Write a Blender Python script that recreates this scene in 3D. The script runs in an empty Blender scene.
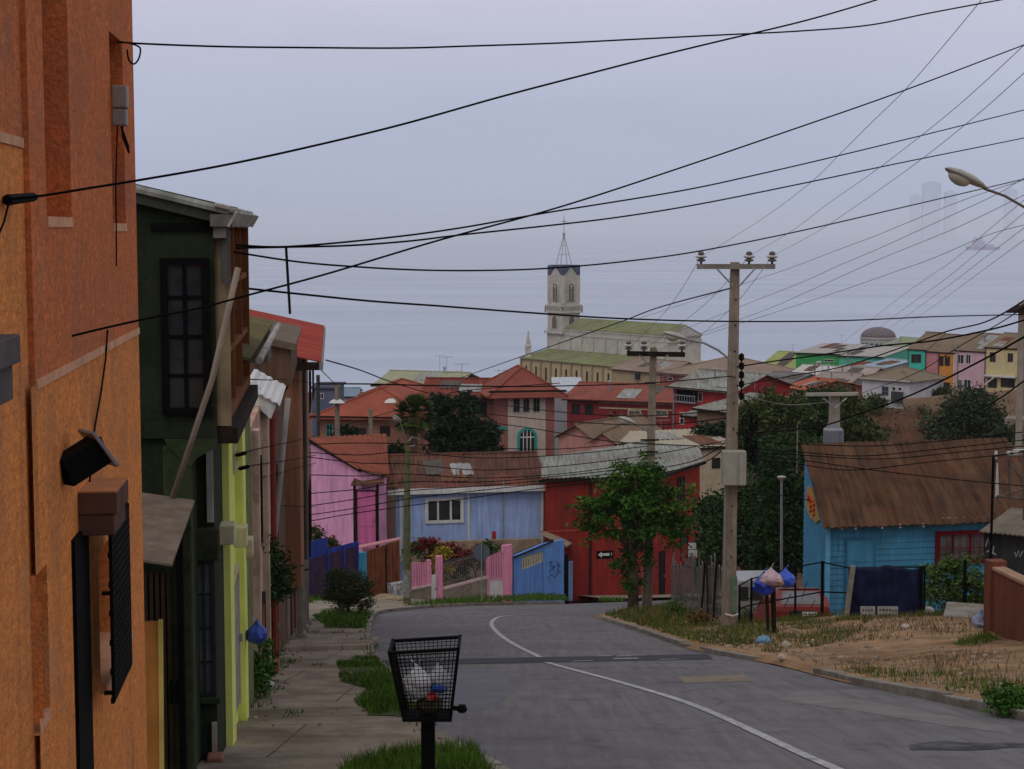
import bpy, math, random
from mathutils import Vector, noise
random.seed(7)
R = math.radians
scene = bpy.context.scene
COL = scene.collection
FOC = 1700.0
PITCH = math.atan(156.5 / FOC)
CP, SP = math.cos(PITCH), math.sin(PITCH)
CAMY = 384.5

# ------------------------------------------------------------------ measuring helpers
def ray(px, py):
    dx = (px - 512.0) / FOC; dy = (CAMY - py) / FOC
    return Vector((dx, CP + dy * SP, -SP + dy * CP))
def at(px, py, d):
    r = ray(px, py); return r * (d / r.y)
def G(y):                       # the sloping street
    return -2.0 - 0.197 * y
def gp(px, py, dz=0.0):         # pixel to street plane
    r = ray(px, py); t = (-2.0 + dz) / (r.z + 0.197 * r.y)
    return r * t
def wallx(y): return -1.13 - 0.105 * y
def zat(py, d): return at(512, py, d).z
def lerp(a, b, t): return a + (b - a) * t
def smooth(t):
    t = max(0.0, min(1.0, t)); return t * t * (3 - 2 * t)
def interp(pts, y):             # piecewise linear x(y), pts sorted by y
    if y <= pts[0][0]:
        (a, b), (c, e) = pts[0], pts[1]
    elif y >= pts[-1][0]:
        (a, b), (c, e) = pts[-2], pts[-1]
    else:
        for i in range(len(pts) - 1):
            if pts[i][0] <= y <= pts[i + 1][0]:
                (a, b), (c, e) = pts[i], pts[i + 1]; break
    return b + (e - b) * (y - a) / (c - a)

# ------------------------------------------------------------------ object bookkeeping
def tag(o, label=None, cat=None, group=None, kind=None):
    if label: o['label'] = label
    if cat: o['category'] = cat
    if group: o['group'] = group
    if kind: o['kind'] = kind
    return o
def thing(name, label, cat, loc=(0, 0, 0), group=None):
    o = bpy.data.objects.new(name, None); COL.objects.link(o)
    o.location = loc; o.empty_display_size = 0.2
    return tag(o, label, cat, group)
def copy_tree(o, parent=None):
    c = o.copy(); COL.objects.link(c); c.parent = parent
    for ch in list(o.children): copy_tree(ch, c)
    return c

class MB:
    """collects shapes and links them as ONE mesh object"""
    def __init__(s): s.v = []; s.f = []
    def face(s, *pts):
        n = len(s.v); s.v += [Vector(p) for p in pts]; s.f.append(list(range(n, n + len(pts)))); return s
    def hexa(s, p):                     # 8 points: bottom ring, top ring
        n = len(s.v); s.v += [Vector(q) for q in p]
        for f in ((3, 2, 1, 0), (4, 5, 6, 7), (0, 1, 5, 4), (1, 2, 6, 5), (2, 3, 7, 6), (3, 0, 4, 7)):
            s.f.append([n + i for i in f])
        return s
    def box(s, F, u0, u1, w0, w1, z0, z1, z0b=None, z1b=None):
        zb0 = z0 if z0b is None else z0b; zb1 = z1 if z1b is None else z1b
        return s.hexa([F.p(u0, w1, z0), F.p(u1, w1, zb0), F.p(u1, w0, zb0), F.p(u0, w0, z0),
                       F.p(u0, w1, z1), F.p(u1, w1, zb1), F.p(u1, w0, zb1), F.p(u0, w0, z1)])
    def abox(s, c, sx, sy, sz):
        x, y, z = c
        return s.hexa([(x - sx, y - sy, z - sz), (x + sx, y - sy, z - sz), (x + sx, y + sy, z - sz), (x - sx, y + sy, z - sz),
                       (x - sx, y - sy, z + sz), (x + sx, y - sy, z + sz), (x + sx, y + sy, z + sz), (x - sx, y + sy, z + sz)])
    def tube(s, pts, r, seg=6, cap=True):
        pts = [Vector(p) for p in pts]; n = len(pts)
        rs = r if isinstance(r, (list, tuple)) else [r] * n
        base = len(s.v); prev = None
        for i in range(n):
            t = (pts[min(i + 1, n - 1)] - pts[max(i - 1, 0)])
            if t.length < 1e-9: t = Vector((0, 0, 1))
            t.normalize()
            if prev is None:
                a = Vector((0, 0, 1)) if abs(t.z) < .9 else Vector((1, 0, 0))
                x = t.cross(a).normalized()
            else:
                x = (prev - t * prev.dot(t)).normalized()
            prev = x; y = t.cross(x)
            for k in range(seg):
                an = 2 * math.pi * k / seg + math.pi / seg
                s.v.append(pts[i] + (x * math.cos(an) + y * math.sin(an)) * rs[i])
        for i in range(n - 1):
            for k in range(seg):
                k2 = (k + 1) % seg
                s.f.append([base + i * seg + k, base + i * seg + k2, base + (i + 1) * seg + k2, base + (i + 1) * seg + k])
        if cap:
            s.f.append([base + k for k in range(seg)][::-1]); s.f.append([base + (n - 1) * seg + k for k in range(seg)])
        return s
    def lathe(s, c, prof, seg=12, ax=Vector((0, 0, 1))):
        c = Vector(c)
        return s.tube([c + ax * h for (_, h) in prof], [max(r, 1e-4) for (r, _) in prof], seg)
    def sheet(s, c0, c1, c2, c3, n, amp, th=.03, sag=0.0):
        """corrugated sheet: ribs run from edge c0-c1 to edge c3-c2"""
        c0, c1, c2, c3 = map(Vector, (c0, c1, c2, c3))
        nm = (c1 - c0).cross(c3 - c0).normalized()
        if nm.z < 0: nm = -nm
        m = max(2, 2 * n); b = len(s.v); K = 5
        for i in range(m + 1):
            t = i / m; dsp = nm * (amp if i % 2 else -amp)
            for k in range(K):
                q = lerp(lerp(c0, c1, t), lerp(c3, c2, t), k / (K - 1)) + dsp
                if sag: q = q + nm * sag * noise.noise(q * .9)
                s.v.append(q)
            for k in range(K): s.v.append(s.v[b + i * 2 * K + k] - nm * th)
        w = 2 * K
        for i in range(m):
            o = b + i * w; p = o + w
            for k in range(K - 1):
                s.f.append([o + k, p + k, p + k + 1, o + k + 1])
                s.f.append([o + K + k + 1, p + K + k + 1, p + K + k, o + K + k])
            s.f.append([o + K, p + K, p, o]); s.f.append([o + K - 1, p + K - 1, p + w - 1, o + w - 1])
        for o in (b, b + m * w):
            for k in range(K - 1): s.f.append([o + k, o + k + 1, o + K + k + 1, o + K + k])
        return s
    def slab(s, c0, c1, c2, c3, th):
        q = [Vector(c) for c in (c0, c1, c2, c3)]
        nm = (q[1] - q[0]).cross(q[3] - q[0]).normalized()
        if nm.z < 0: nm = -nm
        return s.hexa([p - nm * th for p in q] + q)
    def prism(s, poly, off):            # closed polygon extruded along off
        off = Vector(off); n = len(s.v); m = len(poly)
        s.v += [Vector(p) for p in poly] + [Vector(p) + off for p in poly]
        s.f.append([n + i for i in range(m)][::-1]); s.f.append([n + m + i for i in range(m)])
        for i in range(m):
            j = (i + 1) % m; s.f.append([n + i, n + j, n + m + j, n + m + i])
        return s
    def build(s, name, m, parent=None, smooth=False, bevel=0):
        root = parent
        while root is not None and root.parent is not None: root = root.parent
        off = root.location if root is not None else Vector((0, 0, 0))
        me = bpy.data.meshes.new(name)
        me.from_pydata([tuple(v - off) for v in s.v], [], s.f); me.validate(); me.update()
        o = bpy.data.objects.new(name, me); COL.objects.link(o); o.parent = parent
        for q in (m if isinstance(m, (list, tuple)) else [m]): me.materials.append(q)
        if smooth: me.polygons.foreach_set('use_smooth', [True] * len(me.polygons))
        if bevel:
            b = o.modifiers.new('b', 'BEVEL'); b.width = bevel; b.segments = 2; b.limit_method = 'ANGLE'
        return o

class Fac:
    """facade frame: u along A->B, w outward, z up"""
    def __init__(s, A, B):
        s.A = Vector((A[0], A[1])); d = Vector((B[0], B[1])) - s.A
        s.L = d.length; s.U = d / s.L; s.N = Vector((s.U.y, -s.U.x))
    def p(s, u, w, z):
        q = s.A + s.U * u + s.N * w; return Vector((q.x, q.y, z))
    def uv(s, px, py, w=0.0):
        r = ray(px, py); den = r.x * s.N.x + r.y * s.N.y
        A = s.A + s.N * w
        t = (A.x * s.N.x + A.y * s.N.y) / den; q = r * t
        return (Vector((q.x, q.y)) - s.A).dot(s.U), q.z
    def turned(s, u, inward=True):      # the side facade that starts at u and runs back
        a = s.A + s.U * u
        return Fac((a.x, a.y), (a.x - s.N.x, a.y - s.N.y))
def facpx(pl, dl, pr, dr, py):
    a = at(pl, py, dl); b = at(pr, py, dr); return Fac((a.x, a.y), (b.x, b.y))

# ------------------------------------------------------------------ materials
MATS = {}
def mat(name, col, var=.25, sc=3.0, rough=.85, bump=.15, bsc=None, metal=0, streak=0, dirt=None, dsc=.6, spec=.12, island=0, joint=None, sdir='z', speck=0):
    """procedural surface: two noise scales of colour change, vertical streaks, bump"""
    if name in MATS: return MATS[name]
    m = bpy.data.materials.new(name); m.use_nodes = True; nt = m.node_tree; N = nt.nodes; L = nt.links
    b = N['Principled BSDF']; b.inputs['Roughness'].default_value = rough; b.inputs['Metallic'].default_value = metal
    b.inputs['Specular IOR Level'].default_value = spec
    tc = N.new('ShaderNodeTexCoord'); src = tc.outputs['Object']
    n1 = N.new('ShaderNodeTexNoise'); n1.inputs['Scale'].default_value = sc; n1.inputs['Detail'].default_value = 6; n1.inputs['Roughness'].default_value = .65
    L.new(src, n1.inputs['Vector'])
    mr = N.new('ShaderNodeMapRange'); mr.inputs['From Min'].default_value = .3; mr.inputs['From Max'].default_value = .7
    mr.inputs['To Min'].default_value = 1 - var; mr.inputs['To Max'].default_value = 1 + var
    L.new(n1.outputs['Fac'], mr.inputs['Value'])
    fac = mr.outputs['Result']
    if streak:
        mp = N.new('ShaderNodeMapping'); mp.inputs['Scale'].default_value = {'z': (6, 6, .35), 'y': (5, .3, .3), 'x': (.3, 5, .3)}[sdir]; L.new(src, mp.inputs['Vector'])
        n2 = N.new('ShaderNodeTexNoise'); n2.inputs['Scale'].default_value = 1.6; n2.inputs['Detail'].default_value = 4; L.new(mp.outputs[0], n2.inputs['Vector'])
        m2 = N.new('ShaderNodeMapRange'); m2.inputs['From Min'].default_value = .35; m2.inputs['From Max'].default_value = .7
        m2.inputs['To Min'].default_value = 1 + streak * .3; m2.inputs['To Max'].default_value = 1 - streak
        L.new(n2.outputs['Fac'], m2.inputs['Value'])
        mm = N.new('ShaderNodeMath'); mm.operation = 'MULTIPLY'; L.new(fac, mm.inputs[0]); L.new(m2.outputs[0], mm.inputs[1]); fac = mm.outputs[0]
    if speck:
        n6 = N.new('ShaderNodeTexNoise'); n6.inputs['Scale'].default_value = 45; n6.inputs['Detail'].default_value = 2; L.new(src, n6.inputs['Vector'])
        m6 = N.new('ShaderNodeMapRange'); m6.inputs['From Min'].default_value = .3; m6.inputs['From Max'].default_value = .7; m6.inputs['To Min'].default_value = 1 - speck; m6.inputs['To Max'].default_value = 1 + speck; L.new(n6.outputs['Fac'], m6.inputs['Value'])
        mm = N.new('ShaderNodeMath'); mm.operation = 'MULTIPLY'; L.new(fac, mm.inputs[0]); L.new(m6.outputs[0], mm.inputs[1]); fac = mm.outputs[0]
    if island:
        g = N.new('ShaderNodeNewGeometry'); m3 = N.new('ShaderNodeMapRange')
        m3.inputs['To Min'].default_value = 1 - island; m3.inputs['To Max'].default_value = 1 + island
        L.new(g.outputs['Random Per Island'], m3.inputs['Value'])
        mm = N.new('ShaderNodeMath'); mm.operation = 'MULTIPLY'; L.new(fac, mm.inputs[0]); L.new(m3.outputs[0], mm.inputs[1]); fac = mm.outputs[0]
    vm = N.new('ShaderNodeVectorMath'); vm.operation = 'SCALE'; vm.inputs[0].default_value = col; L.new(fac, vm.inputs['Scale'])
    out = vm.outputs['Vector']
    if dirt:
        n3 = N.new('ShaderNodeTexNoise'); n3.inputs['Scale'].default_value = dsc; n3.inputs['Detail'].default_value = 8; n3.inputs['Roughness'].default_value = .7
        L.new(src, n3.inputs['Vector'])
        m4 = N.new('ShaderNodeMapRange'); m4.inputs['From Min'].default_value = .48; m4.inputs['From Max'].default_value = .68; L.new(n3.outputs['Fac'], m4.inputs['Value'])
        mx = N.new('ShaderNodeMix'); mx.data_type = 'RGBA'; mx.inputs['B'].default_value = (*dirt, 1)
        L.new(m4.outputs[0], mx.inputs['Factor']); L.new(out, mx.inputs['A']); out = mx.outputs['Result']
    if joint:                            # mortar or slab joints: (bw, bh, mortar size, colour, axis)
        bw, bh, ms, jc, ax = joint
        br = N.new('ShaderNodeTexBrick'); br.inputs['Scale'].default_value = 1; br.inputs['Brick Width'].default_value = bw; br.inputs['Row Height'].default_value = bh
        br.inputs['Mortar Size'].default_value = ms; br.inputs['Mortar Smooth'].default_value = .3
        sx = N.new('ShaderNodeSeparateXYZ'); L.new(src, sx.inputs[0]); cx = N.new('ShaderNodeCombineXYZ')
        L.new(sx.outputs[ax[0]], cx.inputs[0]); L.new(sx.outputs[ax[1]], cx.inputs[1]); L.new(cx.outputs[0], br.inputs['Vector'])
        mx = N.new('ShaderNodeMix'); mx.data_type = 'RGBA'; mx.inputs['B'].default_value = (*jc, 1)
        L.new(br.outputs['Fac'], mx.inputs['Factor']); L.new(out, mx.inputs['A']); out = mx.outputs['Result']
    L.new(out, b.inputs['Base Color'])
    if bump:
        n4 = N.new('ShaderNodeTexNoise'); n4.inputs['Scale'].default_value = bsc or sc * 12; n4.inputs['Detail'].default_value = 3; L.new(src, n4.inputs['Vector'])
        bp = N.new('ShaderNodeBump'); bp.inputs['Strength'].default_value = bump; bp.inputs['Distance'].default_value = .02
        L.new(n4.outputs['Fac'], bp.inputs['Height']); L.new(bp.outputs['Normal'], b.inputs['Normal'])
    MATS[name] = m; return m
def layer(m, col, scale, lo, hi, amt, detail=6):
    """lay stains of another colour over a material's own colour"""
    nt = m.node_tree; N = nt.nodes; L = nt.links; b = N['Principled BSDF']; src = b.inputs['Base Color'].links[0].from_socket
    tc = N.new('ShaderNodeTexCoord'); mp = N.new('ShaderNodeMapping'); mp.inputs['Scale'].default_value = scale; mp.inputs['Location'].default_value = (lo * 37, hi * 23, amt * 11); L.new(tc.outputs['Object'], mp.inputs['Vector'])
    n = N.new('ShaderNodeTexNoise'); n.inputs['Scale'].default_value = 1; n.inputs['Detail'].default_value = detail; n.inputs['Roughness'].default_value = .65; L.new(mp.outputs[0], n.inputs['Vector'])
    r = N.new('ShaderNodeMapRange'); r.inputs['From Min'].default_value = lo; r.inputs['From Max'].default_value = hi; r.inputs['To Max'].default_value = amt; L.new(n.outputs['Fac'], r.inputs['Value'])
    x = N.new('ShaderNodeMix'); x.data_type = 'RGBA'; x.inputs['B'].default_value = (*col, 1); L.new(r.outputs[0], x.inputs['Factor']); L.new(src, x.inputs['A']); L.new(x.outputs['Result'], b.inputs['Base Color'])
    return m
def paint(name, col, **k):
    a = dict(var=.14, sc=1.4, rough=.8, bump=.12, bsc=40, streak=.22); a.update(k); return mat(name, col, **a)
def leafmat(name, col, **k):
    m = mat(name, col, var=.25, sc=.9, rough=.6, bump=0, island=.55, **k)
    b = m.node_tree.nodes['Principled BSDF']; b.inputs['Specular IOR Level'].default_value = .08
    return m
GLASS = mat('dark_glass', (.02, .024, .028), var=.3, sc=.8, rough=.06, bump=0, spec=.6)
GLASSB = mat('curtained_glass', (.10, .11, .12), var=.5, sc=2.5, rough=.12, bump=0, spec=.5)
WHITE = paint('white_paint', (.62, .62, .60))
DARKW = mat('dark_wood', (.022, .014, .010), var=.35, streak=.3, bump=.2)
BLACK = mat('black_steel', (.0045, .0045, .005), var=.3, rough=.7, bump=.05, spec=.06)
GREYM = mat('galvanised_metal', (.28, .29, .30), var=.2, rough=.5, metal=.4, bump=.05)
CONC = mat('concrete', (.26, .235, .20), var=.22, sc=2.5, dirt=(.13, .11, .09), dsc=1.3)
RUST = mat('rusty_metal', (.14, .06, .035), var=.4, sc=2, streak=.4, dirt=(.07, .045, .03))
POLEC = mat('pole_concrete', (.27, .22, .17), var=.2, sc=3, streak=.25, dirt=(.16, .13, .10), dsc=2)
GREYROOF = mat('weathered_zinc', (.27, .28, .25), var=.25, sc=.8, streak=.45, sdir='y', dirt=(.16, .13, .10), dsc=.4, rough=.7)
REDROOF = mat('red_roof_sheet', (.20, .05, .035), var=.25, sc=.7, streak=.4, sdir='y', dirt=(.17, .045, .03), dsc=.5)
BROWNROOF = mat('brown_roof_sheet', (.13, .062, .045), var=.3, sc=.8, streak=.45, sdir='y', dirt=(.22, .07, .05), dsc=.4)
OLIVEROOF = mat('mossy_roof_sheet', (.22, .24, .12), var=.2, sc=.5, streak=.3, sdir='y', dirt=(.15, .15, .09), dsc=.3)

# ------------------------------------------------------------------ building helpers
def frame_in(parent, F, u0, u1, z0, z1, cols=2, rows=2, fm=None, gm=None, fr=.06, bar=.035, w=0.0, proud=.05, name='window', label=None, sill=False):
    fm = fm or WHITE; gm = gm or GLASS
    m = MB()
    m.box(F, u0, u0 + fr, w, w + proud, z0, z1); m.box(F, u1 - fr, u1, w, w + proud, z0, z1)
    m.box(F, u0 + fr, u1 - fr, w, w + proud - .004, z1 - fr, z1); m.box(F, u0 + fr, u1 - fr, w, w + proud - .004, z0, z0 + fr)
    for i in range(1, cols):
        u = lerp(u0, u1, i / cols); m.box(F, u - bar / 2, u + bar / 2, w, w + proud - .012, z0 + fr, z1 - fr)
    for j in range(1, rows):
        z = lerp(z0, z1, j / rows); m.box(F, u0 + fr, u1 - fr, w, w + proud - .018, z - bar / 2, z + bar / 2)
    if sill: m.box(F, u0 - .06, u1 + .06, w, w + proud + .05, z0 - .06, z0)
    o = m.build(name, fm, parent)
    if label: o['label'] = label
    MB().box(F, u0 + fr * .6, u1 - fr * .6, w + .001, w + .018, z0 + fr * .6, z1 - fr * .6).build('pane', gm, o)
    return o
def win(parent, F, x0, y0, x1, y1, **k):
    u0, z1 = F.uv(x0, y0); u1, z0 = F.uv(x1, y1)
    if u0 > u1: u0, u1 = u1, u0
    return frame_in(parent, F, u0, u1, z0, z1, **k)
def door(parent, F, x0, y0, x1, y1, m, fm=None, name='door', w=0.0):
    u0, z1 = F.uv(x0, y0); u1, z0 = F.uv(x1, y1)
    b = MB().box(F, u0 + .06, u1 - .06, w + .002, w + .035, z0, z1 - .06)
    for k in range(3):
        a = lerp(z0, z1, .08 + .3 * k); b.box(F, u0 + .16, u1 - .16, w + .035, w + .05, a, a + (z1 - z0) * .22)
    o = b.build(name, m, parent)
    f = MB().box(F, u0, u0 + .06, w, w + .06, z0, z1); f.box(F, u1 - .06, u1, w, w + .06, z0, z1); f.box(F, u0 + .06, u1 - .06, w, w + .056, z1 - .06, z1)
    f.build('frame', fm or m, o)
    MB().box(F, u1 - .18, u1 - .13, w + .035, w + .09, (z0 + z1) / 2 - .06, (z0 + z1) / 2 + .03).build('handle', GREYM, o)
    return o
def wall_box(F, L, depth, z0, ze, roof='flat', rh=0.0, u0=0.0):
    m = MB(); m.box(F, u0, u0 + L, -depth, 0, z0, ze)
    e = .002
    if roof == 'gable':
        for u in (u0, u0 + L - .12):
            m.prism([F.p(u, 0, ze + e), F.p(u, -depth, ze + e), F.p(u, -depth / 2, ze + rh - .03)], F.p(.12, 0, 0) - F.p(0, 0, 0))
    elif roof == 'front':
        for w in (-.12, -depth):
            m.prism([F.p(u0, w, ze + e), F.p(u0 + L, w, ze + e), F.p(u0 + L / 2, w, ze + rh - .03)], F.p(0, .12, 0) - F.p(0, 0, 0))
    elif roof == 'shed':
        m.prism([F.p(u0, 0, ze + e), F.p(u0, -depth, ze + e), F.p(u0, -depth, ze + rh - .03)], F.p(L, 0, 0) - F.p(0, 0, 0))
    return m
def roof_on(F, L, depth, ze, roof, rh, ov=.3, rib=.35, amp=.025, u0=0.0, sag=0.0, ovs=None):
    m = MB(); P = F.p; a = u0 - (ov if ovs is None else ovs); b = u0 + L + (ov if ovs is None else ovs); z = ze + .03
    n = max(3, int((b - a) / rib))
    if roof == 'shed':
        s = rh / depth
        m.sheet(P(a, ov, z - s * ov), P(b, ov, z - s * ov), P(b, -depth - ov, z + rh + s * ov), P(a, -depth - ov, z + rh + s * ov), n, amp, sag=sag)
    elif roof == 'gable':
        s = rh / (depth / 2)
        m.sheet(P(a, ov, z - s * ov), P(b, ov, z - s * ov), P(b, -depth / 2, z + rh), P(a, -depth / 2, z + rh), n, amp, sag=sag)
        m.sheet(P(a, -depth - ov, z - s * ov), P(b, -depth - ov, z - s * ov), P(b, -depth / 2 - .01, z + rh), P(a, -depth / 2 - .01, z + rh), n, amp)
        m.tube([P(a, -depth / 2, z + rh + .03), P(b, -depth / 2, z + rh + .03)], .07, 6)
    elif roof == 'front':
        s = rh / (L / 2); n = max(3, int(depth / rib)); c = u0 + L / 2
        for (e, sg) in ((a, -1), (b, 1)):
            m.sheet(P(e, ov, z - s * ov), P(e, -depth - ov, z - s * ov), P(c, -depth - ov, z + rh), P(c, ov, z + rh), n, amp)
        m.tube([P(c, ov, z + rh + .03), P(c, -depth - ov, z + rh + .03)], .07, 6)
    elif roof == 'hip':
        h = min(depth, L) / 2; s = rh / h; zz = z - s * ov
        A, B, C, D = P(a, ov, zz), P(b, ov, zz), P(b, -depth - ov, zz), P(a, -depth - ov, zz)
        if L >= depth: r0, r1 = P(u0 + h, -depth / 2, z + rh), P(u0 + L - h, -depth / 2, z + rh)
        else: r0 = r1 = None
        if r0 is None:
            q0, q1 = P(u0 + L / 2, -h, z + rh), P(u0 + L / 2, -depth + h, z + rh)
            fs = ((A, B, q0), (B, C, q1, q0), (C, D, q1), (D, A, q0, q1)); rid = ((A, q0), (B, q0), (C, q1), (D, q1), (q0, q1))
        else:
            fs = ((A, B, r1, r0), (B, C, r1), (C, D, r0, r1), (D, A, r0)); rid = ((A, r0), (B, r1), (C, r1), (D, r0), (r0, r1))
        for f in fs: m.face(*f)
        m.prism([A, B, C, D], (0, 0, -.08))
        for (q, r) in rid: m.tube([q + Vector((0, 0, .02)), r + Vector((0, 0, .02))], .09, 6)
    elif roof == 'flat':
        m.box(F, a, b, -depth - ov, ov, z, z + .12)
    return m
def house(name, label, F, L, depth, z0, ze, wm, rm, roof='gable', rh=1.2, ov=.3, cat='house', group=None, rib=.35, amp=.025, sag=0.0):
    t = thing(name, label, cat, F.p(L / 2, 0, z0), group)
    wall_box(F, L, depth, z0, ze, roof, rh).build('wall', wm, t)
    roof_on(F, L, depth, ze, roof, rh, ov, rib, amp, sag=sag).build('roof', rm, t)
    fa = MB().box(F, -ov * .9, L + ov * .9, ov - .06, ov - .02, ze - .16 - (rh / depth * ov if roof == 'shed' else 0), ze - .02 - (rh / depth * ov if roof == 'shed' else 0))
    clutter(t, F, L, depth, ze, roof, rh, rm)
    if roof in ('gable', 'shed', 'hip') and ov > .1: fa.build('gutter', WHITE if 'white' in label else DARKW, t)
    return t
CLR = random.Random(99)
def clutter(t, F, L, depth, ze, roof, rh, rm):
    """odd sheets, flues and aerials that collect on tin roofs"""
    if roof not in ('gable', 'shed') or L < 3: return
    run = depth if roof == 'shed' else depth / 2; s = rh / run
    pm = [mat('patch_rust', (.17, .075, .045), var=.3, sc=2, streak=.4, sdir='y'), mat('patch_zinc', (.30, .30, .29), var=.25, sc=2, streak=.3, sdir='y'), mat('patch_dark', (.10, .085, .075), var=.3, sc=2)]
    for k in range(CLR.choice((1, 2, 2, 3))):
        a = CLR.uniform(.05, .8) * L; b = min(L, a + CLR.uniform(.6, 1.8)); w0 = -CLR.uniform(.0, .5) * run; w1 = max(-run, w0 - CLR.uniform(.3, .6) * run)
        P = lambda u, w: F.p(u, w, ze + .085 - s * w)
        MB().sheet(P(a, w0), P(b, w0), P(b, w1), P(a, w1), max(2, int((b - a) / .3)), .02, .015).build('roof_patch', CLR.choice(pm), t)
    if CLR.random() < .7:
        u = CLR.uniform(.15, .85) * L; p = F.p(u, -run * .8, ze + s * run * .8); m = MB(); h = CLR.uniform(1.0, 2.0); m.tube([p, p + Vector((0, 0, h))], .025, 4)
        q = p + Vector((0, 0, h - .1)); m.tube([q + Vector((-.5, 0, 0)), q + Vector((.6, .1, .05))], .016, 4)
        for i in range(6): m.tube([q + Vector((-.45 + .18 * i, -.25, 0)), q + Vector((-.45 + .18 * i, .25, 0))], .01, 3)
        m.build('aerial', GREYM, t)
    if CLR.random() < .5:
        u = CLR.uniform(.1, .9) * L; p = F.p(u, -run * .5, ze + s * run * .5); MB().lathe(p, [(.09, -.1), (.09, .8), (.2, .82), (.02, 1.0)], 8).build('flue', GREYM, t)
def chimney(parent, p, m=None, h=.9, r=.08):
    MB().lathe(p, [(r, 0), (r, h), (r * 1.9, h + .02), (.02, h + .2)], 8).build('flue', m or GREYM, parent)

# ------------------------------------------------------------------ foliage helpers
def leaf_cloud(m, centres, n, size, spread, flat=.6, rng=random):
    """n leaves in little clumps round each centre"""
    for (c, r) in centres:
        c = Vector(c)
        for _ in range(n):
            d = Vector((rng.gauss(0, 1), rng.gauss(0, 1), rng.gauss(0, 1) * flat)) * r * spread
            p = c + d; s = size * rng.uniform(.55, 1.35)
            a = Vector((rng.gauss(0, 1), rng.gauss(0, 1), rng.gauss(0, .7))).normalized()
            b = a.cross(Vector((rng.gauss(0, 1), rng.gauss(0, 1), rng.gauss(0, 1)))).normalized()
            m.face(p - a * s, p + b * s * .45, p + a * s, p - b * s * .45)
def crown_points(c, rx, ry, rz, n, rng, shell=.55):
    out = []
    for _ in range(n):
        d = Vector((rng.gauss(0, 1), rng.gauss(0, 1), rng.gauss(0, 1))).normalized()
        k = rng.uniform(shell, 1.05) if rng.random() < .8 else rng.uniform(.1, .6)
        out.append(Vector(c) + Vector((d.x * rx * k, d.y * ry * k, d.z * rz * k)))
    return out
BARK = mat('bark', (.10, .075, .05), var=.35, sc=6, bump=.4)
def tree(name, label, base, h, blobs, lm, leaf=.14, clumps=40, n=60, clump_r=.45, trunk_r=.12, seed=1, group=None, cat='tree', limbs=8):
    """blobs: (dx, dy, dz, rx, ry, rz) crown masses measured from base"""
    rng = random.Random(seed); base = Vector(base)
    t = thing(name, label, cat, base, group)
    cm = MB(); tm = MB(); pts = []
    tot = sum(b[3] * b[4] * b[5] for b in blobs)
    for b in blobs:
        k = max(4, int(clumps * b[3] * b[4] * b[5] / tot))
        pts += crown_points(base + Vector(b[:3]), b[3], b[4], b[5], k, rng)
    leaf_cloud(cm, [(p, clump_r * rng.uniform(.7, 1.3)) for p in pts], n, leaf, .55, rng=rng)
    cm.build('crown', lm, t)
    fork = base + Vector((rng.uniform(-.1, .1), 0, h * .38))
    tm.tube([base + Vector((0, 0, -.3)), base + Vector((rng.uniform(-.06, .06), 0, h * .2)), fork, base + Vector((blobs[0][0] * .6, blobs[0][1] * .6, h * .7))],
            [trunk_r * 1.25, trunk_r, trunk_r * .8, trunk_r * .3], 8)
    for p in rng.sample(pts, min(limbs, len(pts))):
        mid = lerp(fork, p, .5) + Vector((rng.uniform(-.2, .2), rng.uniform(-.2, .2), .15))
        tm.tube([fork, mid, p], [trunk_r * .5, trunk_r * .3, trunk_r * .1], 5)
    tm.build('trunk', BARK, t, smooth=True)
    return t
# ================================================================== CAMERA, LIGHT, SKY
cam = bpy.data.cameras.new('camera'); co = bpy.data.objects.new('camera', cam); COL.objects.link(co)
cam.sensor_width = 36; cam.lens = FOC * 36 / 1024; cam.clip_start = .1; cam.clip_end = 60000
co.rotation_euler = (R(90) - PITCH, 0, 0); scene.camera = co
SUN_EL, SUN_AZ = R(52), R(205)
sun = bpy.data.lights.new('sun', 'SUN'); sun.energy = .55; sun.angle = R(25); sun.color = (1, .96, .9)
so = bpy.data.objects.new('sun', sun); COL.objects.link(so)
sd = Vector((math.sin(SUN_AZ) * math.cos(SUN_EL), math.cos(SUN_AZ) * math.cos(SUN_EL), math.sin(SUN_EL)))
so.rotation_euler = (-sd).to_track_quat('-Z', 'Y').to_euler()
w = bpy.data.worlds.new('World'); scene.world = w; w.use_nodes = True
nt = w.node_tree; N = nt.nodes; L = nt.links
bg = N['Background']; bg.inputs['Strength'].default_value = .1
sky = N.new('ShaderNodeTexSky'); sky.sky_type = 'NISHITA'; sky.sun_disc = False
sky.sun_elevation = SUN_EL; sky.sun_rotation = SUN_AZ; sky.air_density = 1; sky.dust_density = 4; sky.altitude = 100
tc = N.new('ShaderNodeTexCoord'); sx = N.new('ShaderNodeSeparateXYZ'); L.new(tc.outputs['Generated'], sx.inputs[0])
cr = N.new('ShaderNodeValToRGB'); L.new(sx.outputs['Z'], cr.inputs[0])      # overcast: darker at the horizon, bright overhead
e = cr.color_ramp.elements
e[0].position = 0.0; e[0].color = (.475, .53, .72, 1)
e[1].position = 1.0; e[1].color = (.66, .64, .65, 1)
k = e.new(.07); k.color = (.50, .545, .715, 1)
k = e.new(.135); k.color = (.625, .615, .755, 1)
k = e.new(.40); k.color = (.60, .585, .62, 1)
mp = N.new('ShaderNodeMapping'); mp.inputs['Scale'].default_value = (1.5, 1.5, 7); L.new(tc.outputs['Generated'], mp.inputs[0])
cn = N.new('ShaderNodeTexNoise'); cn.inputs['Scale'].default_value = 1.6; cn.inputs['Detail'].default_value = 5; L.new(mp.outputs[0], cn.inputs['Vector'])
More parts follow.
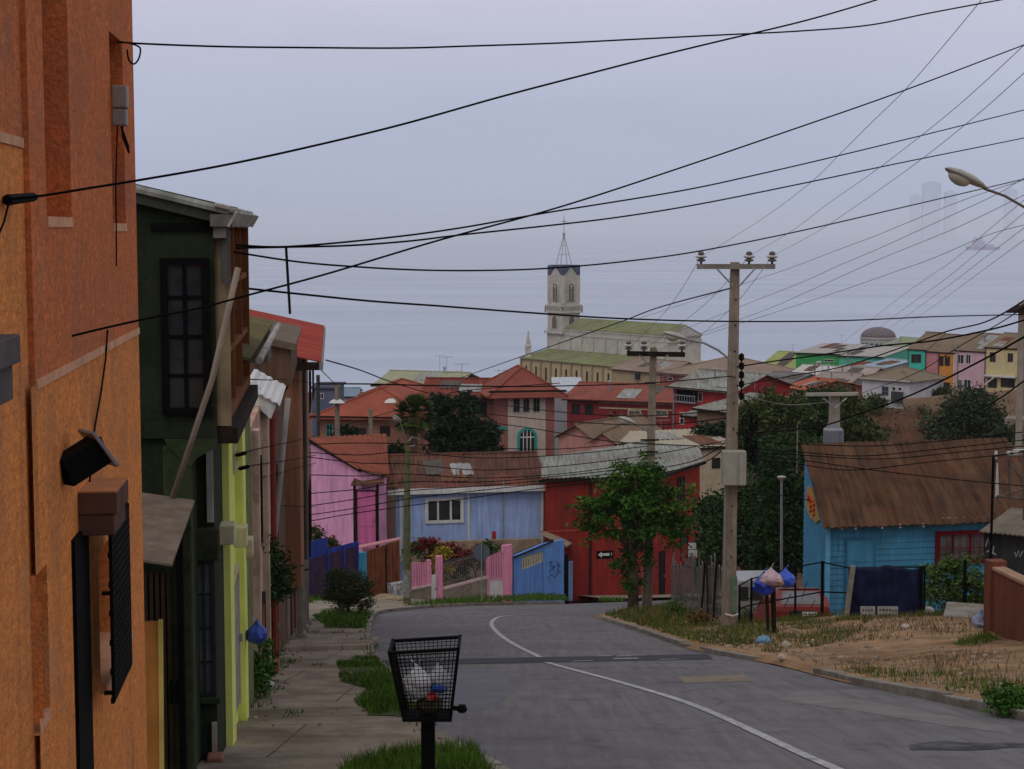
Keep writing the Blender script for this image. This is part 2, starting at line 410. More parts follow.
mr = N.new('ShaderNodeMapRange'); mr.inputs['From Min'].default_value = .3; mr.inputs['From Max'].default_value = .7; mr.inputs['To Min'].default_value = 9.2; mr.inputs['To Max'].default_value = 10.4
L.new(cn.outputs['Fac'], mr.inputs['Value'])
sc_ = N.new('ShaderNodeVectorMath'); sc_.operation = 'SCALE'; L.new(cr.outputs[0], sc_.inputs[0]); L.new(mr.outputs[0], sc_.inputs['Scale'])
mx = N.new('ShaderNodeMix'); mx.data_type = 'RGBA'; mx.inputs['Factor'].default_value = .9
L.new(sky.outputs[0], mx.inputs['A']); L.new(sc_.outputs[0], mx.inputs['B']); L.new(mx.outputs['Result'], bg.inputs['Color'])
vs = scene.view_settings; vs.view_transform = 'Standard'; vs.look = 'None'; vs.exposure = 0; vs.gamma = 1; vs.use_curve_mapping = False
scene.cycles.use_denoising = True; scene.cycles.max_bounces = 5; scene.cycles.diffuse_bounces = 3; scene.cycles.volume_bounces = 1
scene.cycles.transparent_max_bounces = 6; scene.cycles.caustics_reflective = False; scene.cycles.caustics_refractive = False
scene.cycles.sample_clamp_indirect = 4

# ================================================================== GROUND, ROAD, SEA
KL = [(a.y, a.x) for a in (gp(481, 765), gp(431, 736), gp(405, 706), gp(390, 677), gp(376, 660), gp(370, 636), gp(374, 618))]
KR = [(a.y, a.x) for a in (gp(1010, 718), gp(960, 706), gp(840, 682), gp(775, 665), gp(690, 650), gp(640, 632), gp(621, 626))]
def xl(y): return interp(KL, y)
def xr(y): return interp(KR, y)
def bank(t, y):
    if t < 0: return .01 + .11 * (t + .17) / .17
    return .12 + .42 * smooth((t - .3) / 5.5) * smooth((y - 16) / 20) + .06 * noise.noise(Vector((t * .6, y * .5, 0))) * smooth(t / 1.5) - .75 * smooth((y - 44.7) / 1.6) * smooth((t - 2.6) / 1.2)
def terrain(x, y):
    if y < 90: z = G(y)
    else: z = G(90) - .05 * (y - 90)
    if y > 330: z = G(90) - .05 * 240 - .22 * (y - 330)
    z -= .6 * (1 - smooth((y - 88) / 10))
    # the hill with the coloured houses
    hill = smooth((x - 24 - .12 * (y - 160)) / 8.0) * smooth((y - 158) / 11.0) * (1 - smooth((y - 192) / 40))
    z = lerp(z, -18.3 - .012 * (y - 170), hill)
    # the hollow of trees in front of it
    hol = smooth((x - 14) / 8) * smooth((y - 66) / 18) * (1 - smooth((y - 150) / 12))
    z -= 1.5 * hol
    if y > 90: z += .5 * noise.noise(Vector((x * .08, y * .08, 3)))
    z += (1.3 * noise.noise(Vector((x * .35, y * .35, 8))) + .7 * noise.noise(Vector((x * .9, y * .9, 2)))) * hill * (1 - hill) * 4
    return max(z, -101)
def axis(segs):
    out = []
    for (a, b, s) in segs:
        n = max(1, int(round((b - a) / s))); out += [a + (b - a) * i / n for i in range(n)]
    return out + [segs[-1][1]]
xs = axis([(-600, -80, 20), (-80, -20, 4), (-20, 70, 1.5), (70, 110, 4), (110, 600, 20)])
ys = axis([(-30, 60, 3), (60, 150, 2), (150, 182, 1), (182, 260, 3), (260, 660, 8)])
gm = MB(); nx = len(xs)
for y in ys:
    for x in xs: gm.v.append(Vector((x, y, terrain(x, y))))
for j in range(len(ys) - 1):
    for i in range(nx - 1): gm.f.append([j * nx + i, j * nx + i + 1, (j + 1) * nx + i + 1, (j + 1) * nx + i])
EARTH = mat('earth', (.115, .052, .032), var=.5, sc=.6, bump=.8, bsc=2, dirt=(.06, .055, .03), dsc=.35)
tag(gm.build('ground', EARTH, smooth=True), kind='structure')

# sea to the horizon
m = bpy.data.materials.new('sea_water'); m.use_nodes = True; nt = m.node_tree; N = nt.nodes; L = nt.links
b = N['Principled BSDF']; b.inputs['Base Color'].default_value = (.33, .40, .53, 1); b.inputs['Roughness'].default_value = .22
tc = N.new('ShaderNodeTexCoord'); mp = N.new('ShaderNodeMapping'); mp.inputs['Scale'].default_value = (.0016, .006, 1); L.new(tc.outputs['Object'], mp.inputs[0])
n1 = N.new('ShaderNodeTexNoise'); n1.inputs['Scale'].default_value = 1; n1.inputs['Detail'].default_value = 5; L.new(mp.outputs[0], n1.inputs['Vector'])
mr = N.new('ShaderNodeMapRange'); mr.inputs['From Min'].default_value = .35; mr.inputs['From Max'].default_value = .65; mr.inputs['To Min'].default_value = .25; mr.inputs['To Max'].default_value = .42
L.new(n1.outputs[0], mr.inputs['Value']); L.new(mr.outputs[0], b.inputs['Roughness'])
mp2 = N.new('ShaderNodeMapping'); mp2.inputs['Scale'].default_value = (.05, .11, 1); L.new(tc.outputs['Object'], mp2.inputs[0])
n2 = N.new('ShaderNodeTexNoise'); n2.inputs['Scale'].default_value = 1; n2.inputs['Detail'].default_value = 4; L.new(mp2.outputs[0], n2.inputs['Vector'])
bp = N.new('ShaderNodeBump'); bp.inputs['Strength'].default_value = .22; bp.inputs['Distance'].default_value = 1.0; L.new(n2.outputs[0], bp.inputs['Height']); L.new(bp.outputs[0], b.inputs['Normal'])
SEAZ = -97.0
tag(MB().face((-16000, 560, SEAZ), (16000, 560, SEAZ), (16000, 24000, SEAZ), (-16000, 24000, SEAZ)).build('sea', m), kind='structure')

# road: one sheet on the street plane
left = [gp(374, 618), gp(377, 615), gp(387, 612.5), gp(405, 610.5), gp(430, 608), gp(470, 606), gp(520, 604.8), gp(565, 604)]
far_l = [Vector((9.5, 84, 0)), Vector((24, 93, 0))]
rin = [Vector((3.3, 58, 0)), Vector((3.8, 62, 0)), Vector((5.2, 65.5, 0)), Vector((8.0, 69, 0)), Vector((14, 74, 0)), Vector((26, 83, 0))]
out = [Vector((xl(y), y, 0)) for y in (1, 6, 11, 14, 16.5, 19, 22, 25, 28, 31, 34, 39, 44, 50, 56)] + left + far_l + rin[::-1] + [Vector((xr(y), y, 0)) for y in (55, 50, 46, 42, 38, 35, 32, 30, 27, 24, 21, 16, 10, 1)]
ROAD = mat('worn_asphalt', (.158, .150, .160), var=.11, sc=.9, speck=.16, streak=.22, sdir='y', rough=.9, bump=.25, bsc=30, dirt=(.115, .115, .13), dsc=.22)
nt = ROAD.node_tree; N = nt.nodes; L = nt.links; b = N['Principled BSDF']
lk = b.inputs['Base Color'].links[0].from_socket                        # hairline cracks and tar lines
tc = N.new('ShaderNodeTexCoord'); vo = N.new('ShaderNodeTexVoronoi'); vo.feature = 'DISTANCE_TO_EDGE'; vo.inputs['Scale'].default_value = .32
nz = N.new('ShaderNodeTexNoise'); nz.inputs['Scale'].default_value = 1.3; L.new(tc.outputs['Object'], nz.inputs['Vector'])
ad = N.new('ShaderNodeMix'); ad.data_type = 'RGBA'; ad.inputs['Factor'].default_value = .25; L.new(tc.outputs['Object'], ad.inputs['A']); L.new(nz.outputs['Color'], ad.inputs['B'])
L.new(ad.outputs['Result'], vo.inputs['Vector'])
m1 = N.new('ShaderNodeMapRange'); m1.inputs['From Max'].default_value = .012; m1.inputs['To Min'].default_value = .6; m1.inputs['To Max'].default_value = 0; L.new(vo.outputs['Distance'], m1.inputs['Value'])
n5 = N.new('ShaderNodeTexNoise'); n5.inputs['Scale'].default_value = .25; L.new(tc.outputs['Object'], n5.inputs['Vector'])
m2 = N.new('ShaderNodeMapRange'); m2.inputs['From Min'].default_value = .45; m2.inputs['From Max'].default_value = .6; L.new(n5.outputs[0], m2.inputs['Value'])
mm = N.new('ShaderNodeMath'); mm.operation = 'MULTIPLY'; L.new(m1.outputs[0], mm.inputs[0]); L.new(m2.outputs[0], mm.inputs[1])
mx = N.new('ShaderNodeMix'); mx.data_type = 'RGBA'; mx.inputs['B'].default_value = (.05, .05, .055, 1); L.new(mm.outputs[0], mx.inputs['Factor']); L.new(lk, mx.inputs['A']); L.new(mx.outputs['Result'], b.inputs['Base Color'])
layer(ROAD, (.075, .072, .078), (.9, .9, .9), .56, .66, .55); layer(ROAD, (.21, .195, .18), (.4, .2, .2), .55, .72, .3); layer(ROAD, (.05, .048, .05), (3.5, 3.5, 3.5), .66, .70, .7)
def flat(pts, dz): return [Vector((p.x, p.y, G(p.y) + dz)) for p in pts]
tag(MB().face(*flat(out, 0)).build('road', ROAD), kind='structure')

def ribbon(pts, wd, dz):
    m = MB(); n = len(pts); e = []
    for i in range(n):
        t = pts[min(i + 1, n - 1)] - pts[max(i - 1, 0)]; t.z = 0; t.normalize(); s = Vector((t.y, -t.x, 0)) * wd / 2
        e.append((flat([pts[i] - s], dz)[0], flat([pts[i] + s], dz)[0]))
    for i in range(n - 1): m.face(e[i][0], e[i][1], e[i + 1][1], e[i + 1][0])
    return m
def densify(pts, k=6):
    o = []
    for i in range(len(pts) - 1):
        p0 = pts[max(i - 1, 0)]; p1 = pts[i]; p2 = pts[i + 1]; p3 = pts[min(i + 2, len(pts) - 1)]
        for j in range(k):
            t = j / k
            o.append(.5 * ((2 * p1) + (p2 - p0) * t + (2 * p0 - 5 * p1 + 4 * p2 - p3) * t * t + (3 * p1 - p0 - 3 * p2 + p3) * t ** 3))
    return o + [pts[-1]]
cl = densify([gp(930, 800), gp(835, 769), gp(700, 708), gp(625, 684), gp(548, 663), gp(541, 658), gp(515, 645), gp(500, 635), gp(492, 626), gp(493, 620.5), gp(500, 617), gp(515, 615.3), gp(545, 613.6)])
LINE = mat('road_paint', (.40, .40, .41), var=.35, sc=9, speck=.2, dirt=(.2, .2, .2), dsc=4.0, bump=.1)
tag(ribbon(cl, .13, .010).build('centre_line', LINE), kind='structure')
# speed hump: dark tar strip with faded arrow marks
TAR = mat('tar_strip', (.055, .053, .066), var=.2, sc=2, rough=.9)
hump = MB(); yh = 35.0
xa, xb = xl(yh) + .15, xr(yh) - .2
for i in range(8):
    for (a, bq) in ((0, 1),):
        pass
prof = [(-.85, .006), (-.5, .035), (0, .05), (.5, .035), (.85, .006)]
ya, yb = gp(440, 663.5).y, gp(690, 657).y
def hp(s, v): 
    y = lerp(ya, yb, s) + v[0]; return Vector((lerp(xa, xb, s), y, G(y) + v[1]))
for i in range(len(prof) - 1):
    hump.face(hp(0, prof[i]), hp(1, prof[i]), hp(1, prof[i + 1]), hp(0, prof[i + 1]))
tag(hump.build('speed_hump', TAR), kind='structure')
ch = MB()
for (x0, x1) in ((.56, .64), (.85, .77)):
    pass
def hs(s, yo): 
    y = lerp(ya, yb, s) + yo; 
    dz = .007 + interp([(a_, b_) for (a_, b_) in prof], yo)
    return Vector((lerp(xa, xb, s), y, G(y) + dz))
ch.face(hs(.58, -.8), hs(.64, -.8), hs(.71, .55), hs(.66, .55)); ch.face(hs(.84, -.8), hs(.90, -.8), hs(.81, .55), hs(.76, .55))
ch.face(hs(.66, .56), hs(.80, .56), hs(.79, .75), hs(.67, .75)); ch.face(hs(.70, -.6), hs(.78, -.6), hs(.76, .2), hs(.72, .2))
tag(ch.build('hump_arrow_marking', mat('faded_paint', (.36, .36, .37), var=.3, sc=6, dirt=(.2, .2, .21), dsc=3)), kind='structure')
def patch(pts, dz=.005):
    q = [gp(*p) for p in pts]; o = []
    for i in range(len(q)):
        a, b_ = q[i], q[(i + 1) % len(q)]; n = max(2, int((b_ - a).length / .22))
        for k in range(n):
            p = lerp(a, b_, k / n); o.append(p + Vector((noise.noise(p * 3.1), noise.noise(p * 3.1 + Vector((5, 0, 0))) * 1.6, 0)) * .11)
    return MB().face(*flat(o, dz))
tag(patch([(672, 677), (745, 675), (752, 681), (690, 683)]).build('asphalt_patch', mat('sandy_patch', (.20, .165, .12), var=.25, sc=3)), kind='structure')
TARM = mat('tar_seam', (.045, .045, .05), var=.4, sc=8, dirt=(.13, .13, .14), dsc=3)
tag(patch([(905, 745), (940, 741), (985, 743), (1024, 743), (1030, 747), (960, 752), (915, 750)]).build('road_tar_patch', TARM), kind='structure')
tag(patch([(433, 671), (500, 668), (520, 690), (480, 712), (440, 700)], .003).build('asphalt_patch', mat('blue_asphalt', (.135, .135, .16), var=.15, sc=1.5)), kind='structure')
tag(patch([(780, 700), (1010, 735), (1015, 728), (800, 690)], .003).build('asphalt_patch', mat('pale_asphalt', (.17, .16, .16), var=.2, sc=2)), kind='structure')

# left pavement, kept a kerb height above the road
PAVE = mat('pavement_concrete', (.27, .225, .18), speck=.15, var=.28, sc=1.2, rough=.9, bump=.3, bsc=14, dirt=(.12, .085, .06), dsc=.55, joint=(2.3, 3.1, .014, (.09, .07, .05), (0, 1)))
KERB = mat('kerb_stone', (.23, .205, .175), var=.3, sc=3, bump=.35, bsc=15, dirt=(.11, .09, .07), dsc=1)
pv = MB(); yy = [1 + i * 1.5 for i in range(42)]
def side_lift(y): return .13 + .02 * noise.noise(Vector((0, y * .4, 0)))
for i in range(len(yy) - 1):
    a, c = yy[i], yy[i + 1]
    if a > 60: break
    K = 5
    for k in range(K):
        q = []
        for (y, s) in ((a, k / K), (a, (k + 1) / K), (c, (k + 1) / K), (c, k / K)):
            x = lerp(wallx(y) - 2.2, xl(y) - .16, s); q.append(Vector((x, y, G(y) + side_lift(y))))
        pv.face(*q)
tag(pv.build('pavement', PAVE, smooth=True), kind='structure')
def kerb(pts, name, wd=.16, h=.13, side=-1, skip=None, seed=3):
    m = MB(); rng = random.Random(seed)
    for i in range(len(pts) - 1):
        a, c = pts[i], pts[i + 1]; ln = (c - a).length; n = max(1, int(ln / .9))
        for k in range(n):
            p = lerp(a, c, k / n); q = lerp(a, c, (k + 1) / n); t = (q - p); t.z = 0; t.normalize(); s = Vector((t.y, -t.x, 0)) * side
            if skip and skip((p + q) / 2): continue
            p = p + t * .012; q = q - t * .012; hh = h + rng.uniform(-.025, .012); o = s * rng.uniform(-.015, .015)
            P = [p + o, q + o, q + o + s * wd, p + o + s * wd]
            m.hexa(flat(P, -.2) + [v + (Vector((0, 0, 0))) for v in flat(P, hh)])
    return tag(m.build(name, KERB, bevel=.015), kind='structure')
kerb([Vector((xl(y), y, 0)) for y in (2, 6, 10, 14, 18, 22, 26, 30, 34, 39, 44, 50, 56)] + left, 'left_kerb')
kerb([Vector((xr(y), y, 0)) for y in (3, 8, 14, 19, 23, 26, 28.6)], 'right_kerb', wd=.2, side=1)
kerb([Vector((xr(y), y, 0)) for y in (32.4, 35, 38, 42, 46, 50, 55)] + rin[:4], 'right_kerb', wd=.18, h=.11, side=1)
# a worn step across the pavement
st = MB(); y0 = 33.5; P = [Vector((wallx(y0) + .1, y0 - .05, 0)), Vector((xl(y0) - .2, y0 + .6, 0)), Vector((xl(y0) - .4, y0 + 6, 0)), Vector((wallx(y0 + 6) + .1, y0 + 6, 0))]
st.hexa(flat(P, .05) + flat(P[:2], .24) + flat(P[2:], .15))
tag(st.build('pavement_step', PAVE, bevel=.02), kind='structure')

layer(PAVE, (.12, .09, .065), (.9, .45, 1), .5, .64, .6); layer(PAVE, (.33, .29, .25), (1.2, 1.2, 1), .58, .7, .5)
# far pavement round the bend
fp = MB(); row = left + [Vector((5, 80, 0))]
FARW = [at(285, 613, 58), at(300, 601, 70), at(330, 597, 73), at(359, 594, 76.5), at(400, 598, 78.5), at(440, 600.5, 80), at(512, 603, 82.5), at(570, 602.5, 84.5), at(605, 601, 86.5)]
for i in range(len(row) - 1):
    fp.face(*flat(row[i:i + 2], .12), FARW[i + 1], FARW[i])
tag(fp.build('far_pavement', mat('far_pavement_concrete', (.25, .21, .165), var=.25, sc=.8, dirt=(.13, .11, .07), dsc=.5)), kind='structure')
g2 = [Vector((4.5, 79, 0)), Vector((9.8, 84.4, 0)), Vector((24, 93.4, 0)), Vector((24, 99, 0)), Vector((3, 90, 0))]
tag(MB().face(*flat(g2, .13)).build('far_pavement', MATS['far_pavement_concrete']), kind='structure')

# right bank: dirt and dry grass
DIRT = mat('bank_dirt', (.285, .178, .10), var=.38, sc=1.3, rough=.95, bump=1.0, bsc=4, dirt=(.14, .08, .04), dsc=.55, speck=.25)
bk = MB(); T = [-.165, 0.0, .2, .5, 1, 1.6, 2.4, 3.3, 4.4, 5.6, 7, 9, 12, 16, 22, 30]; YN = 62
def bank_pt(j, t):
    ye = 57.5 + 8 * smooth(t / 5) + max(0, (t - 5)) * .45; y = lerp(3, ye, j / YN)
    x = (xr(y) if y < 56 else xr(56)) + .17 + t
    return Vector((x, y, G(y) + bank(t, y)))
for j in range(YN + 1):
    for t in T: bk.v.append(bank_pt(j, t))
for j in range(YN):
    for i in range(len(T) - 1): bk.f.append([j * len(T) + i, j * len(T) + i + 1, (j + 1) * len(T) + i + 1, (j + 1) * len(T) + i])
tag(bk.build('dirt_bank', DIRT, smooth=True), kind='structure')
def bz(x, y): return G(y) + bank(max(0, x - xr(min(y, 56)) - .17), y)
def bgp(px, py):
    p = gp(px, py)
    for _ in range(8): p = gp(px, py, bz(p.x, p.y) - G(p.y))
    return Vector((p.x, p.y, bz(p.x, p.y)))
# ================================================================== LEFT ROW OF HOUSES
def FL(y0, y1, off=0.0): return Fac((wallx(y0) + off, y0), (wallx(y1) + off, y1))
def holes_wall(m, F, u0, u1, z0, z1, holes, w=0.0, depth=.18, th=.3):
    us = sorted({u0, u1, *[h[0] for h in holes], *[h[1] for h in holes]}); zs = sorted({z0, z1, *[h[2] for h in holes], *[h[3] for h in holes]})
    for i in range(len(us) - 1):
        for j in range(len(zs) - 1):
            cu, cz = (us[i] + us[i + 1]) / 2, (zs[j] + zs[j + 1]) / 2
            if any(h[0] < cu < h[1] and h[2] < cz < h[3] for h in holes): continue
            a, b, c, d = us[i], us[i + 1], zs[j], zs[j + 1]
            m.face(F.p(a, w, c), F.p(b, w, c), F.p(b, w, d), F.p(a, w, d))
    for (a, b, c, d) in holes:
        k = w - depth; P = F.p
        m.face(P(a, w, c), P(a, w, d), P(a, k, d), P(a, k, c)); m.face(P(b, w, c), P(b, k, c), P(b, k, d), P(b, w, d))
        m.face(P(a, w, c), P(a, k, c), P(b, k, c), P(b, w, c)); m.face(P(a, w, d), P(b, w, d), P(b, k, d), P(a, k, d))
        m.face(P(a, k, c), P(b, k, c), P(b, k, d), P(a, k, d))
    m.face(F.p(u1, w, z0), F.p(u1, w - th, z0), F.p(u1, w - th, z1), F.p(u1, w, z1))
    m.face(F.p(u0, w, z0), F.p(u0, w, z1), F.p(u0, w - th, z1), F.p(u0, w - th, z0))
    return m
ORL = mat('orange_stucco', (.74, .27, .075), var=.2, sc=20, rough=.95, bump=.45, bsc=60, streak=.08, dirt=(.52, .22, .085), dsc=2.2, speck=.15)
ORU = mat('red_ochre_stucco', (.58, .175, .062), var=.22, sc=20, rough=.95, bump=.45, bsc=60, streak=.10, dirt=(.40, .15, .08), dsc=2.2, speck=.15)
for m_ in (ORL, ORU):
    layer(m_, (.30, .10, .04), (38, 11, 38), .50, .64, .34, 2); layer(m_, (.85, .42, .20), (34, 10, 34), .58, .70, .22, 2)
    layer(m_, (.26, .10, .045), (2.2, 2.2, .22), .54, .68, .55); layer(m_, (.55, .30, .16), (1.6, 1.6, 1.2), .60, .72, .5); layer(m_, (.20, .075, .04), (5, 5, 5), .64, .74, .5)
TRIM = mat('pale_plaster_line', (.60, .33, .20), var=.2, sc=8)
F = FL(2.2, 9.8); LO = F.uv(137, 250)[0]
u33 = F.uv(33, 300)[0]; zt = F.uv(100, 351)[1]; ztl = F.uv(20, 141)[1]
ob = thing('orange_building', 'rough orange stucco corner building with slit recesses at the left edge', 'building', F.p(LO / 2, 0, G(6)))
def hole(x0, y0, x1, y1):
    a, zb = F.uv(x0, y1); b, _ = F.uv(x1, y1); _, zt_ = F.uv((x0 + x1) / 2, y0); return (a, b, zb, zt_)
h1 = hole(47, -200, 72, 224); h2 = hole(113, 40, 126, 229)
h3 = hole(40, 565, 51, 733); h4 = hole(-90, 398, 6, 566); h5 = hole(101, 530, 129, 690); h6 = hole(78, 532, 92, 830); h6 = (h6[0], h6[1], -4.0, h6[3]); zt2_ = F.uv(78, 532)[1]
holes_wall(MB(), F, u33, LO, zt, 3.6, [h1, h2]).build('upper_wall', ORU, ob)
holes_wall(MB(), F, u33, LO, G(10) - .6, zt, [h3, h5]).build('lower_wall', ORL, ob)
wl = h4[0]; h4 = (max(.1, h4[0]), h4[1], h4[2], h4[3])
holes_wall(MB(), F, 0, u33 - .002, ztl, 3.6, [], w=-.022).build('upper_wall', ORU, ob)
holes_wall(MB(), F, 0, u33 - .002, G(8) - .6, ztl, [h4], w=-.022, depth=.25).build('lower_wall', ORL, ob)
MB().box(F, u33 + .01, LO - .002, -.02, .007, zt - .018, zt + .018).build('trim_line', TRIM, ob)
MB().box(F, 0, u33 - .03, -.04, -.013, ztl - .018, ztl + .018).build('trim_line', TRIM, ob)
MB().box(F, h4[0] + .02, h4[1] - .02, -.26, -.24, h4[2] + .03, h4[3] - .02).build('window', GLASS, ob)
for h in (h1, h2):
    MB().box(F, h[0], h[1], -.17, .006, h[2] - .012, h[2] + .03).build('sill', TRIM, ob)
MB().box(F, h3[0], h3[1], -.17, .004, h3[2] - .01, h3[2] + .03).build('sill', TRIM, ob)
MB().box(F, h5[0] + .02, h5[1] - .02, -.17, -.15, h5[2] + .02, h5[3] - .02).build('window', mat('orange_shutter', (.30, .12, .03), streak=.2), ob)
MB().box(F, h6[0], h6[1], -.1, .016, h6[2] - 1, zt2_).build('door', BLACK, ob)
MB().box(F, h5[0], h5[1], -.16, .03, h5[2] - .02, h5[2] + .03).build('sill', TRIM, ob)
# slab hoods
HOOD = mat('grey_stone', (.10, .085, .085), var=.25, sc=5, bump=.3); HOODB = mat('brown_slab', (.10, .055, .04), var=.25, sc=4, bump=.2); HOODT = mat('ochre_slab', (.42, .19, .085), var=.2, sc=4, bump=.3)
a, z1 = F.uv(-6, 334); _, z0 = F.uv(-6, 400)
zm = lerp(z0, z1, .55)
MB().box(F, 0, a, -.02, .085, zm + .003, z1).box(F, 0, a - .01, -.02, .06, z0, zm).build('hood', HOOD, ob, bevel=.006)
a0, _ = F.uv(78, 520); b0 = a0 + .42; zt2 = F.uv(78, 493)[1]
hood = MB().box(F, a0, b0, -.02, .17, zt2 - .095, zt2).box(F, a0 + .01, b0 - .01, -.02, .155, zt2 - .19, zt2 - .097).build('hood', HOODB, ob, bevel=.006)
MB().box(F, a0 + .004, b0 - .004, 0, .167, zt2 + .001, zt2 + .008).build('slab_top', HOODT, hood)
# window grille in front of the shuttered window
GW = .12; gu0, gu1 = F.uv(113.5, 600, GW)[0], F.uv(131, 600, GW)[0]; gz0, gz1 = F.uv(113.5, 706, GW)[1], F.uv(113.5, 524, GW)[1]
g = MB()
for i in range(11):
    u = lerp(gu0, gu1, i / 10); g.box(F, u - .008, u + .008, GW - .016, GW, gz0, gz1)
for k in range(7):
    z = lerp(gz0, gz1, k / 6); g.box(F, gu0, gu1, GW - .022, GW - .006, z - .012, z + .012)
for k in (.05, .62):
    z = lerp(gz0, gz1, k)
    for u in (gu0, gu1): g.box(F, u - .01, u + .01, GW - .05, GW, z - .008, z + .008)
for i in range(22): 
    z = lerp(gz0, gz1, i / 22); g.box(F, gu0, gu1, GW - .004, GW, z, z + (gz1 - gz0) / 30)
g.build('window_grille', BLACK, ob)
# meter box and cables on the wall
a, z1 = F.uv(110, 85); b = a + .09; z0 = F.uv(110, 125)[1]
mb_ = thing('meter_box', 'small grey meter box on the orange wall beside a slit', 'meter box', F.p(a, 0, z0))
MB().box(F, a, b, .005, .078, z0, lerp(z0, z1, .42)).build('body', mat('grey_plastic', (.27, .25, .24), var=.1, rough=.5), mb_, bevel=.008)
MB().box(F, a - .006, b + .006, .005, .084, lerp(z0, z1, .43), z1).build('cover', MATS['grey_plastic'], mb_, bevel=.01)
c1 = MB(); q = F.p((a + b) / 2, .05, z0)
c1.tube([q, q + Vector((0, .02, -.06)), q + Vector((.01, .1, -.13)), q + Vector((.0, .14, -.1)), F.p(b + .06, .03, z0 + .02)], .006, 5)
c1.tube([F.p(a + .02, .03, z0), F.p(a + .02, .015, z0 - .3), F.p(a + .03, .012, z0 - .55), F.p(a + .02, .01, z0 - .72)], .004, 5)
c1.build('cable', BLACK, mb_)
# floodlight
a, z = F.uv(62, 472)
fl = thing('floodlight', 'black wall floodlight with tilted grey panel above the brown door hood', 'lamp', F.p(a, 0, z))
P0, P1 = at(57, 474, 0), None
da = F.p(a, 0, 0).y
c0 = at(62, 473, da - .01); c1_ = at(101, 448, da + .12)
ax = (c1_ - c0); up = Vector((0, 0, 1)); sd_ = ax.cross(up).normalized(); upn = sd_.cross(ax).normalized()
def boxax(m, p, q, wd, ht):
    A = (q - p); s_ = A.cross(Vector((0, 0, 1))).normalized(); n_ = s_.cross(A).normalized()
    return m.hexa([p - s_ * wd - n_ * ht, q - s_ * wd - n_ * ht, q + s_ * wd - n_ * ht, p + s_ * wd - n_ * ht, p - s_ * wd + n_ * ht, q - s_ * wd + n_ * ht, q + s_ * wd + n_ * ht, p + s_ * wd + n_ * ht])
boxax(MB(), c0, c1_, .05, .062).build('housing', BLACK, fl, bevel=.005)
PANEL = mat('grey_panel', (.24, .24, .28), var=.15, rough=.45)
p0 = at(86, 431, da + .10); p1 = at(111, 464, da + .16)
boxax(MB(), p0, p1, .09, .008).build('panel', PANEL, fl, bevel=.003)
cb = MB(); q = [F.uv(105, 330), F.uv(103, 360), F.uv(98, 395), F.uv(92, 428), F.uv(88, 470), F.uv(84, 512)]
cb.tube([F.p(u, .012, z) for (u, z) in q], .005, 5)
tag(cb.build('wall_cable', BLACK), 'thin black cable running down the orange wall to the floodlight', 'cable')

# ---- dark green house
GRN = mat('dark_green_stucco', (.019, .028, .014), var=.3, sc=2.5, bump=.5, bsc=25, streak=.3, dirt=(.03, .035, .022), dsc=1)
GRN2 = mat('mossy_green_trim', (.036, .052, .022), var=.4, sc=6, bump=.5, dirt=(.05, .05, .03), dsc=3)
yg = 13.5; off = .19
xr_ = wallx(yg) + off
E = Fac((xr_ - 3.2, yg - .336), (xr_, yg))                       # near end wall, faces uphill
S = FL(yg, 17.2, off); S0 = FL(yg, 16.2, .0)
gh = thing('green_house', 'dark green two storey house with sagging eave and bay window', 'house', S.p(1, 0, G(15)))
zf = S.uv(216, 440)[1]; ze = at(240, 214, yg).z - .1
ze = at(216, 210, yg).z
EL = E.L
w_ = MB(); w_.box(E, 0, EL, -3.6, 0, zf, ze); 
w_.prism([E.p(0, 0, ze + .002), E.p(EL, 0, ze + .002), E.p(EL, 0, ze + .06), E.p(0, 0, ze + .06 + .235 * EL)], E.p(0, -3.5, 0) - E.p(0, 0, 0))
w_.build('upper_wall', GRN, gh)
E0 = Fac((wallx(yg) - 3.2, yg - .31), (wallx(yg) - .03, yg + .02))
lw = MB(); lw.box(E0, 0, E0.L - .1, -2.9, 0, G(17) - .3, zf - .003); lw.build('lower_wall', GRN, gh)
MB().box(E0, E0.L - .22, E0.L, -.15, .03, G(14) - .4, zf - .06).build('corner_post', GRN2, gh, bevel=.02)
# curved bracket under the overhang
br = [E.p(EL - .42, .004, zf - .004), E.p(EL + .0, .004, zf - .004), E.p(EL, .004, zf - .08), E.p(EL - .07, .004, zf - .11), E.p(EL - .16, .004, zf - .16), E.p(EL - .22, .004, zf - .23), E.p(EL - .3, .004, zf - .16), E.p(EL - .38, .004, zf - .08)]
MB().prism(br, E.p(0, -.12, 0) - E.p(0, 0, 0)).build('bracket', GRN2, gh)
# roof with fascia and gutter
zr = ze + .04; ru = EL + .13; sl = .235
rf = MB(); rf.sheet(E.p(-1.2, .12, zr + .03 + sl * (EL + 1.2)), E.p(-1.2, -3.9, zr + .03 + sl * (EL + 1.2)), E.p(ru, -3.9, zr + .03 - sl * .27), E.p(ru, .12, zr + .03 - sl * .27), 22, .014)
rf = rf.build('roof', GREYROOF, gh)
fs = MB(); fs.hexa([E.p(-1.2, .09, zr - .10 + sl * (EL + 1.2)), E.p(ru - .02, .09, zr - .10 - sl * .25), E.p(ru - .02, .05, zr - .10 - sl * .25), E.p(-1.2, .05, zr - .10 + sl * (EL + 1.2)),
                    E.p(-1.2, .09, zr + .0 + sl * (EL + 1.2)), E.p(ru - .02, .09, zr - sl * .25), E.p(ru - .02, .05, zr - sl * .25), E.p(-1.2, .05, zr + sl * (EL + 1.2))])
fs.build('fascia', mat('grey_green_board', (.05, .055, .042), var=.3, sc=4, dirt=(.06, .06, .05), dsc=3), gh)
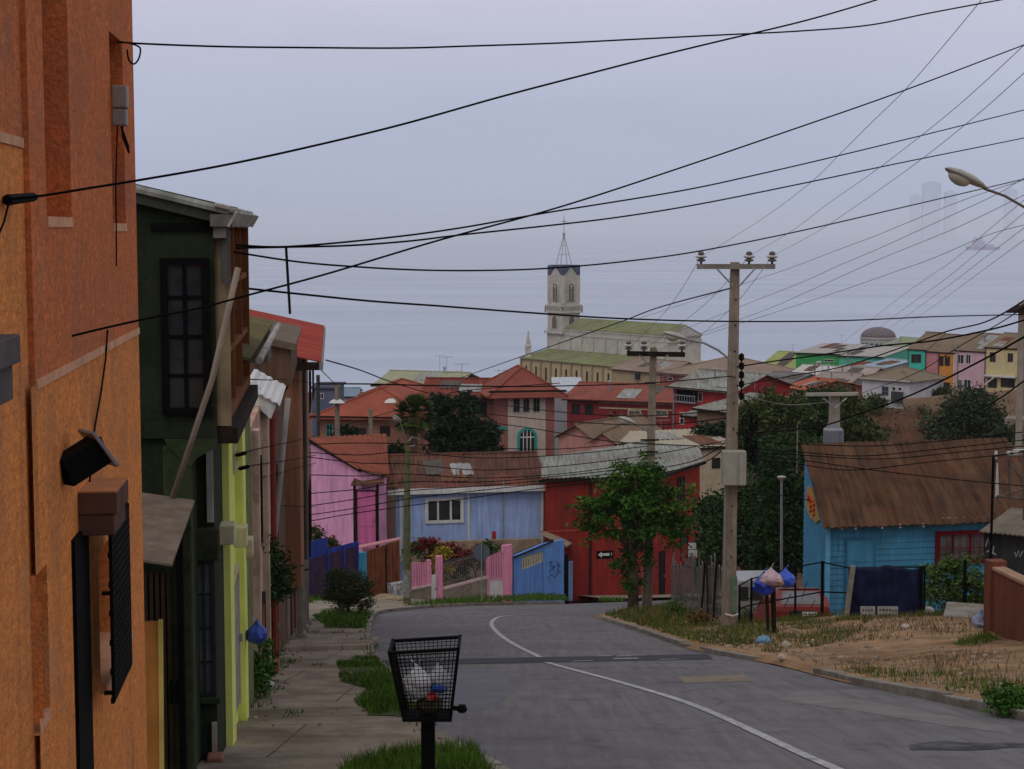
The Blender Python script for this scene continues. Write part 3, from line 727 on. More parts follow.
eb = MB(); eb.box(E, EL - .02, EL + .15, -.14, .13, zr - .17, zr - .075); eb.box(E, EL - .0, EL + .10, -.1, .10, zr - .26, zr - .172)
eb.build('eave_box', mat('weathered_board', (.17, .16, .145), var=.35, sc=5, dirt=(.07, .06, .05), dsc=4), gh)
gt = MB(); 
gt.sheet(E.p(EL + .10, .15, zr - .16), E.p(EL + .10, -3.8, zr - .16), E.p(EL + .165, -3.8, zr - .05), E.p(EL + .165, .15, zr - .05), 5, .012, .02)
gt.tube([E.p(EL + .02, .14, zr - .0), E.p(EL + .14, .15, zr - .03)], .02, 6); gt.build('gutter', mat('pale_gutter', (.36, .34, .31), var=.3, sc=6, dirt=(.15, .13, .1), dsc=5), gh)
MB().tube([E.p(EL + .09, .02, zr - .2), E.p(EL + .09, .02, zr - .62)], .04, 8).build('downpipe', mat('pipe_grey', (.08, .075, .07), var=.3), gh)
# end-wall casement and the bay frame on the street side
o = win(gh, E, 160, 258, 211, 414, cols=2, rows=4, fm=BLACK, gm=GLASS, fr=.055, bar=.03, proud=.05, name='window')
u0, z1 = E.uv(170, 268); u1, z0 = E.uv(203, 402)
MB().box(E, u0, u1, .02, .023, z0 + .35, z1).build('curtain', mat('net_curtain', (.022, .025, .028), var=.5, sc=7, bump=0), o)
MB().box(E, E.uv(152, 300)[0], E.uv(216, 300)[0], .0, .03, ze - .16, ze - .1).build('lintel', BLACK, gh)
BAYW = mat('orange_brown_wood', (.20, .075, .03), var=.3, sc=4, streak=.3)
b1 = S.uv(241, 350)[0]
bay = frame_in(gh, S, .12, b1, zf + .10, ze - .05, cols=3, rows=3, fm=BAYW, gm=GLASS, fr=.09, bar=.05, proud=.09, name='window')
MB().box(S, .02, b1 + .1, .0, .16, zf - .05, zf + .08).build('sill', DARKW, gh)
MB().box(S, .04, .1, .0, .11, zf + .09, ze - .02).build('corner_board', mat('tan_board', (.22, .17, .10), var=.3), gh)
# lower bay: its window faces up the street
q0, q1 = at(192, 620, 15.3), at(216.5, 620, 15.3); q1.y += .105 * (q1.x - q0.x); Wb = Fac((q0.x, q0.y), (q1.x, q1.y - .0)); WL = Wb.L
zt_, zs_ = Wb.uv(205, 560)[1], Wb.uv(205, 695)[1]
MB().box(Wb, -.6, WL - .01, -1.2, 0, G(16) - .4, zf - .004).build('bay_wall', GRN, gh)
frame_in(gh, Wb, .012, WL - .012, zs_, zt_, cols=2, rows=4, fm=mat('dark_green_frame', (.03, .035, .03), var=.3), gm=GLASSB, fr=.035, bar=.022, proud=.05)
MB().box(Wb, -.02, WL + .04, .0, .12, zt_ + .01, Wb.uv(205, 527)[1]).build('lintel', GRN2, gh, bevel=.02)
MB().box(Wb, -.01, WL + .03, .0, .10, zs_ - .06, zs_ - .005).build('sill', GRN2, gh, bevel=.01)
MB().box(Wb, WL - .06, WL - .015, .0, .05, G(15.3) - .1, Wb.uv(205, 722)[1]).build('kick_board', mat('old_cream_board', (.40, .36, .29), var=.25, dirt=(.2, .16, .12), dsc=3), gh)
MB().box(Wb, WL - .10, WL + .05, .055, .25, G(15.3) - .1, G(15.3) + .22).build('step', mat('red_brick_step', (.24, .11, .08), var=.3, sc=6), gh, bevel=.02)
u_, zz_ = Wb.uv(206, 440); MB().box(Wb, u_, WL - .012, .001, .03, Wb.uv(205, 522)[1], zf - .03).build('pilaster', mat('dirty_white_board', (.46, .44, .42), var=.2, streak=.3), gh)
# entrance between the orange building and the green house
PW = mat('entrance_planks', (.045, .028, .020), var=.4, sc=3, streak=.35)
en = thing('entrance_porch', 'dark recessed porch under a sloping corrugated awning beside the green house', 'porch', (wallx(12), 12, G(12)))
A0, A1 = at(195, 500, 13.42), at(173, 567, 10.9); A1.z = A0.z
B0 = at(120, 488, 13.42); B1 = A1 + (B0 - A0); B0.x -= .5; B1.x -= .5; B0.z = B1.z = A0.z + .16
AWN = mat('weathered_awning', (.16, .125, .098), var=.3, sc=3, streak=.2, dirt=(.11, .085, .06), dsc=2)
MB().sheet(A1, A0, B0, B1, 13, .016, .015).build('awning', AWN, en)
d_ = MB(); 
u0, z1 = E0.uv(132, 572); u1, z0 = E0.uv(178, 900)
for k in range(9):
    a = lerp(u0 - .1, u1, k / 9); d_.box(E0, a + .008, lerp(u0 - .1, u1, (k + 1) / 9) - .008, .02, .05, G(13.5) - .2, z1)
dd = d_.build('door', PW, en)
for x in (172, 178):
    u, z = E0.uv(x, 690); MB().tube([E0.p(u, .05, z + .09), E0.p(u, .1, z + .07), E0.p(u, .1, z - .07), E0.p(u, .05, z - .09)], .012, 6).build('handle', BLACK, dd)
p_ = MB(); u, _ = E0.uv(179, 650); p_.box(E0, u, u + .05, .04, .12, G(13) - .3, A0.z - .02); p_.build('post', BLACK, en)
bd = MB(); u0, z1 = E0.uv(139, 611); u1, _ = E0.uv(163, 611)
bd.hexa([E0.p(u0, .55, G(13)), E0.p(u1, .55, G(13)), E0.p(u1, .51, G(13)), E0.p(u0, .51, G(13)), E0.p(u0, .40, z1), E0.p(u1, .40, z1), E0.p(u1, .36, z1), E0.p(u0, .36, z1)])
bo = bd.build('door_leaf', mat('ochre_board', (.40, .165, .04), var=.2, sc=3, streak=.2)); tag(bo, 'tall ochre wooden board leaning in the dark porch', 'board')
e2 = MB().hexa([E0.p(u1 + .002, .56, G(13)), E0.p(u1 + .035, .56, G(13)), E0.p(u1 + .035, .50, G(13)), E0.p(u1 + .002, .50, G(13)), E0.p(u1 + .002, .41, z1 + .01), E0.p(u1 + .035, .41, z1 + .01), E0.p(u1 + .035, .35, z1 + .01), E0.p(u1 + .002, .35, z1 + .01)])
e2.build('edge_strip', mat('yellow_edge', (.5, .38, .10), var=.2), bo)
# conduit leaning across the end wall
cd = MB(); cd.tube([at(173, 496, 13.3), at(212, 380, 13.2), at(238, 268, 13.1)], .024, 8); 
tag(cd.build('conduit_pole', mat('tan_pipe', (.30, .24, .19), var=.2, sc=3, streak=.2), smooth=True), 'tan conduit pole slanting across the dark green house', 'pole')

# ---- yellow house
YEL = paint('lime_yellow_paint', (.72, .78, .16), streak=.12); YEL2 = paint('pale_lime_paint', (.70, .76, .20), streak=.15); CREAM = paint('cream_board', (.55, .50, .33), dirt=(.3, .25, .16), dsc=3)
Y = FL(16.25, 21.6, -.0)
yh_ = thing('yellow_house', 'lime yellow narrow house front with cream beam ends', 'house', Y.p(2, 0, G(19)))
zt = Y.uv(240, 330)[1]
MB().box(Y, 0, Y.L, -4, 0, G(22) - .3, zt).build('wall', YEL, yh_)
for (x0, x1) in ((221, 225), (236, 239)):
    a, _ = Y.uv(x0, 560); b, _ = Y.uv(x1, 560); MB().box(Y, a, b, .0, .09, G(21) - .3, zt - .1).build('pilaster', YEL2, yh_)
a, _ = Y.uv(240, 560); MB().box(Y, a, Y.L + .05, .0, .05, G(22) - .3, zt).build('corner_board', mat('moss_board', (.14, .16, .06), var=.4, sc=4), yh_)
win(yh_, Y, 230, 435, 236, 462, cols=1, rows=2, fm=CREAM, gm=GLASSB, fr=.06)
dr = door(yh_, Y, 226, 590, 236, 702, mat('grey_door', (.28, .26, .25), var=.2), CREAM)
for (x0, x1, y0, y1) in ((217, 223, 526, 546), (231, 240, 528, 549), (238, 246, 540, 560)):
    a, z1 = Y.uv(x0, y0); z0 = Y.uv(x0, y1)[1]; MB().box(Y, a, a + .28, .0, .165, z0, z1).build('beam_end', CREAM, yh_, bevel=.01)
s = .3
MB().sheet(Y.p(-.3, .35, zt + .02), Y.p(Y.L + .2, .35, zt + .02), Y.p(Y.L + .2, -3, zt + .9), Y.p(-.3, -3, zt + .9), 20, .02).build('roof', mat('mossy_brown_roof', (.13, .115, .055), var=.3, sc=2, dirt=(.10, .07, .04), dsc=1), yh_)
gt = MB().tube([Y.p(-.3, .42, zt - .02), Y.p(Y.L + .2, .42, zt - .02)], .035, 8); gt.build('gutter', MATS['pale_gutter'], yh_)
MB().box(Y, Y.L - .9, Y.L + .15, .02, .32, zt - .42, zt - .08).build('eave_box', MATS['weathered_board'], yh_)
# blue bag hanging from the house
def bag(name, label, c, r, m, seed, group=None, hang=.16, knot=True):
    """a sagging film bag: full and lumpy below, pleated up to a knot with two ears"""
    rng = random.Random(seed); c = Vector(c); M_ = MB(); nU, nV = 30, 22; sx, sy = rng.uniform(.85, 1.1), rng.uniform(.85, 1.1); ln = Vector((rng.uniform(-.18, .18), rng.uniform(-.1, .1), 0))
    for j in range(nV + 1):
        v = j / nV                                  # 0 top, 1 bottom
        if knot: rr = (.10 + .95 * smooth(v / .58) ** .85) if v < .58 else 1.04 * math.sqrt(max(0, 1 - ((v - .58) / .42) ** 2.6))
        else: rr = math.sin(math.pi * min(1, max(0, v))) ** .7
        z = lerp(1.25 if knot else .75, -.95 if knot else -.7, v)
        for i in range(nU):
            a = 2 * math.pi * i / nU; pl_ = .13 * math.sin(7 * a + seed + 2.2 * v) * (1 - v) ** .7 + .06 * math.sin(11 * a + 2 * seed) * (1 - v)
            q = Vector((math.cos(a) * 1.4, math.sin(a) * 1.4, z * 1.4 + seed)); w_ = .30 * noise.noise(q) + .16 * noise.noise(q * 2.7) + .07 * noise.noise(q * 6)
            k = rr * (1 + pl_ + w_)
            M_.v.append(c + ln * r * v * 1.5 + Vector((math.cos(a) * k * r * sx, math.sin(a) * k * r * sy, (z + .12 * noise.noise(q * 1.9 + Vector((9, 0, 0)))) * r)))
    for j in range(nV):
        for i in range(nU):
            i2 = (i + 1) % nU; M_.f.append([j * nU + i, (j + 1) * nU + i, (j + 1) * nU + i2, j * nU + i2])
    if knot:
        t = c + Vector((0, 0, r * 1.2))
        for s_ in (-1, 1):
            e = t + Vector((s_ * r * rng.uniform(.2, .4), rng.uniform(-.1, .1) * r, r * rng.uniform(.3, .5))); d_ = Vector((0, .14 * r, 0))
            M_.face(t - d_ * .4, t + d_ * .4, e + d_, e + Vector((s_ * .1 * r, 0, .12 * r)), e - d_)
    return tag(M_.build(name, m, smooth=True), label, 'bag', group)
BLUEP = mat('blue_plastic', (.008, .04, .36), var=.25, sc=10, rough=.35, bump=.3, bsc=12, spec=.5)
bc = Y.p(Y.uv(238, 632)[0] - .1, .22, Y.uv(238, 632)[1]); bag('plastic_bag', 'bright blue plastic bag hanging on the yellow house', bc, .125, BLUEP, 3)

# ---- peeling pink house
PKH = mat('peeling_pink_plaster', (.50, .31, .24), var=.2, sc=2, streak=.3, dirt=(.36, .17, .11), dsc=1.2)
K = FL(21.9, 29.5, 0)
ph = thing('peeling_house', 'peeling pale pink house front under a white tin eave', 'house', K.p(3, 0, G(25)))
zt = K.uv(256, 415)[1]
MB().box(K, 0, K.L, -4, 0, G(30) - .3, zt).build('wall', PKH, ph)
for x in (252, 262): 
    a, _ = K.uv(x, 500); MB().box(K, a, a + .3, 0, .10, G(29) - .3, zt - .05).build('pilaster', mat('cream_pilaster', (.55, .45, .34), var=.2, streak=.3, dirt=(.3, .2, .14), dsc=2), ph)
Kn = Fac((wallx(26) - 1.2, 26.0), (wallx(26) + .55, 26.0))
sh_ = Vector((-.105 * 3, 3, 0)); dd_ = 25.6
fr_ = [at(252, 403, dd_), at(271, 419, dd_), at(277, 404, dd_), at(252, 388, dd_)]
aw = MB().prism(fr_, sh_)
WT = mat('white_tin', (.62, .62, .62), var=.15, rough=.5, dirt=(.45, .45, .43), dsc=3)
ea = aw.build('eave', mat('white_board', (.55, .55, .55), var=.2, streak=.3), ph)
MB().sheet(fr_[3] + Vector((-.1, -.06, .05)), fr_[2] + Vector((.06, -.06, .0)), fr_[2] + sh_ + Vector((.06, 0, .0)), fr_[3] + sh_ + Vector((-.1, 0, .05)), 5, .012, .02).build('eave_sheet', WT, ea)
dr = door(ph, K, 258, 610, 263, 690, mat('brown_red_door', (.16, .05, .035), var=.3), DARKW)
win(ph, K, 254, 470, 260, 540, cols=1, rows=2, fm=DARKW, gm=GLASS)
MB().tube([K.p(K.L - 1.5, .10, G(28)), K.p(K.L - 1.5, .10, zt - .3)], .05, 8).build('downpipe', mat('red_pipe', (.22, .05, .04), var=.2), ph)
MB().box(K, K.L - 2.6, K.L - 2.3, .02, .18, G(26.7) - .3, G(26.7) + .26).build('step', MATS['red_brick_step'], ph)

# ---- dark brown timber house with bracketed upper floor
DKB = mat('dark_brown_plaster', (.15, .085, .055), var=.3, sc=2, streak=.4, dirt=(.07, .045, .03), dsc=1)
D = FL(30, 37.6, 0); Dn = Fac((wallx(30.2) - 3.5, 30.2 - .4), (wallx(30.2) + .36, 30.2))
dh = thing('brown_timber_house', 'dark brown weathered house with a bracketed parapet', 'house', D.p(3, 0, G(33)))
MB().box(D, 0, D.L, -4, 0, G(38) - .3, at(270, 440, 30).z).build('wall', DKB, dh)
zt = at(300, 347, 30.2).z; zb = at(290, 385, 30.2).z
b_ = MB(); b_.hexa([Dn.p(0, -5, zb + .3), Dn.p(Dn.L, -5, zb), Dn.p(Dn.L, 0, zb), Dn.p(0, 0, zb - 1.2), Dn.p(0, -5, zt + .9), Dn.p(Dn.L, -5, zt), Dn.p(Dn.L, 0, zt), Dn.p(0, 0, zt + .9)]); b_.build('upper_wall', DKB, dh)
r_ = MB(); r_.slab(Dn.p(-.2, .12, zt + 1.0), Dn.p(Dn.L + .1, .12, zt + .06), Dn.p(Dn.L + .1, -5.2, zt + .06), Dn.p(-.2, -5.2, zt + 1.0), .12); r_.build('roof', mat('tarred_roof', (.14, .105, .075), var=.3, sc=2), dh)
bk_ = MB(); bk_.prism([Dn.p(Dn.L - .02, -.02, zb), Dn.p(Dn.L - .36, -.02, zb), Dn.p(Dn.L - .36, -.02, zb - .55)], Dn.p(0, -.3, 0) - Dn.p(0, 0, 0)); bk_.build('bracket', DARKW, dh)
door(dh, D, 271, 600, 276, 670, DARKW, DARKW); win(dh, D, 271, 480, 276, 540, cols=1, rows=2, fm=DARKW)
lp = MB().tube([at(268, 610, 29.4), at(280, 480, 29.4), at(288, 398, 29.4)], .05, 8)
tag(lp.build('drainpipe', mat('grey_white_pipe', (.34, .33, .32), var=.2, streak=.3), smooth=True), 'long pale drainpipe leaning against the brown row houses', 'pipe')

# ---- brown house with the red roof
BRN = mat('brown_stucco', (.30, .135, .075), var=.16, sc=2, streak=.25, dirt=(.22, .10, .06), dsc=.8)
yb_ = 38.0; xR = at(300, 470, yb_).x; off = xR - wallx(yb_)
B_ = FL(yb_, 51, off); Bn = Fac((xR - 4.2, yb_ - .44), (xR, yb_))
bh = thing('brown_house', 'tall brown stucco house with a red tin roof in the left row', 'house', B_.p(4, 0, G(42)))
zb = at(300, 589, yb_).z; ze = at(300, 357, yb_).z; sl = .225
u = MB(); u.box(Bn, 0, Bn.L, -13, 0, zb, ze); u.prism([Bn.p(0, 0, ze + .002), Bn.p(Bn.L, 0, ze + .002), Bn.p(0, 0, ze + sl * Bn.L)], Bn.p(0, -12.9, 0) - Bn.p(0, 0, 0)); u.build('upper_wall', BRN, bh)
MB().box(FL(yb_ + .3, 51, 0), 0, 12.5, -3.5, -.0, G(52) - .3, zb - .003).build('lower_wall', mat('dull_plaster', (.20, .16, .13), var=.25, streak=.3), bh)
ov = .5
MB().sheet(Bn.p(Bn.L + ov, .35, ze - sl * ov + .06), Bn.p(Bn.L + ov, -13.2, ze - sl * ov + .06), Bn.p(-.4, -13.2, ze + sl * (Bn.L + .4) + .06), Bn.p(-.4, .35, ze + sl * (Bn.L + .4) + .06), 40, .02).build('roof', mat('bright_red_roof', (.33, .055, .04), var=.2, sc=.8, streak=.35, sdir='x', dirt=(.26, .05, .04), dsc=.6), bh)
MB().box(Bn, Bn.L + ov - .04, Bn.L + ov + .04, -13.2, .36, ze - sl * ov - .16, ze - sl * ov + .02).build('gutter', mat('grey_gutter', (.25, .27, .25), var=.2), bh)
MB().box(Bn, -.3, Bn.L + ov, .30, .34, ze - sl * ov - .16, ze - sl * ov + .02, z0b=None).build('soffit', DARKW, bh)
for (x0, y0, x1, y1) in ((308.5, 372, 310, 405), (308, 490, 310, 540), (312, 370, 313, 395)):
    win(bh, B_, x0, y0, x1, y1, cols=1, rows=2, fm=DARKW, gm=GLASS)
MB().tube([B_.p(3.5, .06, zb), B_.p(3.5, .06, ze - .3)], .05, 6).build('downpipe', MATS['pipe_grey'], bh)
for (yy_, h) in ((38.5, 0), (42.5, 0), (47, 0)):
    q = FL(yy_, yy_ + 1, off - .12); MB().box(q, 0, .2, 0, .14, G(yy_) - .2, zb - .004).build('post', mat('grey_post', (.26, .23, .2), var=.25, streak=.3), bh)
    MB().box(q, -.05, .3, .0, .2, G(yy_) - .2, G(yy_) + .27).build('step', CONC, bh)
for (a, b) in ((2.5, 3.6), (6, 7.1)):
    q = FL(yb_ + .3, 51, 0); z = G(yb_ + .3 + a) + .1; MB().box(q, a, b, .002, .05, z, z + 2).build('door', mat('red_brown_door', (.13, .045, .035), var=.3), bh)
mp_ = MB().tube([at(290, 314, 44), at(286, 246, 44)], .035, 6); tag(mp_.build('antenna_mast', BLACK), 'thin black mast standing on the red tin roof', 'mast')
# ================================================================== HOUSES ROUND THE BEND
PINK = paint('pink_paint', (.82, .40, .62), streak=.28, dirt=(.66, .30, .46), dsc=.5)
BLUEH = paint('sky_blue_paint', (.34, .46, .76), streak=.28, var=.12, dirt=(.28, .36, .55), dsc=.5)
REDB = paint('deep_red_paint', (.30, .032, .022), streak=.35, var=.2, dirt=(.20, .03, .022), dsc=.35)
layer(PINK, (.45, .25, .33), (1.2, 1.2, .2), .56, .72, .6); layer(BLUEH, (.20, .26, .38), (1.4, 1.4, .2), .56, .72, .6); layer(REDB, (.12, .022, .02), (.9, .9, .15), .52, .70, .7); layer(REDB, (.34, .09, .07), (.6, .6, .6), .60, .7, .4)
# pink house: gable wall with a slanting top and a rust red roof facing the street
pk = thing('pink_house', 'bright pink house with a rusty red roof behind the blue fence', 'house', at(345, 600, 84))
P0, P1, P2, P3 = at(311, 439, 90), at(383, 435.5, 92), at(386, 476, 85), at(362, 468.5, 84)
zb = -18.0
dn = lambda p: Vector((p.x, p.y, zb))
lw_ = Vector((0, 0, -.16)); MB().prism([P0 + lw_, P3 + lw_, dn(P3), dn(P0)], Vector((.12, .25, 0))).prism([P3 + Vector((.02, .02, -.16)), P2 + lw_, dn(P2), dn(P3) + Vector((.02, .02, 0))], Vector((0, .4, 0))).build('wall', PINK, pk)
up = Vector((0, 0, .1))
MB().sheet(P3 + up + Vector((-.15, -.3, -.05)), P2 + up + Vector((.2, -.3, -.05)), P1 + up + Vector((.2, 0, 0)), P0 + up + Vector((-.2, 0, 0)), 16, .03).build('roof', mat('rust_red_roof', (.26, .075, .045), var=.25, sc=1, streak=.3, dirt=(.15, .05, .035), dsc=.6), pk)
MB().prism([P0 + Vector((-.1, -.25, .05)), P3 + Vector((-.1, -.25, .05)), P3 + Vector((-.1, -.25, -.16)), P0 + Vector((-.1, -.25, -.16))], (.06, .1, 0)).build('bargeboard', DARKW, pk)
f = facpx(353, 83.4, 380, 83.4, 520); a, z1 = f.uv(353, 482); b, z0 = f.uv(379, 548)
pch = MB().box(f, a, a + .14, -.1, 0, z0 - 1, z1); pch.box(f, b - .12, b, -.1, 0, z0 - 1, z1)
pch.build('porch_frame', DARKW, pk)
q = [at(351, 483, 83.2), at(363, 477.5, 83.2), at(386, 483, 83.2), at(386, 481, 86), at(362, 474, 86)]
MB().slab(at(351, 484, 83.1), at(384, 482, 83.1), at(384, 476, 85.5), at(355, 476, 85.5), .1).build('porch_roof', RUST, pk)
door(pk, f, 356, 490, 377, 548, paint('deep_pink_paint', (.62, .16, .35)), DARKW)
MB().lathe(at(332, 542, 83.5) + Vector((0, 0, -.3)), [(.02, .55), (.2, .5), (.24, .3)], 8).build('bell_vent', GREYM, pk)
# dark red shed wall filling between pink and blue houses
f = facpx(380, 85.2, 395, 85.2, 520)
house('brick_lean_to', 'narrow brown brick lean-to squeezed between the pink and blue houses', f, f.L, 5, -18, f.uv(385, 487)[1], mat('brown_brick', (.22, .12, .08), var=.25, joint=(.24, .08, .012, (.2, .17, .14), (0, 2))), RUST, 'shed', .7, .1)

# blue house
f = facpx(393, 85.6, 543, 87.0, 510)
z1 = f.uv(393, 488)[1]
bl = house('blue_house', 'sky blue house with a white fascia and brown tin roof on the bend', f, f.L, 7, -19, z1, BLUEH, BROWNROOF, 'gable', 1.15, .35, rib=.22, amp=.03, sag=.03)
MB().box(f, -.32, f.L + .32, .37, .41, z1 - .30, z1 - .06).build('fascia', WHITE, bl)
win(bl, f, 425, 498, 463.5, 522.5, cols=3, rows=1, fm=WHITE, gm=GLASS, fr=.16, bar=.1, proud=.07)
c = MB()
for x in (400.5, 468.5, 542):
    u, _ = f.uv(x, 500); c.box(f, u - .06, u + .06, .001, .05, -17, z1 - .06)
c.build('cover_strip', WHITE, bl)
s_ = f.turned(f.L); MB().box(Fac(tuple(f.p(f.L + .02, 0, 0))[:2], tuple(f.p(f.L + .6, -.02, 0))[:2]), 0, .42, -.1, .02, f.uv(545, 511)[1], f.uv(545, 487)[1]).build('side_board', mat('blue_lattice', (.10, .13, .38), var=.3), bl)
o_ = MB().tube([f.p(f.uv(503, 500)[0], .1, z1 + .3), f.p(f.uv(503, 540)[0], .1, -16.1)], .03, 6); o_.build('downpipe', MATS['grey_gutter'], bl)
m_ = MB().abox(at(494, 537, 85.8), .1, .1, .28); m_.build('gas_meter', mat('red_box', (.32, .02, .02)), bl)
# beige retaining wall below it
f2 = facpx(404, 84.2, 541, 85.3, 550)
tag(MB().box(f2, 0, f2.L, -.3, 0, -19.4, f2.uv(470, 541)[1]).build('retaining_wall', mat('beige_rubble', (.32, .23, .16), var=.3, sc=3, bump=.5, dirt=(.18, .12, .08), dsc=1)), 'beige rubble retaining wall under the sky blue house', 'wall')

# ---- fences along the bend
PLUM = mat('plum_planks', (.065, .032, .075), var=.3, sc=2, streak=.3); ROYAL = mat('royal_blue_planks', (.03, .055, .30), var=.25, sc=2, streak=.2)
f = facpx(296, 70, 359, 76.4, 570)
bf = thing('plank_fence', 'plum plank fence topped with royal blue boards below the pink house', 'fence', f.p(f.L / 2, 0, -16.5))
m1, m2 = MB(), MB(); n = 34
def ftop(px): return lerp(541.5, 537.5, (px - 311) / 16) if px < 327 else lerp(549, 541, (px - 327) / 32)
for i in range(n):
    px = lerp(297, 358.5, (i + .5) / n); u = f.uv(px, 570)[0]; hw = f.L / n / 2 - .012
    zt = f.uv(px, ftop(px))[1]; zm = f.uv(px, ftop(px) + (17 if px < 327 else 5))[1]; zb = f.uv(px, lerp(603, 597, (px - 297) / 62))[1] - .5
    m1.box(f, u - hw, u + hw, -.03, 0, zb, zm); m2.box(f, u - hw, u + hw, -.03, 0, zm + .004, zt)
m1.build('lower_planks', PLUM, bf); m2.build('upper_planks', ROYAL, bf)
for px in (305, 327, 343, 357):
    u = f.uv(px, 570)[0]; MB().box(f, u - .05, u + .05, .002, .08, f.uv(px, 603)[1] - .3, f.uv(px, ftop(px))[1]).build('post', ROYAL, bf)
f = facpx(359, 76.6, 367, 76.8, 570); a, z1 = f.uv(359, 553)
tag(MB().box(f, 0, f.L, -.25, 0, f.uv(362, 597)[1] - .4, z1).build('gate_post', paint('teal_paint', (.05, .28, .42)), bevel=.02), 'broad teal gate post between the plum fence and brown gate', 'post')
f = facpx(367.5, 76.9, 400, 78.4, 570)
bg_ = thing('plank_gate', 'tall brown plank gate with sloping top beside the teal post', 'gate', f.p(.7, 0, -17)); m1 = MB(); n = 9
for i in range(n):
    px = lerp(367.5, 400, (i + .5) / n); u = f.uv(px, 570)[0]; hw = f.L / n / 2 - .012
    m1.box(f, u - hw, u + hw, -.04, 0, f.uv(px, 597)[1] - .3, f.uv(px, lerp(551, 540, (px - 367) / 33))[1])
m1.build('planks', mat('brown_gate_wood', (.19, .065, .03), var=.35, sc=2, streak=.3), bg_)
u = f.uv(386, 570)[0]; MB().box(f, u - .03, u + .03, .002, .05, -17.2, f.uv(386, 546)[1]).build('post', DARKW, bg_)
MB().slab(at(359, 547.5, 77), at(400, 539, 78.6), at(400, 537, 80), at(359, 545, 79), .06).build('rain_cap', paint('dusty_pink_roof', (.5, .23, .25)), bg_)
f = facpx(388, 77.6, 405, 78.2, 590)
STONE = mat('field_stone', (.24, .20, .16), var=.45, sc=4, bump=.7, bsc=6, dirt=(.10, .09, .075), dsc=2)
tag(MB().box(f, 0, f.L, -.1, .25, -17.8, f.uv(396, 582)[1]).build('low_wall', mat('graffiti_wall', (.42, .42, .42), var=.6, sc=6, dirt=(.05, .05, .06), dsc=4), bevel=.03), 'low black and white graffiti wall at the foot of the gate', 'wall')
rk = MB(); 
for (px, py, d, r) in ((385, 601, 73, .55), (394, 601, 73.5, .42), (377, 603, 71.5, .32)):
    c = at(px, py, d); rk = MB(); n0 = len(rk.v); rr = random.Random(px)
    for j in range(7):
        for i in range(10):
            th = math.pi * j / 6; a = 2 * math.pi * i / 10; v = Vector((math.sin(th) * math.cos(a), math.sin(th) * math.sin(a), math.cos(th) * .6)); v *= r * (1 + .35 * noise.noise(v * 2 + Vector((px, 0, 0)))); rk.v.append(c + v)
    for j in range(6):
        for i in range(10): rk.f.append([j * 10 + i, (j + 1) * 10 + i, (j + 1) * 10 + (i + 1) % 10, j * 10 + (i + 1) % 10])
    tag(rk.build('boulder', mat('tan_rock', (.30, .23, .15), var=.3, sc=3, bump=.5)), {385: 'largest tan boulder below the brown plank gate', 394: 'tan boulder nearest the mossy lamp post', 377: 'smallest tan boulder beside the round bush'}[px], 'boulder', 'boulders below the gate')

PPINK = paint('candy_pink_paint', (.72, .27, .42)); IRON = mat('grey_iron', (.13, .12, .12), var=.2, rough=.6)
f = facpx(412, 78.8, 513, 82.2, 580)
pf = thing('pink_fence', 'candy pink garden fence with iron railings on a stone base', 'fence', f.p(2.5, 0, -17.8))
U = lambda x: f.uv(x, 580)[0]; Z = lambda x, y: f.uv(x, y)[1]
m_ = MB(); m_.box(f, U(412.5), U(431), -.2, .02, -18.6, Z(412, 590), z1b=Z(431, 586)); m_.box(f, U(443), U(487), -.2, .02, -18.8, Z(443, 590), z1b=Z(487, 578.5)); m_.build('stone_base', STONE, pf)
m_ = MB(); m_.box(f, U(412.5), U(431), -.22, .05, Z(412, 590) + .003, Z(412, 590) + .1, z0b=Z(431, 586) + .003, z1b=Z(431, 586) + .1); m_.box(f, U(443), U(487), -.22, .05, Z(443, 590) + .003, Z(443, 590) + .1, z0b=Z(487, 578.5) + .003, z1b=Z(487, 578.5) + .1); m_.build('coping', paint('pale_pink_coping', (.55, .40, .40)), pf)
m_ = MB()
for i in range(7):
    x = lerp(413.5, 428, i / 6); m_.box(f, U(x) - .045, U(x) + .045, -.06, -.02, Z(x, 588), Z(x, 562.5))
m_.box(f, U(412.5), U(429), -.08, -.062, Z(420, 568), Z(420, 566)); m_.build('picket_panel', PPINK, pf)
for (x0, x1, y0) in ((428.5, 431.5, 560), (437.5, 443, 556), (487, 489.6, 557), (503.5, 512.5, 545)):
    MB().box(f, U(x0), U(x1), -.2, .0, -18.8, Z((x0 + x1) / 2, y0)).build('pillar', PPINK, pf, bevel=.02)
g_ = MB(); g_.box(f, U(431.8), U(437.2), -.1, -.06, Z(434, 601), Z(434, 575)); gt_ = g_.build('wicket_gate', WHITE, pf)
MB().box(f, U(436), U(436.6), -.06, -.02, Z(436, 590), Z(436, 588)).build('latch', IRON, gt_)
m_ = MB()
for i in range(24):
    x = lerp(444, 486.5, i / 23); m_.tube([f.p(U(x), -.08, Z(x, lerp(590, 578.5, (x - 443) / 44)) + .05), f.p(U(x), -.08, Z(x, lerp(562, 551, (x - 443) / 44)))], .016, 5)
for dy in (3, 22): m_.box(f, U(443.2), U(487), -.095, -.065, Z(443, 562 + dy) - .02, Z(443, 562 + dy) + .02, z0b=Z(487, 551 + dy) - .02, z1b=Z(487, 551 + dy) + .02)
m_.build('iron_railing', IRON, pf)
m_ = MB()
for i in range(6):
    x = lerp(490.5, 503, i / 5); m_.box(f, U(x) - .05, U(x) + .05, -.08, -.04, Z(x, 581), Z(x, lerp(556, 551, i / 5)))
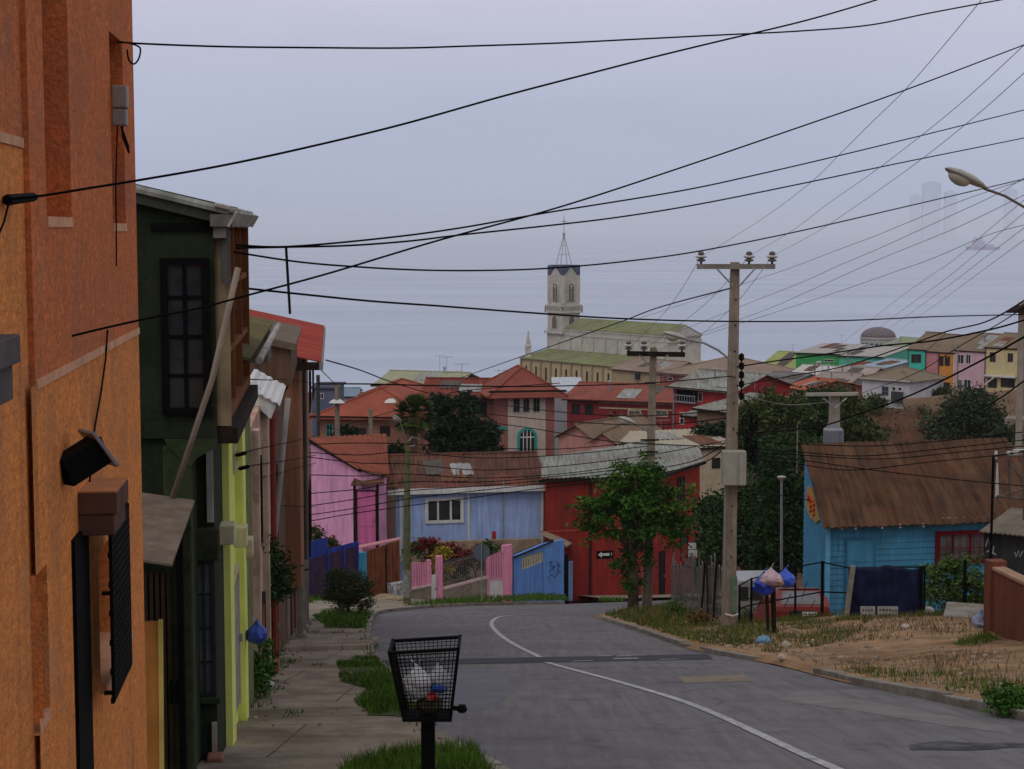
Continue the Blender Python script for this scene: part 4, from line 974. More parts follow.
gp_ = m_.build('gate_slats', PPINK, pf); MB().box(f, U(489.7), U(503.4), -.10, -.05, Z(496, 600), Z(496, 579)).build('gate_panel', WHITE, gp_)
# blue garage front
BGAR = paint('cornflower_paint', (.13, .27, .62), streak=.2)
f = facpx(514, 82.4, 564, 84, 580); U = lambda x: f.uv(x, 580)[0]; Z = lambda x, y: f.uv(x, y)[1]
gg = thing('blue_garage', 'cornflower blue garage front with sloping top and cream grille strip', 'garage', f.p(1.2, 0, -18.2))
m_ = MB(); m_.box(f, U(543.5), U(564), -.2, 0, -19.2, Z(543.5, 544), z1b=Z(552, 541)); m_.box(f, U(514), U(522), -.2, -.0, -19.2, Z(514, 556), z1b=Z(522, 553)); m_.build('wall', BGAR, gg)
m_ = MB(); m_.box(f, U(522), U(543.5), -.2, -.01, Z(522, 557), Z(522, 553), z0b=Z(543.5, 551), z1b=Z(543.5, 544)); m_.build('header', BGAR, gg)
m_ = MB(); n = 8
for i in range(n):
    a, b = lerp(522.3, 543.2, i / n), lerp(522.3, 543.2, (i + 1) / n); m_.box(f, U(a) + .008, U(b) - .008, -.1, -.05, -19.2, Z(a, lerp(570, 562, i / n)), z1b=Z(b, lerp(570, 562, (i + 1) / n)))
dr = m_.build('garage_door', BGAR, gg)
m_ = MB()
for i in range(9):
    x = lerp(523, 543, i / 8); yb = lerp(570, 562, i / 8); m_.box(f, U(x) - .05, U(x) + .05, -.09, -.06, Z(x, yb), Z(x, yb - 11))
for k in (0, 10): m_.box(f, U(522.3), U(543.2), -.1, -.055, Z(522, 571 - k), Z(522, 569 - k), z0b=Z(543, 563 - k), z1b=Z(543, 561 - k))
m_.build('grille', mat('cream_grille', (.45, .42, .32), var=.2), dr)
gr_ = MB(); ww = -.0
def stroke(pts, r=.02): gr_.tube([f.p(U(x), .004, Z(x, y)) for (x, y) in pts], r, 4)
stroke([(549, 563), (552, 561), (550, 567), (554, 565), (553, 571)]); stroke([(549, 572), (552, 568), (556, 566), (559, 563), (558, 570), (555, 574)]); stroke([(548, 578), (551, 574), (555, 577), (560, 571)]); stroke([(556, 561), (560, 566), (557, 569), (561, 573)])
gr_.build('graffiti', mat('navy_spray', (.03, .045, .17)), gg)
MB().slab(at(513, 557, 82.2), at(553, 540.5, 83.6), at(553, 538.5, 85), at(513, 554, 84), .07).build('roof_edge', DARKW, gg)
MB().slab(at(541, 533, 85), at(567, 546, 84.2), at(572, 543, 86.2), at(548, 530, 87), .08).build('side_roof', mat('tan_sheet', (.30, .235, .17), var=.2), gg)
m_ = MB()
for x in (553, 556, 559, 562): m_.tube([f.p(U(x), -.1, Z(x, 560)), f.p(U(x), -.1, Z(x, 545))], .025, 5)
m_.build('window_bars', BLACK, gg)
tag(MB().abox(at(570.5, 582, 84.4), .11, .11, 1.05).build('gate_post', paint('steel_blue_paint', (.14, .24, .42))), 'pale steel blue post at the right end of the blue garage', 'post')
tag(MB().box(facpx(564.5, 84.2, 569, 84.3, 580), 0, .22, -.1, 0, -19, zat(555, 84.2)).build('iron_gate', BLACK), 'narrow black gate between the blue garage and its right hand post', 'gate')

# ---- red building on the corner
rb = thing('red_building', 'deep red corner building under a grey sheet roof', 'building', at(600, 600, 87))
Q = [at(541, 478, 85.8), at(657, 476, 87.2), at(704, 461, 92.3), at(700, 450, 96), at(647, 443, 97.5), at(541, 459, 91.5)]
zw = -19.6
F1 = Fac((Q[0].x, Q[0].y + .4), (Q[1].x - .3, Q[1].y + .4)); F2 = Fac((Q[1].x - .3, Q[1].y + .4), (Q[2].x - .2, Q[2].y + .2))
zt = Q[0].z - .08
m_ = MB(); m_.prism([(q.x, q.y, zw) for q in (F1.p(.3, 0, 0), F1.p(F1.L, 0, 0), F2.p(F2.L, 0, 0), F2.p(F2.L - .4, -3.4, 0), F1.p(F1.L * .6, -8.5, 0), F1.p(.6, -4.5, 0))], (0, 0, zt - zw)); m_.build('wall', REDB, rb)
m_ = MB(); m_.box(F1, .0, F1.L, .002, .025, zw, F1.uv(580, 560)[1]); m_.box(F2, 0, F2.L, .002, .025, zw, F1.uv(580, 560)[1]); m_.build('dado', paint('dark_red_dado', (.27, .03, .028)), rb)
m_ = MB(); e = Vector((0, 0, .1)); m_.sheet(Q[0], Q[1], Q[4] + e, Q[5] + e, 26, .03, sag=.03); m_.sheet(Q[1], Q[2], Q[3] + e, Q[4] + e, 12, .03, sag=.03); m_.build('roof', GREYROOF, rb)
MB().tube([Q[1] + Vector((0, -.05, -.08)), Q[2] + Vector((.05, -.05, -.08))], .1, 6).build('gutter', DARKW, rb)
MB().box(F1, -.2, F1.L, .30, .40, zt - .16, zt - .02).build('fascia', DARKW, rb)
u = F1.uv(590, 540)[0]; MB().tube([F1.p(u, .08, zw), F1.p(u, .08, zt - .1)], .07, 8).build('downpipe', mat('dark_pipe', (.05, .015, .013)), rb)
MB().box(F1, 0, F1.L, .001, .03, F1.uv(580, 530.5)[1], F1.uv(580, 529.5)[1]).build('string_course', paint('light_red', (.45, .08, .06)), rb)
a, z1 = F2.uv(680, 535); b, z0 = F2.uv(687.5, 562)
win(rb, F2, 680, 535, 687.5, 562, cols=1, rows=2, fm=BLACK, gm=GLASS)
win(rb, F2, 677, 478, 684, 503, cols=2, rows=2, fm=DARKW, gm=GLASS); win(rb, F2, 692, 505, 698, 520, cols=1, rows=2, fm=DARKW, gm=GLASS)
door(rb, F2, 658.5, 552, 664, 600, DARKW, DARKW); door(rb, F2, 692, 560, 697, 600, DARKW, DARKW)
# arrow sign
a, z1 = F1.uv(596.5, 551); b, z0 = F1.uv(613, 557.5)
sg = thing('arrow_sign', 'black one way sign with a white arrow on the red wall', 'sign', F1.p(a, .05, z0))
MB().box(F1, a, b, .03, .06, z0, z1).build('plate', BLACK, sg); zc = (z0 + z1) / 2; h = (z1 - z0)
ar = [(a + .06, zc), (a + .26, zc + h * .4), (a + .26, zc + h * .17), (b - .06, zc + h * .17), (b - .12, zc), (b - .06, zc - h * .17), (a + .26, zc - h * .17), (a + .26, zc - h * .4)]
MB().prism([F1.p(u, .062, z) for (u, z) in ar], F1.p(0, .006, 0) - F1.p(0, 0, 0)).build('arrow', WHITE, sg)
# white two-panel sign on the side wall
sg = thing('notice_sign', 'two white notice plates on a post by the picket fence', 'sign', at(691, 560, 66))
f = facpx(688, 66, 697, 66, 550); m_ = MB(); m_.box(f, 0, .31, 0, .02, f.uv(690, 549)[1], f.uv(690, 543)[1]); m_.box(f, .02, .36, .0, .02, f.uv(690, 557)[1], f.uv(690, 550)[1]); m_.build('plate', WHITE, sg)
m_ = MB(); m_.box(f, .06, .16, .021, .025, f.uv(690, 547.5)[1], f.uv(690, 546)[1]); m_.box(f, .08, .2, .021, .025, f.uv(690, 554)[1], f.uv(690, 553)[1]); m_.build('lettering', BLACK, sg)
MB().tube([f.p(.17, -.03, f.uv(690, 543)[1]), f.p(.17, -.03, -15.2)], .03, 6).build('post', GREYM, sg)
# octagonal sign seen from behind
sp = thing('stop_sign', 'octagonal sign seen from behind in front of the garden railing', 'sign', at(481, 603, 76))
c = at(481.5, 552.5, 76); m_ = MB(); r = .40
m_.prism([c + Vector((math.cos(R(22.5 + 45 * i)) * r, 0, math.sin(R(22.5 + 45 * i)) * r)) for i in range(8)], (0, .02, 0)); m_.build('plate', mat('sign_back', (.10, .12, .15), var=.2, rough=.5), sp)
MB().tube([c + Vector((0, -.03, .4)), Vector((c.x, c.y - .03, G(76) - .1))], .03, 6).build('post', GREYM, sp)

# ---- blue wooden house on the right
BWOOD = mat('turquoise_boards', (.06, .25, .42), var=.16, sc=2, streak=.25, dirt=(.05, .18, .30), dsc=1.2, bump=.15)
f = facpx(827, 53, 1060, 54.4, 518)
bw = thing('wooden_house', 'turquoise blue clapboard house with a rusty tin roof', 'house', f.p(3, 0, -12))
ze = f.uv(900, 519)[1]; L_ = f.L; dp = 4.6; rh = 1.55
def clap(m, F, u0, u1, z0, z1, bh=.19):
    z = z0; k = 0
    while z < z1 - .01:
        zz = min(z + bh, z1); m.hexa([F.p(u0, .03, z), F.p(u1, .03, z), F.p(u1, -.05, z), F.p(u0, -.05, z), F.p(u0, .008, zz), F.p(u1, .008, zz), F.p(u1, -.05, zz), F.p(u0, -.05, zz)]); z = zz
m_ = MB(); clap(m_, f, 0, L_, -13, ze); 
sA = f.p(0, 0, 0); sB = at(804, 540, 57.3); rh = at(806, 446, 57.4).z - ze; sf = Fac((sB.x, sB.y), (sA.x, sA.y))
clap(m_, sf, 0, sf.L, -13, ze)
z = ze
while z < ze + rh - .2:
    t = (z + .25 - ze) / rh; clap(m_, sf, 0, max(.05, sf.L * (1 - t)), z, z + .19); z += .19
m_.build('wall', BWOOD, bw)
MB().box(f, 1.6, L_, -dp, -.06, -13, ze - .05).build('inner_wall', DARKW, bw)
layer(BWOOD, (.045, .11, .16), (1.5, 1.5, .3), .55, .7, .6)
RROOF = mat('rust_brown_roof', (.088, .044, .024), var=.3, sc=1.2, rough=.8, streak=.55, sdir='y', dirt=(.11, .045, .024), dsc=.7)
m_ = MB(); s = rh / dp
m_.sheet(f.p(-.25, .42, ze - s * .42 + .05), f.p(L_ + .4, .42, ze - s * .42 + .05), f.p(L_ + .4, -dp - .1, ze + rh + .08), Vector((sB.x - .12, sB.y + .1, ze + rh + .08)), 34, .028, sag=.03)
layer(RROOF, (.16, .085, .05), (1.5, .25, .25), .54, .68, .7); layer(RROOF, (.045, .028, .02), (1.1, .3, .3), .56, .68, .7); m_.build('roof', RROOF, bw)
for (x, c_) in ((838, 1), (851.5, 0), (878, 0), (896, 0), (919, 0)):
    u = f.uv(x, 520)[0]; MB().box(f, u - .03, u + .03, .0, .36, ze - .22, ze - .10).build('rafter_end', WHITE if not c_ else mat('mustard', (.4, .25, .05)), bw)
MB().box(f, -.04, .10, .032, .06, -13, ze - .03).build('corner_board', paint('turquoise_trim', (.13, .40, .62)), bw)
MB().box(f, f.uv(941, 520)[0], f.uv(985, 520)[0], .04, .1, f.uv(950, 523)[1], f.uv(950, 517)[1]).build('board', mat('tan_plank', (.26, .19, .09), var=.25, streak=.3), bw)
door(bw, f, 845, 538, 873.5, 612, BWOOD, paint('turquoise_dark_trim', (.04, .15, .27)), w=.034)
wn = win(bw, f, 935, 531, 986, 562, cols=3, rows=1, fm=mat('crimson_frame', (.13, .008, .014), var=.2), gm=GLASSB, fr=.11, bar=.05, proud=.09, w=.034)
u0, z1 = f.uv(938, 534); u1, z0 = f.uv(984, 560); g_ = MB()
for i in range(8): 
    u = lerp(u0, u1, i / 7); g_.tube([f.p(u, .16, z0), f.p(u, .16, z1)], .016, 5)
for k in range(3):
    z = lerp(z0, z1, k / 2); g_.box(f, u0, u1, .15, .17, z - .014, z + .014)
g_.build('window_grille', MATS['crimson_frame'], wn)
# yellow sign under the gable
a, z1 = sf.uv(810, 487); b, z0 = sf.uv(824, 522)
ys_ = thing('shop_sign', 'faded yellow sign with red lettering under the wooden house gable', 'sign', sf.p((a + b) / 2, .05, z0))
P = [sf.uv(809, 486), sf.uv(814, 489), sf.uv(821, 520), sf.uv(818, 523), sf.uv(811, 516), sf.uv(807.5, 505)]
MB().prism([sf.p(u, .04, z) for (u, z) in P], sf.p(0, .03, 0) - sf.p(0, 0, 0)).build('board', mat('yellow_sign_paint', (.42, .22, .03), var=.25, sc=4, dirt=(.35, .3, .2), dsc=5), ys_)
m_ = MB()
for (x, y0, y1) in ((811, 495, 501), (813.5, 498, 512), (816.5, 501, 516)):
    pts = [sf.uv(x, lerp(y0, y1, k / 6)) for k in range(7)]
    m_.tube([sf.p(u + (.10 if k % 2 else -.1), .075, z) for k, (u, z) in enumerate(pts)], .05, 5)
m_.build('lettering', mat('red_letter_paint', (.42, .04, .02)), ys_)
# dark shed and metal frame at the right
f3 = facpx(985, 43, 1060, 42, 540)
sh = thing('dark_shed', 'dark timber shed with a grey sheet roof behind the brown wall', 'shed', f3.p(1, 0, -10.6))
MB().box(f3, 0, f3.L, -2.5, 0, -11.5, f3.uv(1000, 533)[1]).build('wall', mat('tarred_boards', (.035, .036, .04), var=.3, streak=.3), sh)
z = f3.uv(1000, 532)[1]; MB().sheet(f3.p(-.1, .25, z + .02), f3.p(f3.L, .25, z + .02), f3.p(f3.L, -2.6, z + .22), f3.p(-.1, -2.6, z + .22), 16, .015).build('roof', mat('pale_shed_roof', (.17, .145, .11), var=.25, sc=2), sh)
g_ = MB()
def st2(pts): g_.tube([f3.p(f3.uv(x, y)[0], .012, f3.uv(x, y)[1]) for (x, y) in pts], .018, 4)
st2([(986, 546), (988, 538), (990, 546), (991, 538)]); st2([(987, 552), (991, 549), (993, 554)]); st2([(994, 546), (993, 552), (996, 555)])
st2([(1015, 552), (1016, 557), (1019, 550), (1020, 557), (1023, 551)])
g_.build('graffiti', mat('pale_spray', (.38, .40, .45)), sh)
fr = thing('metal_frame', 'bare metal sign frame on a black post above the dark shed', 'frame', at(991.5, 520, 41.5))
MB().tube([at(991.5, 525, 41.5) + Vector((0, 0, -2.0)), at(993.5, 456, 41.5)], .035, 6).build('post', BLACK, fr)
m_ = MB(); TT = lambda *ps: m_.tube([at(*p) for p in ps], .032, 5)
TT((994, 456, 41.5), (1024, 451, 40.2), (1060, 446, 39)); TT((995, 496, 41.5), (1030, 500, 40.2)); TT((996, 458, 41.5), (998, 497, 41.5)); TT((1009, 459, 41), (1010, 498, 41)); TT((1010, 463, 41), (1026, 481, 40.2)); TT((1024, 451, 40.2), (1024, 520, 40.2)); TT((998, 497, 41.5), (1024, 489, 42.5)); TT((994, 456, 41.5), (1024, 456, 43))
m_.build('rails', mat('frame_steel', (.11, .09, .075), var=.3), fr)
MB().hexa([at(995, 497, 41.4), at(999, 497, 41.4), at(999, 497, 41.5), at(995, 497, 41.5), at(996.5, 463, 41.4), at(998, 463, 41.4), at(998, 463, 41.5), at(996.5, 463, 41.5)]).build('strip', WHITE, fr)
m_ = MB(); m_.abox(at(1012, 453, 40.8), .12, .05, .04).abox(at(1020, 451.5, 40.4), .16, .05, .05).abox(at(996, 455, 41.5), .03, .03, .10); m_.build('cloth_scrap', WHITE, fr)
# brown boundary wall
BWALL = mat('red_brown_render', (.17, .06, .038), var=.15, sc=2, streak=.2, bump=.3, dirt=(.13, .05, .035), dsc=.8)
f = facpx(986, 33.2, 1026, 31.4, 620); f = Fac(tuple(f.p(0, 0, 0))[:2], tuple(f.p(4.5, 0, 0))[:2])
wl2 = thing('boundary_wall', 'red brown rendered wall with end pillar at the right edge', 'wall', f.p(1, 0, -8.4))
z1 = f.uv(1010, 578)[1]; zb = f.uv(990, 664)[1] - .4
MB().box(f, .3, 4.5, -.2, 0, zb, z1).build('panel', BWALL, wl2)
MB().box(f, .0, .302, -.28, .06, zb, f.uv(990, 560)[1]).build('pillar', BWALL, wl2, bevel=.01)
MB().box(f, .302, 4.5, -.23, .04, z1 + .002, z1 + .07).build('coping', mat('tan_coping', (.34, .21, .14), var=.2), wl2, bevel=.01)
z = f.uv(1005, 638)[1]; MB().box(f, .302, 4.5, .0, .06, zb, z).build('plinth', BWALL, wl2)
MB().box(f, .302, 4.5, .062, .066, z - .05, z).build('plinth_edge', MATS['tan_coping'], wl2)
bag('plastic_bag', 'blue and white plastic bag hanging on the brown wall pillar', f.p(-.10, .05, f.uv(985, 621)[1]), .17, mat('blue_white_plastic', (.30, .33, .48), var=.5, sc=3, rough=.35, bump=.3, dirt=(.02, .04, .22), dsc=2.5), 9)
# ================================================================== MIDDLE DISTANCE AND FAR HOUSES
BRICKR = paint('terracotta_wall', (.30, .125, .105), var=.15); BEIGE = paint('beige_plaster', (.50, .42, .36), streak=.12)
# red roofed villa with arched teal window
f = facpx(497.5, 112, 554.5, 112.6, 420); Z = lambda y: f.uv(525, y)[1]; U = lambda x: f.uv(x, 420)[0]
v = house('villa', 'terracotta villa with hipped red roof and teal arched window', f, f.L, 5.2, -21, Z(389), BRICKR, mat('villa_roof', (.24, .07, .05), var=.2, sc=.9, dirt=(.2, .055, .04), dsc=.5), 'hip', 1.25, .75)
MB().box(f, U(507.7), U(545.5), .002, .06, -21, Z(391)).build('centre_panel', BEIGE, v)
for (a, b) in ((513, 519.6), (523, 529.3), (533, 539.6)):
    frame_in(v, f, U(a), U(b), Z(412), Z(397.5), cols=2, rows=2, fm=mat('grey_teal_frame', (.10, .16, .16)), gm=GLASS, fr=.05, bar=.03, w=.062)
TEAL = paint('teal_frame_paint', (.03, .30, .28)); uc = U(526.8); ro = U(536.5) - uc; ri = ro - .17; zs = Z(437)
ou = [(uc + ro * math.cos(math.pi * k / 12), zs + ro * math.sin(math.pi * k / 12)) for k in range(13)] + [(uc - ro, Z(456)), (uc + ro, Z(456))]
inn = [(uc + ri * math.cos(math.pi * k / 12), zs + ri * math.sin(math.pi * k / 12)) for k in range(13)] + [(uc - ri, Z(456)), (uc + ri, Z(456))]
m_ = MB(); 
for k in range(len(ou)):
    j = (k + 1) % len(ou); 
    if k == 13: continue
    m_.prism([f.p(*(ou[k][0], .07, ou[k][1])), f.p(ou[j][0], .07, ou[j][1]), f.p(inn[j][0], .07, inn[j][1]), f.p(inn[k][0], .07, inn[k][1])], f.p(0, .08, 0) - f.p(0, 0, 0))
aw_ = m_.build('arched_window', TEAL, v); MB().prism([f.p(u, .065, z) for (u, z) in inn], f.p(0, .02, 0) - f.p(0, 0, 0)).build('pane', GLASS, aw_)
m_ = MB()
for k in (-.5, 0, .5): m_.box(f, uc + ri * k - .03, uc + ri * k + .03, .09, .12, Z(456), zs + ri * (.85 if k else 1))
m_.box(f, uc - ri, uc + ri, .09, .115, zs - .04, zs + .04); m_.build('glazing_bar', WHITE, aw_)
MB().box(f, -.1, U(507), .0, .12, Z(429), Z(426.5)).build('ledge', TEAL, v)
m_ = MB().tube([f.p(.4, -2, Z(389)), f.p(.4, -2, Z(371))], .02, 4); m_.tube([f.p(.1, -2, Z(373)), f.p(1.3, -2, Z(372))], .015, 4); [m_.tube([f.p(.2 + .25 * k, -2.2, Z(372.6)), f.p(.2 + .25 * k, -1.8, Z(372.6))], .01, 4) for k in range(5)]; m_.build('aerial', GREYM, v)
f = facpx(424, 114.5, 497, 114, 420)
h_ = house('villa_wing', 'long terracotta wing with red roof left of the villa', f, f.L, 7, -21, f.uv(460, 397)[1], BRICKR, REDROOF, 'gable', .9, .4)
for x in (445, 462, 478): win(h_, f, x, 401, x + 9, 417, cols=2, rows=2, fm=DARKW)
# big red roofs on the left
BRK = mat('tired_brick', (.27, .13, .09), var=.25, sc=1.5, dirt=(.16, .09, .07), dsc=.6)
f = facpx(317, 119, 425, 118, 425); Z = lambda y: f.uv(370, y)[1]
h_ = house('brick_house', 'long brick house with a wide orange red hipped roof', f, f.L, 15, -20, Z(415.5), BRK, mat('orange_red_tiles', (.30, .08, .05), var=.2, sc=1.2, dirt=(.22, .065, .045), dsc=.4), 'hip', 1.55, .5)
win(h_, f, 354, 428, 366, 436, cols=2, rows=1, fm=DARKW); win(h_, f, 326, 424, 333, 437, cols=2, rows=2, fm=TEAL); win(h_, f, 380, 426, 390, 436, cols=2, rows=2, fm=DARKW)
MB().lathe(f.p(f.uv(385, 420)[0], -2.2, Z(413)), [(.5, 0), (.5, .5), (.62, .55), (.2, .8)], 12).build('roof_vent', WHITE, h_)
f = facpx(384, 152, 447, 150, 385); Z = lambda y: f.uv(410, y)[1]
h_ = house('olive_roof_house', 'dark red house with a pale olive roof on the skyline', f, f.L, 7, -21, Z(384.5), paint('maroon_wall', (.22, .045, .045)), mat('pale_olive_roof', (.34, .35, .24), var=.15, sc=1, streak=.2), 'gable', .85, 1.0)
win(h_, f, 428, 384.5, 440, 391, cols=2, rows=1, fm=DARKW); win(h_, f, 392, 386, 398, 391, cols=1, rows=1, fm=DARKW)
f = facpx(445, 153, 478, 154, 388); house('flat_olive_house', 'low house with a flat olive roof right of the maroon one', f, f.L, 6, -21, f.uv(460, 381)[1], paint('grey_wall', (.3, .3, .3)), MATS['pale_olive_roof'], 'shed', .3, .5)
f = facpx(312, 165, 338, 165, 395); h_ = house('navy_house', 'small navy and grey house at the far left beside the sea', f, f.L, 6, -24, f.uv(320, 389)[1], paint('navy_grey_wall', (.12, .14, .22)), mat('slate_roof', (.06, .065, .09), var=.2), 'flat', 0, .2)
win(h_, f, 318, 393, 324, 399, cols=2, rows=1)
f = facpx(336, 190, 356, 190, 398); house('pale_blue_house', 'tiny pale blue roofed house by the shore at left', f, f.L, 6, -24, f.uv(340, 396)[1], paint('pale_wall', (.4, .42, .45)), paint('pale_blue_roof', (.20, .27, .34)), 'gable', .6, .3)
# dark red long building
f = facpx(567, 141, 672, 138, 410); Z = lambda y: f.uv(620, y)[1]; U = lambda x: f.uv(x, 410)[0]
MAROON = paint('maroon_paint', (.22, .035, .04), var=.15)
h_ = house('maroon_building', 'long maroon building with cream bands below the church', f, f.L, 9, -24, Z(400), MAROON, mat('faded_red_roof', (.26, .08, .06), var=.25, sc=.8, streak=.3), 'gable', .9, .4)
for (ya_, yb_) in ((403.5, 402), (409, 407.8)): MB().box(f, U(599), U(672), .002, .06, Z(ya_), Z(yb_)).build('cream_band', CREAM, h_)
win(h_, f, 628, 409.5, 641, 417, cols=2, rows=1, fm=CREAM, gm=GLASSB, fr=.1); win(h_, f, 655, 409.5, 668, 417, cols=2, rows=1, fm=CREAM, gm=GLASSB, fr=.1)
win(h_, f, 572, 404, 580, 414, cols=2, rows=2, fm=DARKW); win(h_, f, 585, 404, 593, 414, cols=2, rows=2, fm=DARKW)
# white roofed and misc small pieces
f = facpx(556, 150, 580, 150, 395); house('white_roof_shed', 'small shed with a bluish white roof right of the villa', f, f.L, 5, -22, f.uv(565, 391)[1], paint('shed_wall', (.35, .36, .38)), paint('white_blue_roof', (.5, .53, .58)), 'shed', .7, .3)
PKG = paint('salmon_wall', (.52, .26, .22)); BT = mat('brown_tiles', (.20, .14, .095), var=.25, sc=2, streak=.2)
f = facpx(559, 112, 597, 110, 435); house('salmon_house', 'salmon house with a brown tiled gable beside the villa', f, f.L, 7, -22, f.uv(575, 437)[1], PKG, BT, 'front', .85, .35)
f = facpx(591, 108.5, 615, 108, 440); house('salmon_annex', 'lower salmon annex with small brown gable', f, f.L, 4, -22, f.uv(603, 441)[1], PKG, BT, 'front', .55, .3)
f = facpx(640, 106, 738, 108, 455); Z = lambda y: f.uv(700, y)[1]
h_ = house('cream_house', 'long cream walled house behind the grey sheet roof', f, f.L, 6, -21, Z(447), paint('cream_wall', (.48, .40, .28), streak=.2), mat('pale_sand_roof', (.38, .34, .26), var=.15), 'shed', .35, .2)
win(h_, f, 712, 458, 720, 468, cols=2, rows=2, fm=DARKW)
# red balcony house
f = facpx(674, 128, 732, 124, 400); Z = lambda y: f.uv(700, y)[1]; RED2 = paint('bright_red_wall', (.42, .045, .05), var=.12)
h_ = house('balcony_house', 'bright red house with a dark balcony and grey roof', f, f.L, 7, -22, Z(388), RED2, GREYROOF, 'gable', 1.0, .5)
m_ = MB(); m_.box(f, .3, 2.3, .004, .05, Z(403), Z(390)); m_.build('balcony_shade_panel', BLACK, h_)  # black panel on the wall paints the shade inside the balcony
m_ = MB()
for k in range(9): u = .3 + .25 * k; m_.box(f, u - .02, u + .02, .3, .34, Z(402.5), Z(397))
m_.box(f, .25, 2.35, .29, .35, Z(397), Z(396)); m_.box(f, .25, 2.35, .0, .36, Z(404), Z(402.6)); m_.build('railing', GREYM, h_)
win(h_, f, 694, 392, 703, 402, cols=2, rows=1, fm=paint('pink_frame', (.5, .3, .3)))
win(h_, f, 680, 412, 688, 425, cols=2, rows=2); MB().tube([f.p(.05, .1, -22), f.p(.05, .1, Z(388))], .06, 6).build('downpipe', GREYM, h_)
f = facpx(697, 121, 731, 118, 420); house('brown_shed', 'brown rendered shed with a slanting grey roof by the tall pole', f, f.L, 5, -22, f.uv(710, 409)[1], paint('brown_render', (.22, .14, .095)), GREYROOF, 'shed', .7, .3)
f = facpx(684, 122.5, 697, 121.6, 420); house('red_lean_to', 'little bright red lean-to left of the brown shed', f, f.L, 3, -22, f.uv(690, 415)[1], RED2, GREYROOF, 'shed', .5, .25)
# beige hipped roofs behind the church
BROOF = mat('dusty_roof', (.27, .20, .155), var=.2, sc=.5, streak=.15, dirt=(.22, .15, .12), dsc=.2)
f = facpx(660, 222, 745, 212, 372); h_ = house('dusty_roof_house', 'wide house with a dusty beige hipped roof left of the tall pole', f, f.L, 13, -26, f.uv(700, 375)[1], paint('dull_red_wall', (.28, .09, .08)), BROOF, 'hip', 2.0, .5)
for x in (668, 680, 692, 704): win(h_, f, x, 377, x + 5, 381, cols=1, rows=1)
f = facpx(612, 240, 664, 232, 372); h_ = house('dusty_roof_annex', 'low beige roofed house touching the church nave', f, f.L, 9, -28, f.uv(640, 371)[1], paint('ochre_wall', (.40, .31, .19)), BROOF, 'gable', 1.3, .4)
MB().lathe(f.p(f.uv(638, 376)[0], .05, f.uv(638, 379)[1]), [(.02, 0), (.5, .02), (.5, .8), (.02, .82)], 10).build('round_window', GLASS, h_)
f = facpx(655, 150, 672, 149, 392); house('white_canopy', 'low white canopy behind the maroon building', f, f.L, 4, -23, f.uv(660, 391)[1], paint('shed_wall', (.35, .36, .38)), WHITE, 'hip', .35, .3)

# ---- church
STN = paint('church_stone', (.53, .51, .46), streak=.25, var=.15, dirt=(.42, .39, .34), dsc=.4); CREAMW = paint('church_cream', (.52, .43, .25), streak=.25, var=.12, dirt=(.38, .31, .19), dsc=.35)
SLATE = mat('blue_slate', (.09, .11, .17), var=.2, sc=1)
A = at(521, 358, 308); B = at(618, 367, 288); f = Fac((A.x, A.y), (B.x, B.y)); LA = f.L
ch = thing('church', 'pale stone church with a tall bell tower and green roof', 'church', f.p(LA / 2, -8, -34))
ze = f.uv(521, 358)[1]; wa = 7.5
zc0 = Fac(tuple(f.p(0, -wa, 0))[:2], tuple(f.p(1, -wa, 0))[:2]).uv(556, 349)[1]; fc = Fac(tuple(f.p(0, -wa, 0))[:2], tuple(f.p(40, -wa, 0))[:2]); zc1 = fc.uv(575, 331)[1]; LN = fc.uv(668, 345)[0]; UC = fc.uv(548, 340)[0]
MB().box(f, 0, LA * 1.3, -wa - 14, 0, -36, ze).build('aisle_wall', CREAMW, ch)
m_ = MB(); m_.sheet(f.p(-.3, .4, ze + .02), f.p(LA, .4, ze + .02), f.p(LA + 1.5, -wa, zc0), f.p(UC, -wa, zc0), 50, .05)
m_.face(f.p(-.3, .4, ze + .02), f.p(UC, -wa, zc0), f.p(UC, -wa - 8, zc0), f.p(-.3, -wa - 8.4, ze + .02)); m_.build('aisle_roof', OLIVEROOF, ch)
m_ = MB(); m_.box(f, UC, LN, -wa - 8, -wa, -36, zc1); m_.build('clerestory', STN, ch)
m_ = MB(); m_.box(f, UC - .2, LN + .2, -wa - 8.1, -wa + .12, zc1 - .9, zc1 - .6); m_.box(f, UC - .2, LN + .2, -wa - 8.1, -wa + .15, zc1 + .003, zc1 + .25); 
n = int(LN / 3.0)
for i in range(n + 1):
    u = lerp(UC + .1, LN - .2, i / n); m_.box(f, u - .12, u + .12, -wa, -wa + .22, zc0, zc1 - .92)
for i in range(n * 4): 
    u = lerp(UC + .2, LN - .4, i / (n * 4)); m_.box(f, u, u + .3, -wa + .001, -wa + .10, zc1 - .58, zc1 - .08)
m_.build('cornice', STN, ch)
m_ = MB(); m_.sheet(f.p(UC + 4.4, -wa + .2, zc1 + .3), f.p(LN + .1, -wa + .2, zc1 + .3), f.p(LN + .1, -wa - 4, zc1 + 2.1), f.p(UC + 4.4, -wa - 4, zc1 + 2.1), 60, .05); m_.sheet(f.p(UC + 4.4, -wa - 8.2, zc1 + .3), f.p(LN + .1, -wa - 8.2, zc1 + .3), f.p(LN + .1, -wa - 4.02, zc1 + 2.1), f.p(UC + 4.4, -wa - 4.02, zc1 + 2.1), 60, .05); m_.build('nave_roof', OLIVEROOF, ch)
m_ = MB(); m_.prism([f.p(LN - .1, -wa, zc1 + .26), f.p(LN - .1, -wa - 8, zc1 + .26), f.p(LN - .1, -wa - 4, zc1 + 2.0)], f.p(.15, 0, 0) - f.p(0, 0, 0)); m_.build('gable', STN, ch)
n = 12
bt = MB()
